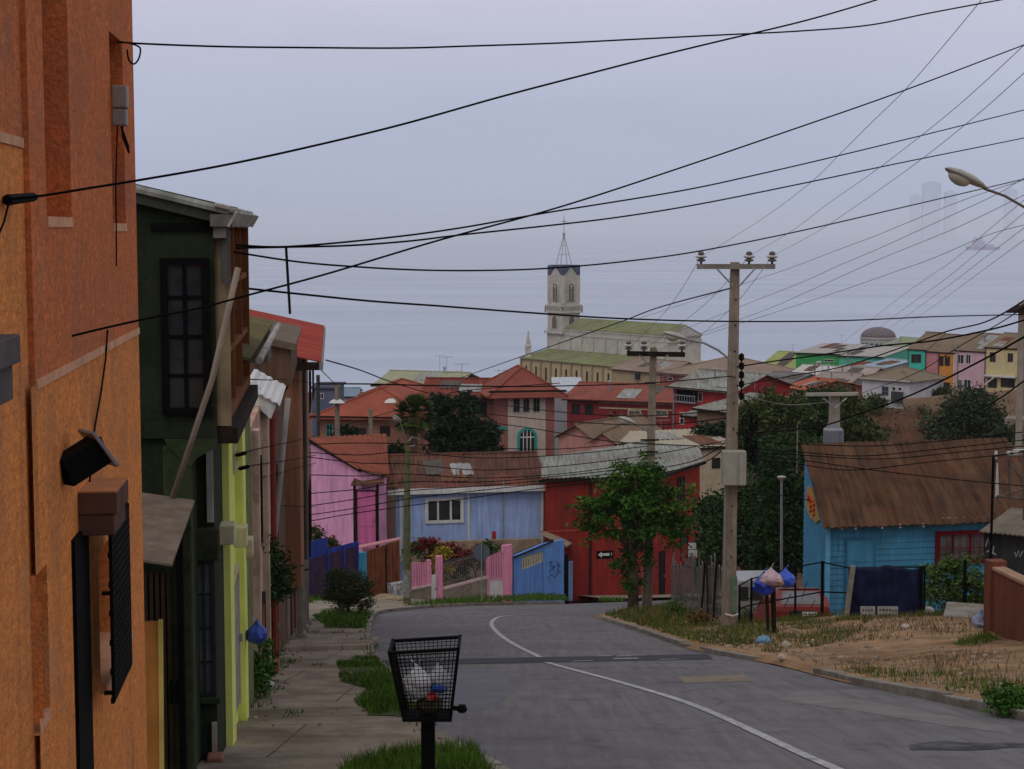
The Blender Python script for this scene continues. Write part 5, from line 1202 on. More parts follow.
for i in range(n + 1):
    u = lerp(.15, LA * 1.28, i / n); bt.box(f, u - .14, u + .14, .002, .28, -36, ze - .25)
bt.box(f, 0, LA * 1.3, .002, .16, ze - .24, ze - .02); bt.build('buttress', mat('church_ochre', (.34, .28, .17), var=.2), ch)
for i in range(n):
    u = lerp(.15, LA * 1.28, (i + .5) / n); m_ = MB(); zb_, zt_ = ze - 3.6, ze - 1.5
    pts = [(u - .22, zb_), (u + .22, zb_)] + [(u + .22 * math.cos(math.pi * k / 6), zt_ + .3 * math.sin(math.pi * k / 6)) for k in range(7)]
    m_.prism([f.p(a, .004, z) for (a, z) in pts], f.p(0, .05, 0) - f.p(0, 0, 0)); m_.build('lancet_window', GLASS, ch)
# pinnacle at the front corner
c = f.p(.6, -1.2, ze); m_ = MB(); m_.abox(c + Vector((0, 0, 1.0)), .55, .55, 1.1); m_.lathe(c + Vector((0, 0, 2.1)), [(.75, 0), (.5, .4), (.35, 1.3), (.12, 2.3), (.2, 2.5), (.02, 3.0)], 8); m_.build('pinnacle', STN, ch)
# bell tower
tc_ = f.p(UC + 2.1, -wa - 2.0, 0); s = 2.1; Tf = [Fac(tuple(tc_ + Vector((*( -f.U * s + f.N * s), 0)))[:2], tuple(tc_ + Vector((*(f.U * s + f.N * s), 0)))[:2])]
for k in range(3):
    q = Tf[-1]; Tf.append(Fac(tuple(q.p(q.L, 0, 0))[:2], tuple(q.p(q.L, -q.L, 0))[:2]))
dT = tc_.y; zy = lambda y: zat(y, dT)
tw = MB(); q = Tf[0]; q4 = 2 * s
tw.box(q, 0, q4, -q4, 0, zc0 - 2, zy(306)); tw.box(q, .15, q4 - .15, -q4 + .15, -.15, zy(306) + .002, zy(266))
for (u, w_) in ((0, 0), (q4, 0), (0, -q4), (q4, -q4)):
    tw.abox(q.p(u + (.2 if u == 0 else -.2), w_ + (-.2 if w_ == 0 else .2), (zy(303) + zy(275)) / 2), .32, .32, (zy(275) - zy(303)) / 2)
two = tw.build('tower', STN, ch)
for (e_, y0, y1) in ((.45, 312.5, 310.5), (.3, 306, 304.5), (.5, 333, 330.5)):
    m_ = MB().box(q, -e_, q4 + e_, -q4 - e_, e_, zy(y0), zy(y1))
    if y0 == 306:
        for k in range(11):
            for g_ in Tf: m_.hexa([g_.p(lerp(-.3, q4 + .3, k / 10) + a_, .3 + b_, z_) for z_ in (zy(310.5), zy(306)) for (a_, b_) in ((-.1, -.1), (.1, -.1), (.1, .1), (-.1, .1))])
    m_.build('cornice', STN, two)
for g_ in Tf[:2] + Tf[3:]:
    for (y0, y1, hw, nm) in ((301, 288, .66, 'belfry_opening'), (328, 320, .66, 'tower_window')):
        uc = q4 / 2; zs = zy(y1)
        pts = [(uc - hw, zy(y0)), (uc + hw, zy(y0))] + [(uc + hw * math.cos(math.pi * k / 8), zs + hw * 1.3 * math.sin(math.pi * k / 8)) for k in range(9)]
        w_ = -.15 if nm[0] == 'b' else 0
        m_ = MB(); m_.prism([g_.p(u, w_ + .01, z) for (u, z) in pts], g_.p(0, .08, 0) - g_.p(0, 0, 0)); o = m_.build(nm, mat('louvre_grey', (.15, .14, .13), var=.3), two)
        m_ = MB(); big = [(uc + (u - uc) * 1.3, z + (.1 if z > zs else 0)) for (u, z) in pts]
        for k in range(1, len(pts)):
            j = (k + 1) % len(pts); m_.prism([g_.p(pts[k][0], w_ + .02, pts[k][1]), g_.p(pts[j][0], w_ + .02, pts[j][1]), g_.p(big[j][0], w_ + .02, big[j][1]), g_.p(big[k][0], w_ + .02, big[k][1])], g_.p(0, .16, 0) - g_.p(0, 0, 0))
        if nm[0] == 'b':
            m_.box(g_, uc - .05, uc + .05, w_ + .1, w_ + .16, zy(y0), zs + .5); m_.box(g_, uc - hw, uc + hw, w_ + .1, w_ + .155, zs - .05, zs + .05); m_.lathe(g_.p(uc, w_ + .12, zs + .35), [(.02, -.28), (.26, -.2), (.26, .2), (.02, .28)], 8)
        m_.build('surround', STN, o)
# slate crown with four gables, open iron spire and cross
m_ = MB(); zA, zB, zC = zy(277), zy(265.8), zy(264)
for g_ in Tf:
    m_.prism([g_.p(.0, .05, zA), g_.p(.0, .05, zB), g_.p(q4 * .5, .05, zB + .05), g_.p(.06, .05, zA)], g_.p(0, -.3, 0) - g_.p(0, 0, 0))
    m_.prism([g_.p(q4, .05, zA), g_.p(q4 - .06, .05, zA), g_.p(q4 * .5, .05, zB + .05), g_.p(q4, .05, zB)], g_.p(0, -.3, 0) - g_.p(0, 0, 0))
b0 = [q.p(.0, .0, zB + .06), q.p(q4, 0, zB + .06), q.p(q4, -q4, zB + .06), q.p(0, -q4, zB + .06)]
m_.prism(b0, (0, 0, .12)); m_.build('slate_crown', SLATE, two)
m_ = MB(); ap = Vector((tc_.x, tc_.y, zy(234))); 
r = 1.55
base = [tc_ + Vector((math.cos(R(45 * k + 20)) * r, math.sin(R(45 * k + 20)) * r, 0)) for k in range(8)]
for b_ in base: b_.z = zB + .15; m_.tube([b_, lerp(b_, ap, .97)], .055, 5)
for t in (.33, .62, .85):
    ring = [lerp(b_, ap, t) for b_ in base]; m_.tube(ring + [ring[0]], .04, 4)
m_.lathe(ap + Vector((0, 0, -.3)), [(.22, 0), (.3, .3), (.1, .6)], 8); m_.tube([ap, ap + Vector((0, 0, zy(215.5) - zy(234)))], .05, 6)
zx = ap.z + (zy(221.5) - zy(234)); m_.tube([ap.xy.to_3d() + Vector((-f.U.x * .9, -f.U.y * .9, zx)), ap.xy.to_3d() + Vector((f.U.x * .9, f.U.y * .9, zx))], .05, 6)
for k in range(4): 
    a = R(45 + 90 * k); m_.tube([Vector((ap.x, ap.y, zx)), Vector((ap.x + f.U.x * math.cos(a) * .5, ap.y + f.U.y * math.cos(a) * .5, zx + math.sin(a) * .5))], .03, 4)
m_.build('spire', mat('spire_iron', (.33, .33, .35), var=.1, rough=.6), two)

# ---- green warehouses and roofs on the right
f = facpx(757, 262, 797, 258, 365); h_ = house('olive_warehouse', 'warehouse with an olive green roof left of the bright green one', f, f.L, 15, -28, f.uv(775, 370)[1], paint('grey_shed_wall', (.20, .20, .21)), mat('lime_olive_roof', (.30, .34, .12), var=.12, sc=.6), 'gable', 2.3, .3)
win(h_, f, 765, 372, 785, 376, cols=4, rows=1)
MB().prism([f.p(-.35, .2, f.uv(757, 371)[1]), f.p(-.35, -15, f.uv(757, 371)[1]), f.p(-.35, -7.5, f.uv(757, 370)[1] + 2.4)], f.p(-.1, 0, 0) - f.p(0, 0, 0)).build('gable', paint('blue_gable', (.10, .15, .26)), h_)
GR1 = paint('bright_green_wall', (.05, .34, .10), var=.08); GR2 = paint('sea_green_wall', (.10, .48, .33), var=.08)
f = facpx(796, 250, 839, 247, 360); h_ = house('green_warehouse', 'bright green warehouse wall under a pale roof', f, f.L, 14, -28, f.uv(815, 353)[1], GR1, paint('pale_flat_roof', (.40, .38, .36)), 'shed', .5, .3); win(h_, f, 824, 359, 834, 362, cols=3, rows=1)
f = facpx(839.2, 247, 882, 244, 362); h_ = house('sea_green_warehouse', 'sea green warehouse wall next to the bright green one', f, f.L, 14, -28, f.uv(860, 356)[1], GR2, MATS['pale_flat_roof'], 'shed', .5, .3); win(h_, f, 866, 361, 874, 364, cols=3, rows=1)
PALE = paint('pale_pink_roof', (.38, .31, .28), var=.2, sc=.8); 
for (nm, lab, x0, x1, d, ye, yr, wc, rc) in (
    ('white_roof_house', 'low house with a whitish roof in front of the green warehouse', 790, 826, 215, 376, 1.0, (.4, .38, .36), paint('whitish_roof', (.52, .51, .49))),
    ('pale_pink_roof_house', 'house with a dusty pink roof below the sea green warehouse', 826, 862, 205, 380, 1.3, (.42, .34, .31), PALE),
    ('red_roof_hut', 'small hut with a bright red roof among the pale roofs', 838, 852, 225, 368.5, .6, (.36, .1, .08), REDROOF),
    ('grey_gable_house', 'grey walled house under a beige gable left of the white house', 806, 842, 190, 386, 1.2, (.36, .33, .31), mat('beige_gable_roof', (.30, .25, .22), var=.2)),
    ('blue_roof_house', 'low house with a pale blue roof behind the white house', 866, 886, 215, 366, .6, (.4, .4, .42), paint('pale_blue_tin', (.30, .40, .48))),
    ('orange_gable_house', 'small house with an orange gable roof above the dark trees', 784, 803, 180, 388, .8, (.40, .16, .1), mat('orange_gable_roof', (.38, .11, .06), var=.2)),
    ('grey_roof_house', 'low grey roofed house under the olive warehouse', 757, 790, 200, 381, .7, (.25, .24, .24), mat('dark_grey_roof', (.17, .165, .16), var=.2))):
    f = facpx(x0, d, x1, d - 3, ye); h_ = house(nm, lab, f, f.L, 8, -27, f.uv((x0 + x1) / 2, ye)[1], paint(nm + '_wall', wc), rc, 'gable', yr, .4, group='small roofs below the green warehouses')
    win(h_, f, lerp(x0, x1, .25), ye + 2, lerp(x0, x1, .25) + 4, ye + 6, cols=1, rows=1); win(h_, f, lerp(x0, x1, .65), ye + 2, lerp(x0, x1, .65) + 4, ye + 6, cols=1, rows=1)
# domed building
c = at(878, 349, 350); dm = thing('domed_building', 'building with a grey brown dome above the green roofs', 'building', c)
m_ = MB(); m_.lathe(c + Vector((0, 0, -8)), [(3.6, 0), (3.6, 10.1), (3.75, 10.15), (3.75, 10.5), (3.5, 10.55)], 20); m_.build('drum', paint('pale_drum', (.44, .43, .42)), dm)
m_ = MB(); m_.lathe(c + Vector((0, 0, 2.55)), [(3.55 * math.cos(R(a)), 2.0 * math.sin(R(a))) for a in range(0, 91, 10)], 20); m_.build('dome', mat('dome_slate', (.17, .14, .15), var=.1), dm, smooth=True)
for k in range(9):
    a = R(-90 + (k - 4) * 17); p = c + Vector((3.6 * math.cos(a), 3.6 * math.sin(a), .2)); m_ = MB(); m_.abox(p, .28, .28, 1.2); m_.build('window', mat('teal_glass', (.08, .16, .2), var=.2, rough=.2), dm)
f = facpx(884, 330, 918, 322, 345); h_ = house('moss_roof_house', 'house with a moss green roof right of the dome', f, f.L, 10, -27, f.uv(900, 346)[1], paint('dark_glazed_wall', (.10, .11, .13)), mat('moss_green_roof', (.25, .29, .19), var=.15), 'gable', 1.3, .6); win(h_, f, 890, 347, 902, 351, cols=3, rows=1)
# white house on the slope
f = facpx(862, 176, 910, 172, 390); h_ = house('white_house', 'white house with a brown roof at the top of the cliff', f, f.L, 6.5, -21, f.uv(885, 379)[1], paint('off_white_wall', (.55, .55, .56), streak=.15), mat('taupe_roof', (.20, .155, .11), var=.2, sc=1), 'hip', 1.0, .35)
win(h_, f, 882, 386, 888.5, 396, cols=2, rows=2, fm=paint('violet_frame', (.25, .24, .4))); win(h_, f, 892, 386.5, 896, 391, cols=1, rows=1, fm=WHITE); win(h_, f, 898, 387, 902, 391, cols=1, rows=1, fm=WHITE)
m_ = MB(); m_.box(f, f.uv(893, 390)[0], f.uv(905, 390)[0], .3, .36, f.uv(893, 402)[1], f.uv(893, 391)[1]); m_.build('fence_panel', mat('dark_panel', (.05, .05, .055)), h_)
# row of coloured houses
spec = [('teal', (.06, .52, .40), 908, 925.5, 349, 'teal house at the left end of the coloured hilltop row'), ('rose', (.50, .22, .24), 925.5, 938.5, 351, 'dusty rose house between the teal and orange ones'),
        ('orange', (.62, .27, .06), 938.5, 954, 352, 'orange house in the coloured hilltop row'), ('pale_pink', (.62, .40, .45), 954, 985, 350.5, 'pale pink two storey house right of the orange one'), ('butter', (.60, .50, .27), 985, 1017, 347.5, 'butter yellow house at the right end of the hilltop row')]
ROWR = mat('row_roof', (.21, .155, .11), var=.2, sc=.8, streak=.2)
for (nm, c_, x0, x1, ye, lab) in spec:
    d0, d1 = lerp(187, 178, (x0 - 908) / 109), lerp(187, 178, (x1 - 908) / 109)
    f = facpx(x0, d0, x1, d1, 370); Z = lambda y: f.uv((x0 + x1) / 2, y)[1]
    h_ = house('row_house', lab, f, f.L, 8, -21, Z(ye), paint(nm + '_row_paint', c_, streak=.12), ROWR, 'gable', 1.6 if nm != 'butter' else 1.25, .15, group='coloured houses on the hilltop')
    wd = (x1 - x0)
    DKF = mat('row_frame', (.10, .06, .05), var=.2)
    if nm == 'butter': ws = ((990, 352, 995.5, 362), (1008, 353, 1013, 362), (988, 378, 997, 388), (1001, 378, 1015, 388))
    elif nm == 'pale_pink': ws = ((957, 354, 964, 364), (966, 354, 971, 364), (958, 379, 962, 390), (964, 379, 971, 390))
    elif nm == 'teal': ws = ((911.5, 354, 916, 363), (916.5, 354, 921, 363), (914, 378, 922, 390))
    elif nm == 'orange': ws = ((939.5, 356, 943.5, 366), (945, 356, 950, 366), (942, 382, 950, 393))
    else: ws = ((927, 378, 936, 392),)
    for q in ws: win(h_, f, *q, cols=2, rows=1, fm=DKF if nm != 'pale_pink' else WHITE, gm=GLASS, fr=.06)
    MB().box(f, -.02, .06, .002, .1, -20, Z(ye)).build('party_wall', WHITE if nm in ('pale_pink',) else DKF, h_)
    if nm in ('butter',):
        m_ = MB(); m_.box(f, .1, f.L, .002, .5, Z(377), Z(375.6)); m_.hexa([f.p(.3, .6, Z(386)), f.p(1.4, .6, Z(378)), f.p(1.4, .5, Z(378)), f.p(.3, .5, Z(386)), f.p(.3, .6, Z(384.5)), f.p(1.4, .6, Z(376.5)), f.p(1.4, .5, Z(376.5)), f.p(.3, .5, Z(384.5))]); m_.build('balcony', WHITE, h_)
    if nm == 'teal': MB().box(f, .2, f.L - .1, .002, .7, Z(376.5), Z(375)).build('canopy', GR2, h_)
f = facpx(1017.2, 178, 1030, 177, 370); house('grey_house', 'grey blue house edge right of the butter yellow one', f, f.L, 8, -21, f.uv(1020, 347)[1], paint('grey_blue_wall', (.22, .25, .32)), ROWR, 'flat', 0, .1)
# retaining walls on the cliff
f = facpx(903, 170, 1030, 166, 405); tag(MB().box(f, 0, f.L, -.5, 0, -24, f.uv(930, 400)[1], z1b=f.uv(1020, 388)[1]).build('terrace_wall', mat('ochre_concrete', (.29, .20, .13), var=.25, sc=.8, dirt=(.17, .12, .085), dsc=.3)), 'ochre terrace wall holding up the coloured hilltop houses', 'wall')
f = facpx(1004, 150, 1035, 149, 430); tag(MB().box(f, 0, f.L, -3, 0, -26, f.uv(1010, 419)[1]).build('stone_terrace', STONE), 'grey brown stone terrace block above the rusty roof at right', 'wall')
# far things over the water
sh = at(984, 249, 7600); sh.z = SEAZ
cs = thing('cargo_ship', 'hazy violet cargo ship far out on the bay', 'ship', sh)
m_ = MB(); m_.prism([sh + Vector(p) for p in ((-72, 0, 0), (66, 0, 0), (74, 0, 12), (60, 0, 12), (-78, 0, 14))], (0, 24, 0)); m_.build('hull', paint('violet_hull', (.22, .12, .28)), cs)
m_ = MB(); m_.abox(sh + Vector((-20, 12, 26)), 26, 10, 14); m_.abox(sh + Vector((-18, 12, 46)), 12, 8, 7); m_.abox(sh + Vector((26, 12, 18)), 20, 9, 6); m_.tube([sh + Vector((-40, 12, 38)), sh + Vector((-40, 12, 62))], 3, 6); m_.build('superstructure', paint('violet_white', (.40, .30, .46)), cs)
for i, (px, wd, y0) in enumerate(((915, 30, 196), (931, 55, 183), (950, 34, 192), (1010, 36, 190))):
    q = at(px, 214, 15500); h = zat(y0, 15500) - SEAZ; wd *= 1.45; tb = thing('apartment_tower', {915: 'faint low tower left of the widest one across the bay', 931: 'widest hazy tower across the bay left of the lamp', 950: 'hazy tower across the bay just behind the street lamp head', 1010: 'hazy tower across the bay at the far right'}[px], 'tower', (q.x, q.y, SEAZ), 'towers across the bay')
    m_ = MB(); m_.abox((q.x, q.y, SEAZ + h / 2), wd, 30, h / 2); m_.build('shaft', paint('tower_haze_tint', (.62, .69, .80)), tb); MB().abox((q.x, q.y, SEAZ + h + 8), wd * .5, 18, 7.9).build('roof_block', MATS['tower_haze_tint'], tb)  # pale sky-like colour: part of the haze is painted onto the towers
# ================================================================== POLES, LAMPS, WIRES
INS = mat('insulator_glaze', (.12, .10, .09), var=.2, rough=.3); INSW = mat('insulator_white', (.45, .44, .41), var=.2, rough=.4)
def insulator(parent, p, s=1.0):
    p = Vector(p); o = MB().lathe(p, [(.03 * s, -.12 * s), (.03 * s, 0), (.12 * s, .02 * s), (.11 * s, .06 * s), (.05 * s, .08 * s), (.13 * s, .11 * s), (.12 * s, .15 * s), (.05 * s, .17 * s), (.09 * s, .19 * s), (.07 * s, .25 * s), (.02, .27 * s)], 12).build('insulator', INS, parent, smooth=True)
    MB().lathe(p, [(.135 * s, .105 * s), (.15 * s, .13 * s), (.12 * s, .165 * s)], 12).build('rim', INSW, o, smooth=True)
def lamp_head(parent, tip, root, w=.16, m=None):
    """cobra lamp: root joins the arm, tip is the free end"""
    tip, root = Vector(tip), Vector(root); ax = (root - tip); L_ = ax.length; ax.normalize(); sd = ax.cross(Vector((0, 0, 1))).normalized(); up = sd.cross(ax).normalized()
    m_ = MB(); n = 12; prof = [(0, .05), (.08, .5), (.3, .95), (.6, 1), (.85, .7), (1, .32)]
    b = len(m_.v)
    for (t, r) in prof:
        for k in range(n):
            a = 2 * math.pi * k / n; z = math.sin(a); m_.v.append(tip + ax * L_ * t + sd * math.cos(a) * w * r + up * (z * w * r * (.62 if z > 0 else .28)))
    for i in range(len(prof) - 1):
        for k in range(n): m_.f.append([b + i * n + k, b + i * n + (k + 1) % n, b + (i + 1) * n + (k + 1) % n, b + (i + 1) * n + k])
    m_.f.append([b + k for k in range(n)]); m_.f.append([b + (len(prof) - 1) * n + k for k in range(n)])
    h = m_.build('lamp_head', m or mat('lamp_grey', (.40, .39, .35), var=.15, rough=.5), parent, smooth=True)
    c = tip + ax * L_ * .38 - up * w * .22; m_ = MB()
    for j in range(6):
        th = math.pi / 2 * j / 5
        for k in range(n):
            a = 2 * math.pi * k / n; m_.v.append(c + ax * math.cos(a) * L_ * .26 * math.cos(th) + sd * math.sin(a) * w * .75 * math.cos(th) - up * math.sin(th) * w * .8)
    for j in range(5):
        for k in range(n): m_.f.append([j * n + k, j * n + (k + 1) % n, (j + 1) * n + (k + 1) % n, (j + 1) * n + k])
    m_.build('glass_bowl', mat('lamp_glass', (.42, .40, .32), var=.1, rough=.2, spec=.5), h, smooth=True)
def square_pole(parent, base, top, r0, r1, m=POLEC, name='pole'):
    base, top = Vector(base), Vector(top); m_ = MB(); m_.tube([base, lerp(base, top, .5), top], [r0 * 1.3, (r0 + r1) * .65, r1 * 1.3], 4)
    o = m_.build(name, m, parent, bevel=.02); return o
# the tall concrete pole
D1 = 45.0; b1 = bgp(728, 629); D1 = b1.y
pl = thing('utility_pole', 'tall tan concrete power pole with three insulators and a grey box', 'pole', b1)
po = square_pole(pl, b1 + Vector((0, 0, -.5)), at(735, 262, D1), .20, .12)
m_ = MB(); 
for k in range(11):
    q = lerp(b1, at(735, 262, D1), .2 + k * .07); m_.lathe(q + Vector((.02, -.19 + .006 * k, 0)), [(.022, 0), (.022, .02), (.001, .021)], 8, Vector((0, -1, 0)))
m_.build('bolt_holes', BLACK, po)
TIMB = mat('grey_timber', (.22, .20, .17), var=.25, sc=6, streak=.2)
f = facpx(697, D1 - .2, 775, D1 - .2, 266.5); z = f.uv(736, 266.5)[1]
xa_ = MB().box(f, 0, f.L, -.08, .06, z - .065, z + .065).build('crossarm', TIMB, pl)
for x in (701, 749, 772): insulator(pl, f.p(f.uv(x, 266)[0], 0, z + .12), 1.0)
m_ = MB(); m_.tube([f.p(f.uv(716, 266)[0], .07, z - .04), f.p(f.uv(733, 286)[0], .05, f.uv(733, 286)[1])], .022, 5); m_.tube([f.p(f.uv(755, 266)[0], .07, z - .04), f.p(f.uv(739, 286)[0], .05, f.uv(739, 286)[1])], .022, 5); m_.build('brace', GREYM, xa_)
a, z1 = at(722, 449, D1 - .3), 0; f = facpx(721.5, D1 - .28, 745, D1 - .28, 467); 
bx = MB().box(f, 0, f.L, -.05, .28, f.uv(730, 484)[1], f.uv(730, 450)[1]).build('junction_box', mat('box_grey', (.33, .32, .26), var=.1, rough=.6, streak=.15), pl, bevel=.02)
MB().box(f, f.L * .62, f.L * .66, .281, .29, f.uv(730, 483)[1], f.uv(730, 451)[1]).build('door_seam', GREYM, bx)
m_ = MB(); m_.tube([f.p(.1, 0, f.uv(730, 484)[1]), at(725, 520, D1 - .32), at(724, 600, D1 - .35)], .02, 5); m_.build('conduit', GREYM, pl)
m_ = MB(); f2 = facpx(731.5, D1 - .245, 737, D1 - .245, 590); m_.box(f2, 0, f2.L, 0, .02, f2.uv(734, 612)[1], f2.uv(734, 576)[1]); m_.build('green_paint_patch', mat('green_spray', (.08, .17, .11), var=.4, sc=8, dirt=(.24, .2, .15), dsc=5), pl)
m_ = MB(); m_.tube([at(725, 614, D1 - .22), at(733, 616, D1 - .3), at(738, 614, D1 - .2)], .02, 5); m_.build('strap', WHITE, pl)
m_ = MB(); rg = random.Random(4)
for k in range(16):
    p = at(739, 440, D1 - .1); q = [p + Vector((rg.uniform(0, .5), rg.uniform(-.3, .1), rg.uniform(-.7, .9))) for _ in range(4)]; m_.tube(q, .014, 4)
for y in (357, 366, 375, 384, 396): m_.lathe(at(741.5, y, D1 - .1), [(.02, -.1), (.07, -.06), (.07, .06), (.02, .1)], 6)
m_.tube([at(741.5, 355, D1 - .1), at(741.5, 400, D1 - .1)], .018, 5)
m_.build('cable_bundle', BLACK, pl)
m_ = MB(); m_.tube([at(729, 359, D1 - .1), at(718, 350, D1 - .15), at(704, 343, D1 - .2), at(686, 339.5, D1 - .3)], .028, 6); am = m_.build('lamp_arm', GREYM, pl); lamp_head(am, at(663, 332.5, D1 - .6), at(687, 339.5, D1 - .3), .15)
# second pole behind the street tree
D2 = 63.0
p2 = thing('utility_pole', 'greyish power pole rising behind the leafy street tree', 'pole', (at(648, 612, D2).x, D2, G(D2)))
square_pole(p2, Vector((at(646.5, 612, D2).x, D2, G(D2) - .3)), at(653.5, 347, D2), .21, .13)
f = facpx(627, D2 - .2, 685, D2 - .2, 355); z = f.uv(650, 353.5)[1]
xa_ = MB().box(f, 0, f.L, -.08, .06, z - .09, z + .09, z0b=z - .13, z1b=z + .05).build('crossarm', DARKW, p2)
for x in (628.5, 644, 682): insulator(p2, f.p(f.uv(x, 352)[0], 0, z + .14), 1.2)
m_ = MB(); m_.tube([f.p(f.uv(639, 355)[0], .07, z - .05), f.p(f.uv(651, 367)[0], .05, f.uv(651, 367)[1])], .025, 5); m_.tube([f.p(f.uv(668, 355)[0], .07, z - .05), f.p(f.uv(655, 367)[0], .05, f.uv(655, 367)[1])], .025, 5); m_.build('brace', GREYM, xa_)
m_ = MB(); m_.tube([at(650, 433, D2 - .1), at(642, 428, D2 - .2), at(634, 424, D2 - .3)], .03, 6); am = m_.build('lamp_arm', GREYM, p2); lamp_head(am, at(618.5, 417.5, D2 - .6), at(635.5, 424, D2 - .3), .2)
for (y, l) in ((440, .35), (452, .3), (470, .25), (383, .2)): MB().tube([at(650, y, D2 - .25) + Vector((-l, 0, 0)), at(650, y, D2 - .25) + Vector((l, 0, 0))], .035, 5).build('cable_clamp', BLACK, p2)
# mossy lamp post at the bend
D3 = 70.0; base = at(407, 607, D3)
p3 = thing('street_lamp', 'mossy green lamp post at the bend beside the pink fence', 'street lamp', base)
m_ = MB(); m_.tube([base + Vector((0, 0, -.4)), at(407, 520, D3), at(407.5, 441, D3)], [.17, .15, .11], 8); m_.build('post', mat('mossy_concrete', (.12, .13, .055), var=.35, sc=4, dirt=(.07, .06, .035), dsc=2), p3)
MB().tube([at(407, 597, D3), at(407, 570, D3)], [.185, .178], 8).build('poster_band', mat('torn_posters', (.22, .21, .19), var=.6, sc=8), p3)
m_ = MB(); m_.tube([at(407.5, 443, D3), at(412, 437, D3 + .3), at(420, 439, D3 + 1.0)], .02, 5); m_.tube([at(408, 447, D3), at(419, 444, D3 + .6)], .02, 5); m_.tube([at(407, 442, D3), at(403, 430, D3 - .2), at(400, 422, D3 - .4)], .025, 5); am = m_.build('lamp_arm', GREYM, p3); lamp_head(am, at(393, 415, D3 - .9), at(400.5, 422.5, D3 - .4), .14)
# pole with crossarm behind the wooden house and its transformer
D4 = 66.0; x4 = at(836, 440, D4)
p4 = thing('utility_pole', 'power pole with pale crossarm and transformer behind the wooden house', 'pole', (x4.x, D4, -15.5))
square_pole(p4, (x4.x, D4, -16), at(834.5, 393, D4), .28, .2, mat('pale_pole', (.30, .26, .22), var=.2))
f = facpx(806, D4 - .3, 858, D4 - .3, 395); z = f.uv(830, 394.5)[1]; MB().box(f, 0, f.L, -.1, .1, z - .06, z + .06, z0b=z - .03, z1b=z + .09).build('crossarm', mat('pale_timber', (.36, .33, .28), var=.2), p4)
m_ = MB()
for (x, y) in ((823, 398), (846, 398)): m_.tube([f.p(f.uv(x, y)[0], .1, f.uv(x, y)[1]), f.p(f.uv(834.5, 408)[0], .1, f.uv(834.5, 408)[1])], .035, 5)
m_.build('brace', GREYM, p4)
m_ = MB(); c = at(833, 443, D4 - .7); h = at(833, 428, D4 - .7).z - c.z
m_.lathe(c, [(.36, 0), (.38, .03), (.38, h - .05), (.33, h)], 16)
for k in range(10):
    a = R(-160 + k * 14); m_.abox(c + Vector((math.cos(a) * .42, math.sin(a) * .42, h * .5)), .012, .03, h * .4)
for k in (-.2, 0, .2): m_.lathe(c + Vector((k, 0, h)), [(.05, 0), (.06, .06), (.03, .2)], 8)
m_.build('transformer', mat('transformer_grey', (.26, .28, .31), var=.15, rough=.5), p4)
# slim lamp post near the trees
D5 = 60.0; q = at(782, 575, D5); s5 = thing('street_lamp', 'slim grey lamp post standing between the trees and wooden house', 'street lamp', (q.x, D5, -13.6))
MB().tube([(q.x, D5, -13.8), at(781.5, 481, D5)], [.06, .045], 8).build('post', GREYM, s5); MB().lathe(at(781.5, 481, D5), [(.05, 0), (.16, .12), (.17, .16), (.03, .2)], 10).build('lantern', mat('lantern_grey', (.36, .36, .34), var=.1), s5)
# lamp reaching in from the right, its pole just outside the picture
b6 = Vector((9.2, 28.0, 0)); b6.z = bz(9.2, 28.0)
s6 = thing('street_lamp', 'large cobra head street lamp reaching in at the upper right', 'street lamp', b6)
tp = at(1066, 262, 28.0); tp = Vector((9.2, 28, zat(300, 28)))
square_pole(s6, b6 + Vector((0, 0, -.4)), Vector((9.2, 28, .9)), .19, .12)
m_ = MB(); m_.tube([Vector((9.1, 27.9, -.1)), at(1042, 221, 27.7), at(1024, 207, 27.6), at(1005, 196, 27.5), at(984, 188.5, 27.4)], .022, 6); am = m_.build('lamp_arm', mat('arm_brown', (.13, .11, .09), var=.2), s6); lamp_head(am, at(945, 168, 27.1), at(985, 188, 27.4), .155)
# small poles over the left roofs
q = at(318, 437, 108); o = MB().tube([Vector((q.x, q.y, -20)), at(318, 375, 108)], .12, 6); tag(o.build('roof_pole', mat('dark_pole', (.05, .05, .05))), 'dark wooden pole rising beside the brown row house above the pink roof', 'pole')
q = at(337, 437, 110); s7 = thing('street_lamp', 'double shaded white lamp on a grey pole over the brick house', 'street lamp', (q.x, q.y, -21))
m_ = MB(); m_.tube([Vector((q.x, q.y, -21)), at(337, 385, 110)], .16, 6); m_.build('post', POLEC, s7)
for x in (334, 340): MB().lathe(at(x, 402.5, 109.7), [(.02, .22), (.2, .12), (.34, -.02), (.30, -.06)], 10).build('lamp_shade', WHITE, s7)
q = at(370.5, 440, 109); tag(MB().tube([Vector((q.x, q.y, -21)), at(370.5, 409, 109)], .17, 4).build('roof_pole', POLEC), 'short pale concrete pole in front of the brick house wall', 'pole')
for (x, y0, y1, d, lab) in ((815, 362, 392, 195, 'thin lamp pole in front of the green warehouses'), (848, 350, 376, 210, 'thin pole with aerial before the sea green warehouse'), (851.5, 361, 382, 190, 'short brown pole over the dusty pink roof'), (958, 344, 397, 177, 'grey pole before the pale pink hilltop house'), (797.5, 425, 437, 72, 'small white stake above the trees by the transformer')):
    q = at(x, y1, d); s = thing('thin_pole', lab, 'pole', (q.x, q.y, q.z - 3)); k = d / 1700
    MB().tube([Vector((q.x, q.y, q.z - 3)), at(x, y0, d)], .6 * k, 6).build('pole', TIMB, s)
    if y1 < 393: MB().tube([at(x - 5, y0 + 1, d), at(x + 5, y0, d)], .35 * k, 4).build('top_bar', TIMB, s)
    if x == 815: lamp_head(s, at(822, y0, d), at(815, y0 + 1.5, d), .3)
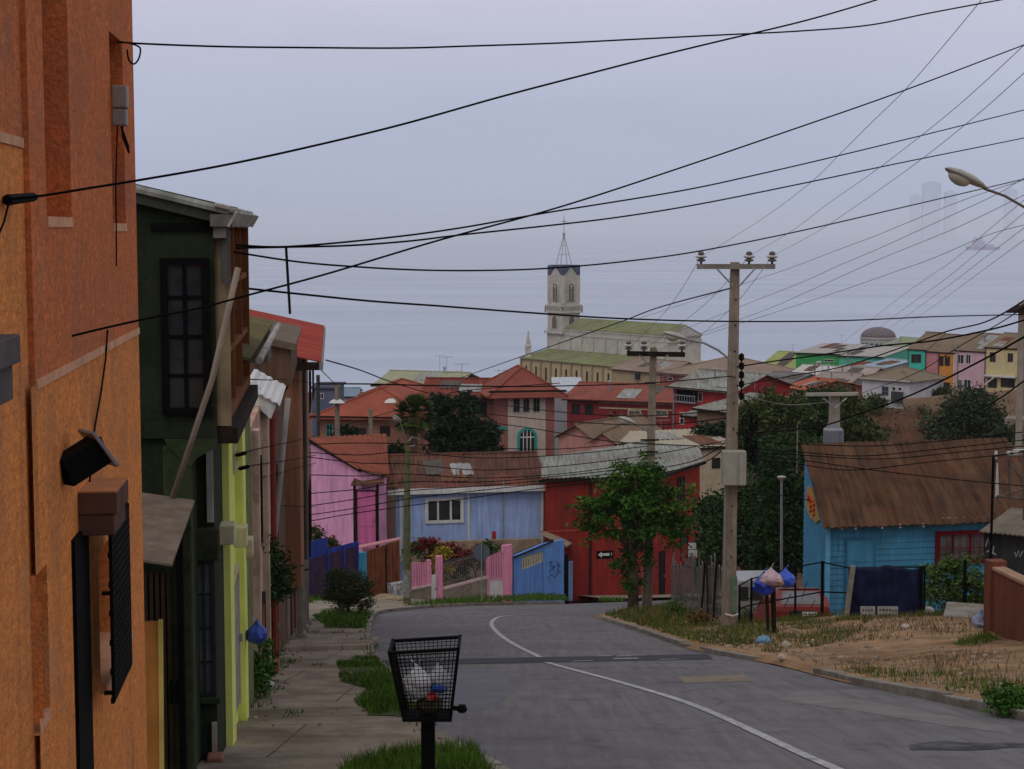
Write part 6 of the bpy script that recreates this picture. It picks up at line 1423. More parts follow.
q = at(1021, 385, 60); s = thing('utility_pole', 'pole with a small dark roof piece at the right edge by the hilltop', 'pole', (q.x, q.y, -15)); MB().tube([Vector((q.x, 60, -16)), at(1022, 302, 60)], .12, 6).build('pole', mat('pale_pole', (.3, .26, .22)), s)
MB().hexa([at(1006, 313, 60), at(1060, 313, 59), at(1060, 313, 61), at(1008, 311, 61), at(1022, 303, 60), at(1060, 296, 59), at(1060, 296, 61), at(1023, 303, 61)]).build('eave', DARKW, s)

# ------------------------------------------------------------------ cables
WIRE = mat('cable_black', (.004, .004, .005), var=.1, rough=.8, bump=0, spec=.05); WIREG = mat('cable_grey', (.17, .17, .19), var=.1, rough=.5, bump=0)
def catmull(P, k=6): return densify([Vector(p) for p in P], k)
def wire(label, pts, r, m=None, group=None):
    """pts: (px, py, d) along the cable; the distance changes evenly between the ends"""
    P = [at(*p) for p in pts]
    o = MB().tube(catmull(P, 8), r, 5).build('overhead_cable', m or WIRE, smooth=True)
    return tag(o, label, 'cable', group)
def dl(pts, d0, d1):                     # give evenly changing distances by screen x
    xs_ = [p[0] for p in pts]; x0, x1 = xs_[0], xs_[-1]
    return [(p[0], p[1], 1 / lerp(1 / d0, 1 / d1, (p[0] - x0) / (x1 - x0))) for p in pts]
wallD = lambda px, py: (lambda u: F0.p(u, 0, 0).y)(F0.uv(px, py)[0])
F0 = FL(2.2, 9.8)
wire('highest thick cable crossing the sky from the slit window', dl([(117, 41.5), (140, 43.5), (220, 46.5), (300, 47.5), (400, 48), (470, 46), (560, 43), (640, 39), (720, 35), (800, 31), (870, 25), (930, 13), (1000, 0), (1080, -14)], wallD(117, 41), 14), .0056)
o = MB().tube(catmull([at(122, 42, 8.95), at(131, 43.5, 9.1), at(140, 48, 9.3), at(139, 58, 9.3), at(134, 64, 9.2), at(129, 60, 9.1), at(127, 50, 9.0)]), .005, 5).build('cable_loop', WIRE); tag(o, 'small hanging loop of cable at the top of the slit window', 'cable')
wire('cable rising steeply from the orange wall at left to the top', dl([(6, 199), (40, 196), (90, 188), (140, 180), (220, 166), (300, 149), (400, 125), (500, 97), (580, 76), (650, 58), (720, 41), (800, 22), (860, 5), (920, -14)], wallD(6, 199), 10), .0047)
o = MB().tube([at(7, 200, wallD(7, 200)), at(34, 197, wallD(6, 200) + .25)], [.02, .016], 6).build('cable_sleeve', BLACK); tag(o, 'thick black cable sleeve on the orange wall', 'cable')
o = MB().tube([at(9, 202, wallD(7, 200) - .005), at(4, 222, wallD(6, 200) - .05), at(-8, 250, wallD(4, 200) - .12)], .004, 4).build('cable', BLACK); tag(o, 'thin cable drooping down from the sleeve at the left edge', 'cable')
wire('long cable from the orange wall crossing in front of the green house', dl([(72, 336), (105, 328), (150, 318), (200, 308), (245, 296), (330, 273), (440, 240), (560, 207), (680, 168), (800, 127), (900, 92), (1024, 45), (1080, 24)], wallD(72, 336), 15), .0054)
wire('upper of the twin cables leaving the green house eave', dl([(236, 245), (290, 246.5), (385, 238), (460, 228), (545, 213), (680, 191), (760, 174), (850, 153), (940, 131), (1024, 110), (1080, 96)], 14.5, 34), .0095)
wire('lower of the twin cables leaving the green house eave', dl([(236, 248), (290, 247), (350, 245.5), (410, 241), (460, 235), (545, 226), (620, 217), (700, 204), (800, 184), (900, 163), (1024, 138), (1080, 126)], 14.5, 34), .0095)
wire('sagging cable from the green house eave passing above the tall pole', dl([(234, 252), (300, 262), (360, 267), (420, 270), (480, 270.5), (545, 268.5), (620, 262), (700, 251), (800, 231), (900, 208), (1024, 179), (1080, 165)], 14.5, 33), .009)
wire('nearly level cable crossing the sea from the green house', dl([(243, 288), (300, 294), (370, 301), (440, 306), (520, 312), (610, 318), (700, 321), (790, 321.5), (860, 320), (940, 316.5), (1024, 314.5), (1080, 313)], 17.2, 42), .012)
T = 'thin power line fanning up to the right from the tall pole'
tp1 = [at(701, 262, D1), at(749, 262, D1), at(772, 262, D1)]
wire('thin line from the left insulator of the tall pole to the top edge', dl([(701, 256), (714, 249), (762, 219), (809, 184), (840, 154), (869, 125), (903, 92), (934, 57), (979, 3), (1000, -24)], D1, 16), .0042, WIREG)
wire('thin line from the middle insulator of the tall pole to the upper right', dl([(749, 256), (790, 232), (829, 203), (872, 173), (913, 142), (948, 114), (978, 88), (1022, 47), (1060, 10)], D1, 16), .0042, WIREG)
wire('thin line from the right insulator of the tall pole to the upper right', dl([(772, 256), (815, 233), (856, 206), (900, 175), (940, 145), (985, 108), (1024, 73), (1060, 40)], D1, 16), .0042, WIREG)
G3 = 'thin lines strung between the two big poles'
for (a, b) in (((701, 257), (628, 349)), ((749, 257), (644, 349)), ((772, 257), (682, 350))):
    mid = ((a[0] + b[0]) / 2 + 3, (a[1] + b[1]) / 2 + 6)
    wire({701: 'thin line between the left insulators of the two big poles', 749: 'thin line between the middle insulators of the two big poles', 772: 'thin line between the right insulators of the two big poles'}[a[0]], dl([b, mid, a], D2, D1), .007, WIREG, G3)
GR_ = 'service lines rising from the far pole to the right edge'
fan = [[(640, 318), (690, 302), (731, 288), (790, 268), (840, 249), (880, 234), (958, 202), (1024, 180)],
       [(640, 343), (679, 331), (744, 305), (800, 283), (840, 265), (880, 248), (950, 216), (995, 195), (1024, 178)],
       [(650, 352), (689, 338), (765, 310), (800, 295), (840, 277), (880, 259), (958, 227), (1024, 195)],
       [(655, 352), (695, 338), (770, 314), (840, 291), (900, 270), (931, 259), (988, 235), (1024, 225)],
       [(840, 345), (890, 305), (920, 283), (955, 259), (985, 233), (1017, 206), (1040, 186)],
       [(850, 350), (900, 312), (940, 283), (970, 259), (1000, 233), (1024, 213), (1040, 199)],
       [(880, 335), (930, 299), (960, 277), (983, 259), (1024, 228), (1040, 216)],
       [(900, 330), (945, 298), (975, 276), (998, 259), (1024, 240), (1040, 228)]]
names = ['uppermost thin service line fanning to the right edge', 'second thin service line below the uppermost one in the fan', 'third thin service line of the fan, ending below the lamp arm', 'fourth thin service line of the fan crossing the ship', 'steep thin line left of the cargo ship', 'steep thin line through the cargo ship', 'steep thin line just right of the cargo ship', 'lowest steep thin line right of the cargo ship']
for p, nm in zip(fan, names): wire(nm, dl(p, D2 if p[0][0] < 800 else 150, 30 if p[0][0] < 800 else 40), .0062 if p[0][0] < 800 else .008, WIREG, GR_)
# thick cables sweeping across the hill at right
wire('thick cable sweeping from the tall pole over the sea green warehouse', dl([(735, 367), (775, 361), (816, 355.5), (880, 346), (931, 341), (988, 330), (1024, 320), (1060, 308)], D1, 30), .018)
wire('thick cable from the tall pole across the coloured hilltop roofs', dl([(735, 386), (790, 376), (845, 366), (914, 343), (948, 331), (985, 322), (1017, 305), (1060, 275)], D1, 26), .013)
wire('thickest cable rising from the transformer across the cliff to the right', dl([(735, 433), (780, 431), (825, 425), (858, 414), (891, 403), (931, 386), (988, 357), (1024, 337), (1070, 312)], D1, 24), .017)
wire('thin cable rising in front of the white house to the right', dl([(838, 404), (862, 393), (914, 374), (960, 346), (1000, 323), (1030, 303)], 60, 26), .009)
wire('thick cable cutting the lower right corner of the hilltop terrace', dl([(940, 425), (968, 414), (997, 400), (1024, 381), (1070, 350)], 40, 22), .014)
wire('pale thin cable sagging from the tall pole to the crossarm behind', dl([(742, 395), (780, 404), (803, 404.5), (828, 402)], D1, D4), .012, mat('cable_pale', (.22, .22, .2)))
wire('cable rising from the red house to the tall pole head height', dl([(318, 384), (370, 384), (430, 385.5), (520, 386.5), (600, 385), (650, 383), (735, 376)], 30, D1), .014)
wire('cable slanting down from the brown house roof to the villa', dl([(326, 360), (360, 370), (395, 383), (440, 395), (480, 396)], 45, 100), .02)
wire('short cable from the brown roof corner to the double lamp', dl([(317, 366), (328, 377), (337, 386)], 60, 110), .02)
wire('cable rising from the left roofs past the villa roof to the church', dl([(460, 378), (500, 364), (560, 343), (620, 322), (660, 307), (731, 288)], 110, 50), .022)
wire('cable passing from the orange red roof up to the villa eave', dl([(345, 425), (390, 412), (440, 396), (470, 390), (560, 383)], 100, 70), .018)
spans = [  # bundle of low wires crossing the middle houses
    ([(320, 444), (360, 443), (407, 444), (470, 447), (560, 449), (650, 441)], 'low cable running along the top of the blue house ridge'),
    ([(318, 453), (360, 455), (407, 452), (480, 458), (560, 455), (650, 446)], 'low cable crossing the pink house gable to the far pole'),
    ([(316, 458), (360, 463), (407, 464), (480, 470), (560, 466), (650, 455), (728, 440)], 'low cable across the pink and blue roofs to the tall pole'),
    ([(316, 475), (360, 476), (407, 474), (480, 478), (560, 474), (650, 462)], 'low cable touching the blue house eave line'),
    ([(316, 493), (360, 489), (407, 482), (480, 482), (560, 476), (650, 466)], 'low cable crossing the pink porch and blue eave'),
    ([(316, 505), (350, 500), (407, 491), (480, 486), (570, 478), (650, 470)], 'low cable over the upper pink wall to the blue house window head'),
    ([(316, 514), (350, 509), (407, 499), (440, 495), (540, 484), (650, 474)], 'low cable over the middle of the pink wall'),
    ([(316, 520), (350, 514), (407, 506), (470, 498), (560, 486), (650, 478)], 'lowest cable over the pink wall'),
    ([(470, 420), (530, 428), (600, 440), (650, 444), (728, 447)], 'cable sagging across the salmon gables to the tall pole'),
    ([(480, 402), (560, 412), (640, 416), (728, 410)], 'cable crossing the villa windows and maroon wall'),
    ([(478, 413), (560, 421), (650, 425), (728, 418)], 'cable crossing below the villa windows and maroon wall'),
    ([(650, 470), (690, 462), (712, 452), (728, 440)], 'dark drop cable curving from the far pole to the grey box'),
    ([(655, 474), (700, 464), (728, 446)], 'second dark drop cable curving to the grey box'),
    ([(745, 448), (800, 452), (860, 456), (930, 450), (1024, 440)], 'cable crossing the rusty roof just below its ridge'),
    ([(745, 441), (800, 444), (870, 446), (940, 441), (1024, 432)], 'cable crossing at the ridge line of the rusty roof'),
    ([(745, 455), (800, 460), (880, 471), (960, 480), (1024, 486)], 'cable slanting down across the rusty roof to the right'),
    ([(745, 460), (790, 463), (850, 470), (930, 462), (1000, 455), (1024, 452)], 'cable sagging across the middle of the rusty roof'),
    ([(745, 452), (800, 455), (880, 459), (960, 452), (1024, 446)], 'cable second below the ridge of the rusty roof'),
    ([(745, 490), (770, 494), (810, 500)], 'short cable from the grey box to the wooden house eave')]
for p, lab in spans:
    if p[0][0] <= 320: p = [(p[0][0] - 22, p[0][1] + (p[0][1] - p[1][1]) * .5)] + p
    d0, d1 = (55, 63) if p[0][0] < 400 else ((70, D1) if p[0][0] < 640 else (D2, D1) if p[0][0] < 700 else (D1, 40))
    if p[-1][0] == 650: d1 = D2
    wire(lab, dl(p, d0, d1), .013 if p[0][0] > 700 else .016)
for (p, lab, d0, d1) in (([(203, 470), (222, 463), (237, 455), (258, 449), (290, 442), (316, 436)], 'upper cable with black splice on the yellow house front', 15.5, 40), ([(203, 480), (225, 473), (250, 466), (290, 460), (316, 455)], 'lower cable with black splice on the yellow house front', 15.5, 40),
                         ([(240, 481), (265, 477), (290, 470), (316, 463)], 'cable crossing the peeling pink front to the brown house', 21.5, 42), ([(246, 379), (270, 380), (290, 379.5), (318, 384)], 'cable under the dark parapet of the brown timber house', 22, 44), ([(262, 505), (290, 506), (316, 507)], 'thin cable low across the brown stucco house', 29, 44)):
    wire(lab, dl(p, d0, d1), .008)
for (x, y, d, lab) in ((240, 454.5, 18.2, 'upper black cable splice by the yellow house'), (243, 468, 18.7, 'lower black cable splice by the yellow house')):
    tag(MB().tube([at(x - 5, y + 1, d), at(x - 3, y + .6, d), at(x + 5, y - 1.4, d), at(x + 7, y - 1.8, d)], [.008, .022, .022, .008], 6).build('cable_splice', BLACK), lab, 'cable joint')

# ================================================================== STREET THINGS
# wire basket bin
bx_ = at(428, 715, 13.5); bin_ = thing('litter_bin', 'black wire basket litter bin on a square post in the foreground', 'bin', (bx_.x, 13.5, G(13.5)))
c = at(428, 715, 13.5); zb = c.z; zt = at(428, 645, 13.5).z; wb, wt, db, dt = .185, .275, .14, .20
tilt = -.03
def bp_(sx, sy, t):
    w_ = lerp(wb, wt, t); d_ = lerp(db, dt, t); return Vector((c.x + sx * w_ - .02 * t, 13.5 + sy * d_, lerp(zb, zt, t) + sx * w_ * .06 * t))
m_ = MB(); rr = .018
for (sx, sy) in ((-1, -1), (1, -1), (1, 1), (-1, 1)): m_.tube([bp_(sx, sy, -.02), bp_(sx, sy, 1.03)], rr, 4)
def loop(t, r): m_.tube([bp_(-1, -1, t), bp_(1, -1, t)], r, 4); m_.tube([bp_(1, -1, t), bp_(1, 1, t)], r, 4); m_.tube([bp_(1, 1, t), bp_(-1, 1, t)], r, 4); m_.tube([bp_(-1, 1, t), bp_(-1, -1, t)], r, 4)
loop(1.0, rr); loop(0, rr); m_.build('frame', BLACK, bin_)
for (A_, B_2, nm) in (((-1, -1), (1, -1), 0), ((1, -1), (1, 1), 1), ((1, 1), (-1, 1), 2), ((-1, 1), (-1, -1), 3)):
    m_ = MB(); n = 15 if nm % 2 == 0 else 10
    for i in range(1, n):
        t = i / n; P = lambda s: lerp(bp_(*A_, s), bp_(*B_2, s), t); m_.tube([P(0), P(1)], .0035, 4)
    for k in range(1, 19):
        s = k / 19; m_.tube([bp_(*A_, s), bp_(*B_2, s)], .0032, 4)
    m_.build('wire_mesh', BLACK, bin_)
MB().prism([bp_(-1, -1, 0), bp_(1, -1, 0), bp_(1, 1, 0), bp_(-1, 1, 0)], (0, 0, .008)).build('floor', BLACK, bin_)
m_ = MB(); m_.abox((c.x, 13.5, (zb + G(13.5) - .4) / 2), .055, .055, (zb - G(13.5) + .4) / 2); m_.build('post', BLACK, bin_)
m_ = MB(); m_.tube([bp_(1, 0, .1), bp_(1, 0, .1) + Vector((.06, -.02, .0))], .02, 6); m_.lathe(bp_(1, 0, .1) + Vector((.085, -.02, -.03)), [(.03, 0), (.045, .02), (.03, .06)], 8); m_.build('latch', BLACK, bin_)
TRW = mat('white_carrier_bag', (.60, .60, .62), var=.25, sc=14, rough=.4, bump=.4, bsc=20)
bag('carrier_bag', 'white knotted carrier bag filling the left of the litter bin', c + Vector((-.09, 0, .26)), .125, TRW, 11, hang=.10)
bag('carrier_bag', 'greyish white carrier bag at the back of the litter bin', c + Vector((.08, .05, .28)), .11, mat('grey_carrier_bag', (.40, .40, .44), var=.3, sc=12, rough=.4, bump=.4), 21, hang=.12)
bag('wrapper', 'crumpled red wrapper inside the litter bin', c + Vector((.03, -.07, .17)), .055, mat('red_wrapper', (.45, .03, .03), var=.5, sc=18, rough=.4, dirt=(.6, .5, .45), dsc=14), 4, knot=False)
bag('wrapper', 'crumpled blue and white wrapper inside the litter bin', c + Vector((.085, -.06, .24)), .06, mat('blue_wrapper', (.05, .13, .5), var=.5, sc=14, rough=.4, dirt=(.5, .5, .55), dsc=12), 5, knot=False)
bag('wrapper', 'dark olive rubbish at the bottom of the litter bin', c + Vector((.02, .0, .08)), .11, mat('dark_rubbish', (.06, .06, .04), var=.6, sc=20, dirt=(.22, .16, .06), dsc=9), 6, knot=False)

# hanging bags on the posts by the tall pole
dB = 43.5
tp_ = bgp(771, 633); 
ps = thing('bag_post', 'pair of dark leaning stakes carrying rubbish bags by the wire fence', 'post', (tp_.x, tp_.y, tp_.z)); dB = tp_.y
m_ = MB(); m_.tube([at(768, 634, dB), at(766.5, 590, dB)], .04, 5); m_.tube([at(774, 636, dB), at(773, 585, dB)], .06, 5); m_.build('stake', DARKW, ps)
bag('rubbish_bag', 'large dark blue rubbish bag hanging left on the stakes', at(763.5, 585, dB - .2), .25, BLUEP, 13, 'rubbish bags on the stakes')
bag('rubbish_bag', 'pink and white knotted rubbish bag on top of the stakes', at(770.5, 578, dB - .32), .20, mat('pink_white_plastic', (.50, .36, .40), var=.3, sc=8, rough=.4, bump=.3), 15, 'rubbish bags on the stakes')
bag('rubbish_bag', 'tan paper rubbish bag drooping between the blue bags', at(778.5, 581, dB - .3), .19, mat('tan_bag', (.42, .29, .22), var=.3, sc=8, rough=.5, bump=.3), 17, 'rubbish bags on the stakes', knot=False)
bag('rubbish_bag', 'small bright blue rubbish bag hanging right on the stakes', at(785.5, 579, dB - .25), .21, mat('bright_blue_plastic', (.02, .08, .52), var=.2, sc=10, rough=.35, bump=.3, spec=.5), 19, 'rubbish bags on the stakes')

# wire fence with steel posts
wf = thing('wire_fence', 'sagging wire fence with thin black steel posts round the yard', 'fence', bgp(822, 617))
m_ = None
FP = [(739, 585, 628, 45.0), (751, 578, 627, 45.0), (795, 566, 622, 44.8), (822, 561, 617, 44.6), (849, 567, 614, 44.6), (890, 566, 620, 44.4), (924, 566, 620, 44.2), (964.5, 560, 628, 43.0)]
for (x, y0, y1, d) in FP:
    MB().tube([at(x, y1 + 8, d), at(x + .6, y0, d)], .045 if x in (822, 964.5) else .03, 6).build('post', BLACK, wf)
m_ = MB()
for fr_ in (0.02, .55):
    m_.tube([at(x, lerp(y0, y1, fr_), d) for (x, y0, y1, d) in FP[:7]], .022, 4)
for k in range(9):
    m_.tube([at(*q) for q in ((739 + k * 9, 590 + (k % 3) * 9, 44.9), (751 + k * 8, 600 - (k % 4) * 6, 44.9))], .010, 4)
m_.build('wire', BLACK, wf)
# grey picket fence
f = Fac((at(671, 605, 60).x, 60), (at(724, 630, 45.5).x, 45.5))
pk_ = thing('picket_fence', 'old grey picket fence leaning beside the tall concrete pole', 'fence', f.p(f.L / 2, 0, -11.5))
m_ = MB(); rg = random.Random(8); n = 30
for i in range(n):
    u = lerp(.1, f.L - .1, i / (n - 1)); q = f.p(u, 0, 0); zb = bz(max(q.x, 3.7), q.y) - .2; px = 671 + 53 * ((u / f.L) ** 1.0)
    h = 2.0 + rg.uniform(-.35, .15); ln = rg.uniform(-.12, .12); a = .055 * rg.uniform(.8, 1.5)
    m_.hexa([f.p(u - a, -.015, zb), f.p(u + a, -.015, zb), f.p(u + a, .015, zb), f.p(u - a, .015, zb), f.p(u - a + ln, -.015, zb + h), f.p(u + a + ln, -.015, zb + h - .05), f.p(u + a + ln, .015, zb + h - .05), f.p(u - a + ln, .015, zb + h)])
m_.build('pickets', mat('grey_picket', (.13, .12, .12), var=.4, sc=3, streak=.3), pk_)
m_ = MB()
for zz in (.5, 1.5): m_.tube([f.p(u, -.05, bz(max(f.p(u, 0, 0).x, 3.7), f.p(u, 0, 0).y) + zz) for u in (0, f.L * .33, f.L * .66, f.L)], .04, 4)
m_.build('rail', DARKW, pk_)
m_ = MB()
for (u, l) in ((f.L * .7, .8), (f.L * .82, -.7), (f.L * .9, .5)): q = f.p(u, .1, 0); zb = bz(q.x, q.y); m_.tube([f.p(u, .12, zb), f.p(u + l, .1, zb + 1.9)], .035, 5)
m_.build('brace', DARKW, pk_)
# dark blue tarpaulin screen with leaning post
dT_ = 43.6
tq = thing('tarpaulin_screen', 'dark navy tarpaulin screen on a leaning grey post in the yard', 'screen', bgp(880, 622))
m_ = MB(); nx_, nz_ = 24, 14
def tpz(i, j):
    s, t = i / nx_, j / nz_; xt = lerp(854, 921, s); xb_ = lerp(849, 921, s); yt = lerp(566, 568, s) + 1.5 * math.sin(s * 9); yb = 621
    p = at(lerp(xb_, xt, t), lerp(yb, yt, t), dT_); p.y += .05 * math.sin(s * 25 + t * 2) + .06 * noise.noise(Vector((s * 6, t * 4, 0))); return p
for j in range(nz_ + 1):
    for i in range(nx_ + 1): m_.v.append(tpz(i, j))
for j in range(nz_):
    for i in range(nx_): m_.f.append([j * (nx_ + 1) + i, j * (nx_ + 1) + i + 1, (j + 1) * (nx_ + 1) + i + 1, (j + 1) * (nx_ + 1) + i])
tp2 = m_.build('tarpaulin', mat('navy_tarpaulin', (.010, .014, .045), var=.35, sc=3, rough=.55, bump=.3, bsc=9), tq, smooth=True)
sm = tp2.modifiers.new('thick', 'SOLIDIFY'); sm.thickness = .02
MB().tube([at(845.5, 622, dT_ - .1), at(853, 566, dT_ - .1)], .085, 4).build('leaning_post', TIMB, tq); MB().tube([at(921, 622, dT_), at(921, 566, dT_)], .05, 5).build('post', BLACK, tq)
for (x0, x1, lab) in ((860.5, 875, 'left white painted notice board at the foot of the tarpaulin'), (877.5, 898, 'right white painted notice board at the foot of the tarpaulin')):
    f = facpx(x0, dT_ - .35, x1, dT_ - .35, 615); nb = thing('notice_board', lab, 'sign', f.p(.2, 0, f.uv(x0, 621)[1]), 'white notice boards by the tarpaulin'); z0, z1 = f.uv(x0, 619)[1], f.uv(x0, 606.5)[1]
    MB().box(f, 0, f.L, -.03, 0, z0 - .1, z1).build('board', mat('chalky_white', (.34, .33, .31), var=.25, sc=4), nb); m_ = MB(); rg = random.Random(int(x0))
    for r_ in range(2):
        u = .05
        while u < f.L - .08:
            w_ = rg.uniform(.03, .07); z = lerp(z1, z0, .28 + .4 * r_); m_.box(f, u, u + w_, .001, .006, z - .03, z + .03 * rg.uniform(.2, 1)); u += w_ + .03
    m_.build('lettering', mat('dull_black_paint', (.06, .055, .06)), nb)
# red hatchback seen from behind
CR = mat('faded_red_car_paint', (.22, .03, .028), var=.08, sc=2, rough=.38, bump=0, spec=.5); CHR = mat('bumper_black', (.02, .018, .018), var=.2, rough=.5)
cy = 47.6; cxm = at(804, 600, cy).x; z0 = zat(588, cy) - 1.47
f = Fac((cxm - .84, cy), (cxm + .84, cy + .05)); car = thing('parked_car', 'faded red hatchback parked behind the grassy bank', 'car', (cxm, cy + 1.6, z0))
def loft(m, rows):
    b = len(m.v); n = len(rows[0])
    for r_ in rows: m.v += [Vector(p) for p in r_]
    for i in range(len(rows) - 1):
        for k in range(n): m.f.append([b + i * n + k, b + i * n + (k + 1) % n, b + (i + 1) * n + (k + 1) % n, b + (i + 1) * n + k])
    m.f.append([b + k for k in range(n)]); m.f.append([b + (len(rows) - 1) * n + k for k in range(n)])
W_ = f.L
def sect(w, zlo, zhi, ins): return [f.p(ins * .4, w, z0 + zlo), f.p(W_ - ins * .4, w, z0 + zlo), f.p(W_ - ins * .1, w, z0 + lerp(zlo, zhi, .45)), f.p(W_ - ins, w, z0 + zhi), f.p(ins, w, z0 + zhi), f.p(ins * .1, w, z0 + lerp(zlo, zhi, .45))]
m_ = MB(); loft(m_, [sect(.02, .34, .84, .12), sect(-.06, .28, .90, .08), sect(-.5, .25, .92, .06), sect(-1.6, .25, .93, .06), sect(-2.7, .25, .90, .06), sect(-3.4, .27, .80, .12), sect(-3.62, .34, .70, .2)]); m_.build('body', CR, car, smooth=False, bevel=.03)
m_ = MB(); loft(m_, [sect(-.10, .885, .90, .12), sect(-.42, .89, 1.34, .22), sect(-.60, .89, 1.385, .24), sect(-1.6, .89, 1.38, .24), sect(-1.9, .89, 1.32, .24), sect(-2.6, .88, .92, .14)]); cab = m_.build('cabin', CR, car, bevel=.02)
def rw(u, t): return f.p(u, lerp(-.13, -.40, t) + .03, z0 + lerp(.93, 1.30, t))
MB().prism([rw(.24, 0), rw(W_ - .24, 0), rw(W_ - .33, 1), rw(.33, 1)], (0, .01, 0)).build('rear_window', mat('car_glass', (.16, .16, .17), var=.3, sc=3, rough=.08, bump=0, spec=.6), car)
m_ = MB()
for s_ in (0, 1):
    u = .235 if s_ == 0 else W_ - .235
    m_.prism([f.p(u, -.62, z0 + .98), f.p(u, -1.55, z0 + .98), f.p(u + (.035 if s_ == 0 else -.035), -1.5, z0 + 1.3), f.p(u + (.035 if s_ == 0 else -.035), -.7, z0 + 1.3)], f.p(-.05 if s_ == 0 else .05, 0, 0) - f.p(0, 0, 0))
m_.build('side_window', GLASS, car)
MB().box(f, .03, W_ - .03, .0, .13, z0 + .34, z0 + .50).build('bumper', CHR, car, bevel=.03)
for (a, b) in ((.08, .42), (W_ - .42, W_ - .08)): MB().box(f, a, b, .005, .035, z0 + .57, z0 + .74).build('tail_light', mat('tail_lens', (.16, .02, .02), var=.2, rough=.25), car, bevel=.01)
MB().box(f, .44, W_ - .44, .004, .03, z0 + .56, z0 + .75).build('number_plate_panel', CHR, car)
pa = MB().box(f, W_ * .5 - .02, W_ * .5 + .40, .031, .045, z0 + .60, z0 + .72).build('number_plate', mat('plate_white', (.62, .62, .60)), car); m_ = MB()
for i in range(6): 
    u = W_ * .5 + .01 + i * .062 + (.02 if i > 1 else 0); m_.box(f, u, u + .014, .046, .049, z0 + .625, z0 + .695); m_.box(f, u + .02, u + .034, .046, .049, z0 + .63, z0 + .69 - .02 * (i % 2)); m_.box(f, u, u + .034, .0465, .0495, z0 + .655 - .01 * (i % 3), z0 + .667)
m_.build('characters', BLACK, pa)
for (u, w_) in ((.12, -.75), (W_ - .12, -.75), (.12, -2.95), (W_ - .12, -2.95)):
    ax = Vector((f.U.x, f.U.y, 0)); wh = MB().lathe(f.p(u, w_, z0 + .27) - ax * .09, [(.20, 0), (.29, .02), (.29, .16), (.20, .18)], 16, ax).build('wheel', CHR, car); MB().lathe(f.p(u, w_, z0 + .27) - ax * .095, [(.16, 0), (.17, .05), (.17, .14), (.16, .19)], 12, ax).build('rim', GREYM, wh)
m_ = MB().box(f, .25, W_ - .25, -.5, -.40, z0 + 1.345, z0 + 1.375); m_.build('tailgate_lip', CHR, car)
car.rotation_euler = (-R(11), 0, 0); car.location.z -= .27
# white van behind it
vy = 56.0; a = at(736, 590, vy); b = at(797, 590, vy); f = Fac((a.x, vy), (b.x, vy + .2)); zv = zat(581, vy) - 1.75
vn = thing('parked_van', 'white minibus parked sideways under the dark trees', 'van', f.p(f.L / 2, -.8, zv)); WV = mat('van_white', (.27, .28, .29), var=.06, rough=.35, bump=0, spec=.5)
L_ = f.L
m_ = MB(); m_.prism([f.p(u, 0, zv + z) for (u, z) in ((0, .35), (L_, .35), (L_, .95), (L_ - .25, 1.05), (L_ - .5, 1.66), (L_ - .65, 1.75), (.12, 1.75), (.03, 1.62))], f.p(0, -1.7, 0) - f.p(0, 0, 0)); m_.build('body', WV, vn, bevel=.04)
for (u0, u1) in ((.09, .42), (.48, .92), (.98, L_ - .58)): MB().box(f, u0, u1, .002, .015, zv + 1.08, zv + 1.55).build('window', GLASS, vn)
for u in (.5, L_ - .5):
    ax = Vector((f.N.x, f.N.y, 0)); wh = MB().lathe(f.p(u, -.16, zv + .32), [(.22, 0), (.32, .02), (.32, .18), (.22, .2)], 16, ax).build('wheel', CHR, vn); MB().lathe(f.p(u, -.02, zv + .32), [(.17, 0), (.18, .05), (.05, .07)], 12, ax).build('rim', GREYM, vn)
MB().box(f, L_ - .03, L_ + .04, -1.6, -.05, zv + .4, zv + .58).build('bumper', CHR, vn)
MB().box(f, L_ - .05, L_ + .02, -.35, -.06, zv + .68, zv + .86).build('headlight', mat('lamp_lens', (.5, .45, .3), rough=.2), vn)
# odds and ends on the bank
for i, (px, py, r_, c_, lab) in enumerate(((764, 643, .16, (.16, .30, .48), 'crumpled pale blue litter on the grassy bank'), (786, 647, .12, (.40, .33, .28), 'small pale stone on the bank below the litter'), (1001, 637, .10, (.45, .40, .36), 'white paper scrap on the dirt near the brown wall'), (782, 659, .10, (.40, .31, .24), 'pale stone by the right kerb'))):
    q = bgp(px, py) if px < 1000 else bgp(905, 641); bag('litter', lab, q + Vector((0, 0, r_ * .3)), r_, mat('litter_%d' % i, c_, var=.3, sc=10), 30 + i, knot=False).scale.z = .6 if False else 1
f = facpx(920, 46, 934, 46, 614); tag(bag('cement_sack', 'lumpy white sack lying at the foot of the green bush', at(927, 613, 44.3), .24, mat('sack_white', (.42, .42, .44), var=.2, sc=6, bump=.3), 41, knot=False), None)
bag('plastic_bag', 'small white plastic scrap caught in the green bush', at(938, 598, 47.2), .13, TRW, 43, knot=False)
f = facpx(943, 41.5, 985, 41.2, 620); tag(MB().box(f, 0, f.L * 1.6, -1.6, 0, -11.5, f.uv(960, 616)[1]).build('concrete_slab', CONC, bevel=.03), 'low concrete slab in front of the green bush', 'slab')
for i, (px, py) in enumerate(((265, 697), (256, 700))):
    pass
bag('plastic_bottle', 'white plastic carton among the weeds by the yellow house', gp(267, 696, .13) + Vector((0, 0, .15)), .10, WHITE, 51, knot=False)
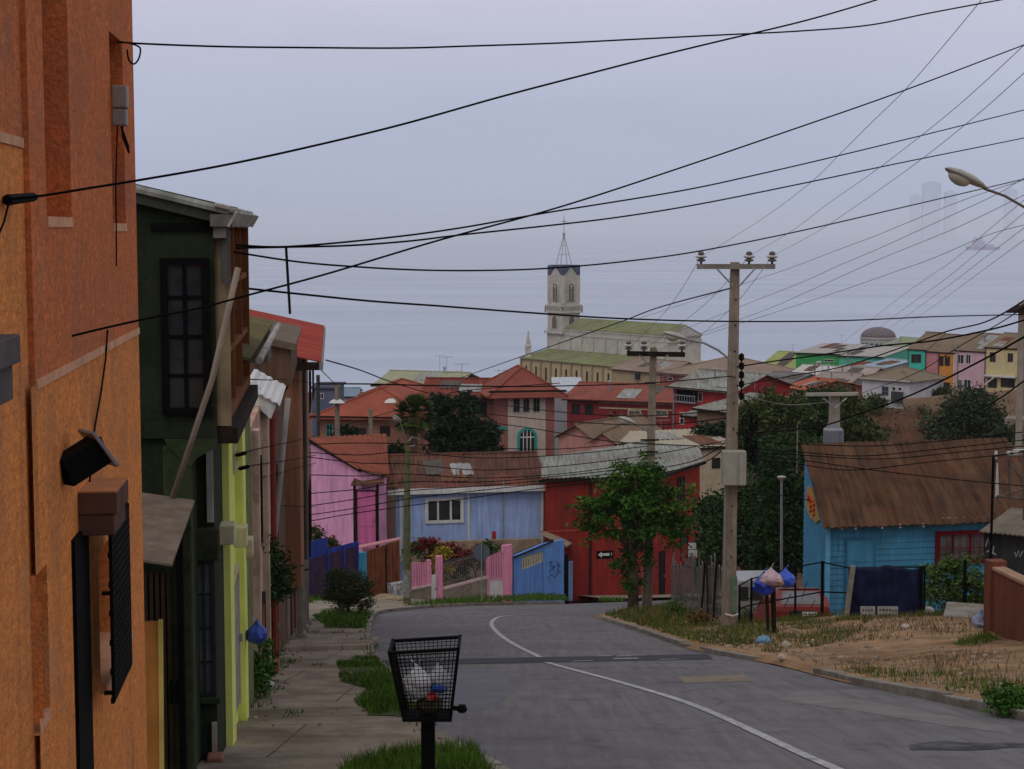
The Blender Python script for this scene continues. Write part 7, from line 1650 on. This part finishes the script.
# ================================================================== TREES, SHRUBS, GRASS
LM1 = leafmat('street_tree_leaf', (.032, .090, .012)); LM2 = leafmat('dark_tree_leaf', (.022, .048, .013)); LM3 = leafmat('olive_leaf', (.050, .070, .018)); LM4 = leafmat('conifer_leaf', (.014, .030, .012)); LM5 = leafmat('palm_leaf', (.05, .08, .015)); LM6 = leafmat('bright_shrub_leaf', (.075, .13, .03)); LM7 = leafmat('round_bush_leaf', (.045, .060, .022)); LM8 = leafmat('hill_bush_leaf', (.035, .055, .022)); LM9 = leafmat('lime_tip_leaf', (.065, .135, .018))
d = 62.0; k = d / FOC
b = at(633, 611, d); b.z = G(d) + .25
def rel(px, py, base, dd, dy=0): q = at(px, py, dd); return (q.x - base.x, dy, q.z - base.z)
t = tree('street_tree', 'leafy green street tree with drooping skirt in front of the red building', b, 5.0, [
    (*rel(628, 512, b, d), 1.75, 1.4, 1.1), (*rel(668, 520, b, d), 1.0, 1.0, .9), (*rel(600, 508, b, d), .9, .9, .55), (*rel(640, 480, b, d), 1.2, 1.0, .7), (*rel(632, 555, b, d), .75, .7, .9), (*rel(634, 585, b, d), .42, .4, .6)],
    LM1, leaf=.085, clumps=150, n=85, clump_r=.30, trunk_r=.19, seed=5, limbs=16)
m_ = MB(); rg = random.Random(2)
for (px, y0, y1) in ((622, 490, 462), (646, 480, 452), (640, 480, 462), (612, 492, 474), (655, 488, 466), (690, 505, 484), (632, 480, 468)):
    for s in range(9):
        p = at(px + rg.uniform(-2, 2), lerp(y0, y1, s / 8), d + rg.uniform(-.3, .3)); leaf_cloud(m_, [(p, .16)], 14, .09, .8, rng=rg)
for i in range(34):
    a = rg.uniform(0, 6.28); cx, cy_ = rg.choice(((628, 512), (664, 518), (604, 508), (640, 486))); p0 = at(cx, cy_, d); dr = Vector((math.cos(a), rg.uniform(-.6, .6), math.sin(a) * .8 + .25)).normalized(); ln = rg.uniform(1.3, 1.95) * (1.0 if cx == 628 else .72)
    for s in (.6, .7, .8, .88, .95, 1.02, 1.1): leaf_cloud(m_, [(p0 + dr * ln * s + Vector((0, 0, -.15 * s * s)), .15)], 9, .085, .8, rng=rg)
o = m_.build('leader_shoots', LM9, t)
def blob(px, py, dd, rx, rz, base, ry=None): return (*rel(px, py, base, dd), rx * dd / FOC, (ry or rx) * dd / FOC, rz * dd / FOC)
def quick(name, label, px, pyb, dd, blobs, lm, **kw):
    bs = at(px, pyb, dd); return tree(name, label, bs, (at(px, blobs[0][1], dd).z - bs.z) * 1.1, [blob(x, y, dd, rx, rz, bs) for (x, y, rx, rz) in blobs], lm, **kw)
quick('dark_tree', 'large dark tree behind the picket fence beside the tall pole', 748, 600, 74, [(752, 508, 30, 34), (735, 530, 26, 34), (765, 540, 28, 36), (722, 560, 18, 28)], LM2, leaf=.11, clumps=170, n=90, clump_r=.55, trunk_r=.2, seed=11)
quick('dark_tree', 'dark tree leaning against the left end of the wooden house', 790, 600, 68, [(786, 505, 24, 38), (798, 545, 20, 40), (778, 475, 20, 20), (770, 555, 22, 34)], LM2, leaf=.105, clumps=150, n=85, clump_r=.5, trunk_r=.18, seed=12)
quick('dark_tree', 'small dark tree over the right side of the red building', 712, 600, 80, [(716, 520, 14, 28), (708, 545, 12, 24)], LM2, leaf=.16, clumps=50, n=45, clump_r=.5, trunk_r=.15, seed=13)
quick('hillside_tree', 'olive green tree crown just right of the tall pole', 765, 480, 112, [(768, 415, 26, 26), (752, 430, 18, 24), (785, 420, 22, 26)], LM3, leaf=.16, clumps=130, n=80, clump_r=.8, trunk_r=.25, seed=14, group='trees in the hollow')
quick('hillside_tree', 'broad dark tree below the dusty pink roofs', 815, 480, 118, [(812, 415, 32, 24), (832, 412, 22, 22), (800, 432, 30, 20), (822, 398, 20, 10)], LM2, leaf=.17, clumps=150, n=80, clump_r=.85, trunk_r=.28, seed=15, group='trees in the hollow')
quick('hillside_tree', 'ragged tree at the left foot of the red cliff', 862, 480, 116, [(852, 424, 14, 18), (860, 436, 16, 12), (850, 408, 10, 12)], LM3, leaf=.16, clumps=80, n=80, clump_r=.8, trunk_r=.22, seed=16, group='trees in the hollow')
quick('hillside_tree', 'green tree filling the hollow behind the transformer', 800, 490, 98, [(782, 452, 36, 14), (815, 450, 22, 10), (758, 455, 20, 16)], LM2, leaf=.15, clumps=120, n=80, clump_r=.7, trunk_r=.2, seed=17, group='trees in the hollow')
quick('hillside_bush', 'big dark bush below the pale pink hilltop house', 965, 450, 158, [(968, 412, 24, 24), (945, 428, 22, 14), (990, 425, 20, 16), (978, 398, 14, 10)], LM8, leaf=.2, clumps=150, n=80, clump_r=.95, trunk_r=.2, seed=18, cat='bush')
quick('hillside_bush', 'small bush under the orange hilltop house', 937, 403, 176, [(938, 396, 9, 8)], LM8, leaf=.25, clumps=25, n=40, clump_r=.6, trunk_r=.1, seed=19, cat='bush')
quick('hillside_bush', 'light green bush before the white house', 876, 412, 168, [(876, 404, 8, 8)], LM3, leaf=.22, clumps=25, n=40, clump_r=.55, trunk_r=.1, seed=20, cat='bush')
quick('hillside_bush', 'grey green bush on the stone terrace at right', 1008, 440, 140, [(1008, 436, 14, 9)], LM8, leaf=.2, clumps=25, n=40, clump_r=.6, trunk_r=.1, seed=28, cat='bush')
# pointed dark conifers
for (x, yt, yb, wd, sd, lab) in ((441, 399, 462, 15, 1, 'dark conifer right beside the palm'), (466, 398, 462, 17, 2, 'dark pointed conifer in front of the villa wing'), (486, 425, 462, 12, 3, 'lowest dark conifer against the villa wall')):
    dd = 103; bs = at(x, yb, dd); bs.z -= 2; rg = random.Random(sd); t = thing('conifer', lab, 'tree', bs, 'conifers by the villa'); m_ = MB(); kk = dd / FOC
    for j in range(70):
        s = rg.random() ** .8; y = lerp(yb, yt, s); rr = wd * kk * (1 - s) ** .7 * rg.uniform(.3, 1.05) + .12; a = rg.uniform(0, 6.28)
        leaf_cloud(m_, [(at(x, y, dd) + Vector((math.cos(a) * rr, math.sin(a) * rr, 0)), .5)], 34, .2, .6, rng=rg)
    m_.build('crown', LM4, t); MB().tube([bs, at(x, yt + 10, dd)], [.22, .04], 6).build('trunk', BARK, t)
# fan palm
dd = 99; bs = at(414, 462, dd - 3); pa = thing('palm', 'shaggy fan palm standing among the dark conifers', 'palm', bs - Vector((0, 0, 3))); c = at(414, 417, dd - 3); rg = random.Random(3)
MB().tube([bs - Vector((0, 0, 3)), bs, c], [.22, .2, .28], 8).build('trunk', mat('palm_trunk', (.13, .085, .05), var=.4, sc=8, bump=.5), pa)
m_ = MB(); sk = MB()
for i in range(150):
    a = rg.uniform(0, 6.28); el = rg.uniform(-.7, 1.35); dr = Vector((math.cos(a) * math.cos(el), math.sin(a) * math.cos(el), math.sin(el))); tip = c + dr * rg.uniform(.75, 1.05)
    s1 = dr.cross(Vector((0, 0, 1))).normalized(); n_ = s1.cross(dr)
    for j in range(11):
        an = (j - 5) * .2; dv = (dr * math.cos(an) + s1 * math.sin(an)).normalized(); e = tip + dv * rg.uniform(.35, .6) + Vector((0, 0, -.12 * abs(j - 5) / 5)); w_ = n_.cross(dv) * .10
        m_.face(tip - w_, e, tip + w_)
    m_.tube([c, tip], .012, 3)
m_.build('fronds', LM5, pa)
for i in range(80):
    a = rg.uniform(0, 6.28); p = c + Vector((math.cos(a) * .35, math.sin(a) * .35, rg.uniform(-.3, .0))); e = p + Vector((math.cos(a) * rg.uniform(.1, .6), math.sin(a) * rg.uniform(.1, .6), -rg.uniform(.6, 1.7))); w_ = Vector((-math.sin(a), math.cos(a), 0)) * .06
    sk.face(p - w_, e, p + w_)
sk.build('dead_skirt', mat('dry_fronds', (.20, .13, .06), island=.4, bump=0), pa)
quick('shrub', 'rounded dark shrub beneath the palm', 392, 466, 97, [(393, 455, 12, 9)], LM4, leaf=.16, clumps=30, n=40, clump_r=.5, trunk_r=.08, seed=22, cat='shrub')
quick('shrub', 'dark shrub by the long brick house wall', 347, 440, 112, [(346, 433, 8, 6)], LM4, leaf=.18, clumps=20, n=40, clump_r=.5, trunk_r=.08, seed=23, cat='shrub')
quick('shrub', 'olive tree crown in front of the maroon building', 612, 446, 126, [(616, 428, 16, 11), (630, 424, 10, 8), (604, 432, 8, 7)], LM3, leaf=.2, clumps=45, n=40, clump_r=.6, trunk_r=.1, seed=24, cat='shrub')
quick('shrub', 'small tree between the church wall and maroon building', 617, 400, 235, [(617, 391, 7, 5)], LM3, leaf=.3, clumps=16, n=40, clump_r=.7, trunk_r=.1, seed=25, cat='shrub')
quick('shrub', 'dark green shrubs beside the brown rendered shed', 705, 446, 112, [(712, 434, 16, 7), (726, 430, 8, 8)], LM4, leaf=.2, clumps=30, n=40, clump_r=.55, trunk_r=.08, seed=26, cat='shrub')
# bushes near
b = gp(348, 619); b.z = G(b.y) + .14
tree('bush', 'round brown green bush on the grass verge at the bend', b, 1.3, [(0, 0, .8, .80, .75, .62), (-.25, 0, 1.15, .5, .5, .4), (.35, 0, .6, .5, .5, .4)], LM7, leaf=.04, clumps=120, n=130, clump_r=.22, trunk_r=.06, seed=31, cat='bush')
b = at(955, 606, 46.5); b.z -= .4
tree('bush', 'bright green bush in front of the barred window', b, 1.6, [(*rel(955, 588, b, 46.5), .95, .7, .65), (*rel(935, 580, b, 46.5), .5, .5, .55), (*rel(976, 590, b, 46.5), .5, .5, .5), (*rel(960, 568, b, 46.5), .55, .5, .35)], LM6, leaf=.065, clumps=90, n=55, clump_r=.24, trunk_r=.05, seed=32, cat='bush')
iv = thing('climbing_plant', 'dark climbing plant spilling from the wall of the row houses', 'plant', Vector((wallx(28) + .2, 28, -7.8))); m_ = MB(); rg = random.Random(9)
for (px, py, dd, r_) in ((262, 548, 26.8, .22), (258, 560, 26.5, .25), (268, 565, 27, .28), (274, 575, 27.5, .26), (264, 580, 26.8, .26), (272, 590, 27.2, .2), (280, 588, 28, .2), (255, 545, 26, .18), (266, 555, 26.8, .25), (278, 572, 27.8, .2), (262, 595, 26.6, .18)):
    leaf_cloud(m_, [(at(px + rg.uniform(-4, 4), py + rg.uniform(-4, 4), dd), r_) for _ in range(5)], 45, .05, .6, rng=rg)
m_.build('foliage', LM2, iv); m_ = MB(); m_.tube([at(256, 690, 25.2), at(260, 620, 26.2), at(266, 570, 26.8)], .02, 5); m_.build('stem', BARK, iv)
wd = thing('weed', 'tall weeds against the foot of the yellow and pink fronts', 'plant', gp(258, 702)); m_ = MB(); rg = random.Random(12)
for i in range(90):
    p = gp(rg.uniform(242, 270), rg.uniform(690, 712)); p.z = G(p.y) + .12; h = rg.uniform(.15, .75)
    tp_ = p + Vector((rg.uniform(-.15, .15), rg.uniform(-.1, .1), h)); m_.tube([p, tp_], .005, 3)
    leaf_cloud(m_, [(lerp(p, tp_, s), .07) for s in (.5, .8, 1)], 7, .045, .8, rng=rg)
m_.build('foliage', LM1, wd)
# garden plants behind the railing
LR = leafmat('crimson_leaf', (.16, .022, .022)); LY = leafmat('yellow_leaf', (.32, .24, .03)); LG = leafmat('garden_leaf', (.04, .07, .02))
for i, (px, py, r_, lm, lab) in enumerate(((421, 553, 12, LG, 'green garden shrub nearest the lamp post'), (433, 556, 10, LR, 'dark crimson shrub left in the garden'), (450, 552, 13, LR, 'broad crimson shrub in the middle of the garden'), (445, 572, 9, LY, 'tall yellow flowering shrub behind the railing'), (440, 556, 6, LY, 'small yellow shrub above the wicket gate'), (463, 557, 12, LR, 'rusty red shrub right of the crimson one'), (476, 560, 10, LG, 'green shrub behind the octagonal sign'), (488, 552, 10, LG, 'green shrub at the right end of the garden'), (462, 575, 10, LG, 'low green shrub behind the iron railing'), (428, 545, 9, LR, 'reddish creeper along the rubble wall'))):
    dd = 81.6 if lm is LY else 82.4; r_ *= 1.3; py -= 3; bs = at(px, py + r_ * 1.3, dd)
    tree('garden_shrub', lab, bs, r_ * dd / FOC, [(0, 0, r_ * 1.2 * dd / FOC, r_ * dd / FOC, .4, r_ * .9 * dd / FOC)], lm, leaf=.085, clumps=16, n=45, clump_r=.25, trunk_r=.03, seed=50 + i, group='garden shrubs below the blue house', cat='shrub', limbs=4)
for (px, py, dd, lab) in ((316, 533, 76, 'red flowering shrub over the left end of the plum fence'), (332, 543, 79, 'red flowering shrub above the royal blue boards')):
    bs = at(px, py + 12, dd); t = tree('flower_shrub', lab, bs, .6, [(0, 0, .45, .38, .3, .4)], LG, leaf=.08, clumps=14, n=40, clump_r=.22, trunk_r=.03, seed=px, cat='shrub', limbs=3)
    m_ = MB(); leaf_cloud(m_, [(bs + Vector((random.uniform(-.35, .35), -.2, random.uniform(.3, .95))), .06) for _ in range(14)], 8, .05, .8); m_.build('blossom', LR, t)
for (px, py, rx, ry, lm, lab, sd) in ((752, 616, 15, 13, LM3, 'scrubby weeds behind the wire fence by the tall pole', 61), (742, 604, 8, 12, LM3, 'small scrubby weed touching the tall pole', 62), (676, 608, 9, 10, LM6, 'bright weeds at the left end of the picket fence', 63), (700, 618, 12, 7, leafmat('dry_weed_leaf', (.15, .09, .035)), 'dry reddish weeds at the foot of the picket fence', 64), (1010, 700, 14, 7, LM1, 'leafy weeds beside the right kerb', 65)):
    bs = bgp(px, min(py + ry, 716)); dd = bs.y; k = dd / FOC
    tree('weed', lab, bs, ry * k, [(0, 0, ry * k * .9, rx * k, .3, ry * k * .9)], lm, leaf=.04, clumps=26, n=45, clump_r=.18, trunk_r=.012, seed=sd, cat='plant', limbs=4)
# grass: soft cover nobody could count
GRS = leafmat('grass_blade', (.062, .122, .014)); DRY = leafmat('dry_grass_blade', (.14, .098, .042))
def inpoly(x, y, P):
    c = False; n = len(P)
    for i in range(n):
        a, b_ = P[i], P[i - 1]
        if (a[1] > y) != (b_[1] > y) and x < (b_[0] - a[0]) * (y - a[1]) / (b_[1] - a[1]) + a[0]: c = not c
    return c
def blades(m, P, n, h0, h1, wd, zf, rng, patchy=.0):
    xs_ = [p[0] for p in P]; ys_ = [p[1] for p in P]; k = 0; tries = 0
    while k < n and tries < n * 12:
        tries += 1; x = rng.uniform(min(xs_), max(xs_)); y = rng.uniform(min(ys_), max(ys_))
        if not inpoly(x, y, P): continue
        nv = noise.noise(Vector((x * 1.3, y * 1.3, 5))) * .6 + noise.noise(Vector((x * .45, y * .45, 11))) * .6
        if nv < patchy - rng.uniform(0, .5): continue
        z = zf(x, y); h = rng.uniform(h0, h1) * (1 + .5 * nv); a = rng.uniform(0, 6.28); w_ = wd * rng.uniform(.6, 1.4); ln = rng.uniform(.1, .7) * h; b2 = rng.uniform(0, 6.28)
        p = Vector((x, y, z - .01)); s = Vector((math.cos(a), math.sin(a), 0)) * w_; t = p + Vector((math.cos(b2) * ln, math.sin(b2) * ln, h))
        m.face(p - s, p + s, t + s * .15, t - s * .15); k += 1
def pp(*q): return [(lambda g_: (g_.x, g_.y))(gp(*a)) for a in q]
zl = lambda x, y: G(y) + (.14 if y < 62 else .2)
zr_ = lambda x, y: bz(x, y)
rg = random.Random(77); gr = MB()
blades(gr, pp((345, 780), (395, 764), (435, 760), (476, 763), (500, 800), (330, 810)), 5200, .04, .13, .005, zl, rg, .05)
blades(gr, pp((336, 668), (374, 662), (388, 678), (398, 690), (404, 708), (424, 722), (420, 730), (372, 727), (356, 712), (366, 697), (340, 690)), 4200, .03, .10, .008, zl, rg, .22)
blades(gr, pp((312, 620), (330, 613), (374, 616), (367, 627), (366, 634), (328, 633)), 2600, .05, .14, .014, zl, rg, .06)
blades(gr, pp((360, 690), (376, 684), (402, 704), (396, 712), (380, 704)), 900, .05, .14, .009, zl, rg)
blades(gr, [(q.x, q.y) for q in (at(296, 606, 66), at(330, 602, 70), at(340, 596, 75), at(318, 596, 73), at(296, 600, 70))], 900, .1, .25, .025, lambda x, y: lerp(at(310, 601, 70).z, at(310, 601, 70).z - .197 * 1.0, (y - 70)), rg)
blades(gr, [(-4.4, 66), (-3.0, 69), (-1, 72.6), (1.9, 75.6), (2.6, 80.5), (2.0, 83.5), (-1.0, 80), (-3.4, 76.5)], 2600, .06, .2, .022, lambda x, y: G(y) + .12 + .012 * max(0, y - 74), rg, .05)
kbank = [(xr(y) + .2, y) for y in (46, 50, 54, 56)] + [(4.2, 60), (6, 62), (6.5, 52), (5.2, 46)]
blades(gr, kbank, 3200, .06, .2, .016, zr_, rg, .05)
gbk = [(xr(33) + .6, 33), (xr(37) + .3, 37), (xr(42) + .2, 42), (xr(46) + .2, 46), (6.5, 46), (9.5, 45.2), (12, 44.6), (13, 43.4), (9, 41.5), (8, 38), (7, 35)]
blades(gr, gbk, 5200, .04, .17, .010, zr_, rg, .2)
blades(gr, [(xr(y) + .25, y) for y in (22.5, 24, 26, 28)] + [(7.5, 27), (8.2, 23)], 900, .04, .16, .008, zr_, rg, .25)
blades(gr, [(6.25, 22.2), (6.5, 22.6), (7.6, 22.6), (8.2, 21), (7.2, 19.5), (6.5, 20)], 1600, .08, .26, .007, zr_, rg)
blades(gr, [(8.6, 31.0), (9.6, 32.4), (9.4, 33.2), (8.4, 32.0)], 350, .06, .2, .008, zr_, rg)
for (px, py) in ((612, 606), (556, 605), (690, 606)): blades(gr, pp((px - 14, py), (px + 14, py), (px + 12, py - 3), (px - 12, py - 3)), 260, .06, .16, .02, zl, rg)
for i in range(60):                     # tufts in the cracks
    y = rg.uniform(18, 55); x = rg.choice([xl(y) - .14, xl(y) - .2, lerp(wallx(y), xl(y), rg.random()), wallx(y) + .15]); blades(gr, [(x - .12, y - .4), (x + .12, y - .4), (x + .12, y + .4), (x - .12, y + .4)], 26, .03, .10, .008, zl, rg)
tag(gr.build('grass', GRS), kind='stuff')
MOSS = mat('grassy_soil', (.045, .062, .016), var=.45, sc=6, bump=.4, dirt=(.06, .05, .028), dsc=1.6)
def sod(P, zf, s=.12):
    cx = sum(p[0] for p in P) / len(P); cy_ = sum(p[1] for p in P) / len(P); P = [(cx + (p[0] - cx) * .93, cy_ + (p[1] - cy_) * .97) for p in P]
    pts = []
    for i in range(len(P)):
        a, b_ = P[i], P[(i + 1) % len(P)]; n = max(2, int(math.hypot(b_[0] - a[0], b_[1] - a[1]) / .25))
        for k in range(n):
            x, y = lerp(a[0], b_[0], k / n), lerp(a[1], b_[1], k / n); x += s * noise.noise(Vector((x * 2.3, y * 2.3, 1))); y += s * 2.5 * noise.noise(Vector((x * 2.3, y * 2.3, 7))); pts.append(Vector((x, y, zf(x, y) + .004)))
    return tag(MB().face(*pts).build('grassy_soil', MOSS), kind='structure')
zs_ = lambda x, y: G(y) + side_lift(y) + .006
sod(pp((345, 780), (395, 764), (435, 760), (476, 763), (500, 800), (330, 810)), zs_); sod(pp((336, 668), (374, 662), (388, 678), (398, 690), (404, 708), (424, 722), (420, 730), (372, 727), (356, 712), (366, 697), (340, 690)), zs_)
sod(pp((312, 620), (330, 613), (370, 616), (364, 627), (363, 634), (328, 633)), zs_)
dg = MB()
blades(dg, gbk, 3600, .05, .18, .010, zr_, rg, .1)
blades(dg, [(6.8, 34), (8, 41.5), (13, 43.3), (15, 41), (12, 37), (9, 34)], 1700, .04, .15, .010, zr_, rg, .18)
blades(dg, [(xr(y) + .25, y) for y in (22.5, 24, 26, 28, 30)] + [(8.5, 30), (9, 24)], 800, .04, .22, .007, zr_, rg, .2)
blades(dg, kbank, 1200, .1, .3, .016, zr_, rg, .1)
tag(dg.build('dry_grass', DRY), kind='stuff')
# loose stones on the dirt
sm_ = MB(); rg = random.Random(5)
for i in range(420):
    y = rg.uniform(21, 44); x = xr(y) + .3 + abs(rg.gauss(0, 2.2)); r_ = rg.uniform(.02, .07); p = Vector((x, y, bz(x, y) + r_ * .3)); sm_.lathe(p, [(.01, -r_ * .5), (r_, -.1 * r_), (r_ * .8, r_ * .45), (.01, r_ * .6)], 5)
for i in range(140):
    y = rg.uniform(17, 50); x = rg.choice([wallx(y) + abs(rg.gauss(.1, .2)), rg.uniform(wallx(y), xl(y))]); r_ = rg.uniform(.012, .035); p = Vector((x, y, G(y) + .14)); sm_.lathe(p, [(.01, -r_ * .5), (r_, 0), (r_ * .7, r_ * .6), (.01, r_ * .7)], 5)
tag(sm_.build('loose_stones', mat('pebble', (.26, .20, .15), island=.4, bump=0)), kind='stuff')
# dried leaves and weeds on the cliff
wc = MB(); rg = random.Random(6)
for i in range(330):
    x = rg.uniform(23, 62); y = rg.uniform(155, 172); leaf_cloud(wc, [(Vector((x, y, terrain(x, y) + .3)), rg.uniform(.3, .7))], 34, .15, .8, rng=rg)
tag(wc.build('cliff_scrub', leafmat('cliff_scrub_leaf', (.05, .06, .025))), kind='stuff')

# ================================================================== HAZE
hz = MB(); hz.hexa([(-15900, -60, SEAZ - 5), (15900, -60, SEAZ - 5), (15900, 23900, SEAZ - 5), (-15900, 23900, SEAZ - 5), (-15900, -60, 140), (15900, -60, 140), (15900, 23900, 140), (-15900, 23900, 140)])
hm = bpy.data.materials.new('sea_haze'); hm.use_nodes = True; nt = hm.node_tree; nt.nodes.remove(nt.nodes['Principled BSDF'])
pv_ = nt.nodes.new('ShaderNodeVolumePrincipled'); pv_.inputs['Color'].default_value = (.92, .95, 1, 1); pv_.inputs['Density'].default_value = .00010; pv_.inputs['Anisotropy'].default_value = 0
nt.links.new(pv_.outputs[0], nt.nodes['Material Output'].inputs['Volume'])
tag(hz.build('haze', hm), kind='stuff')
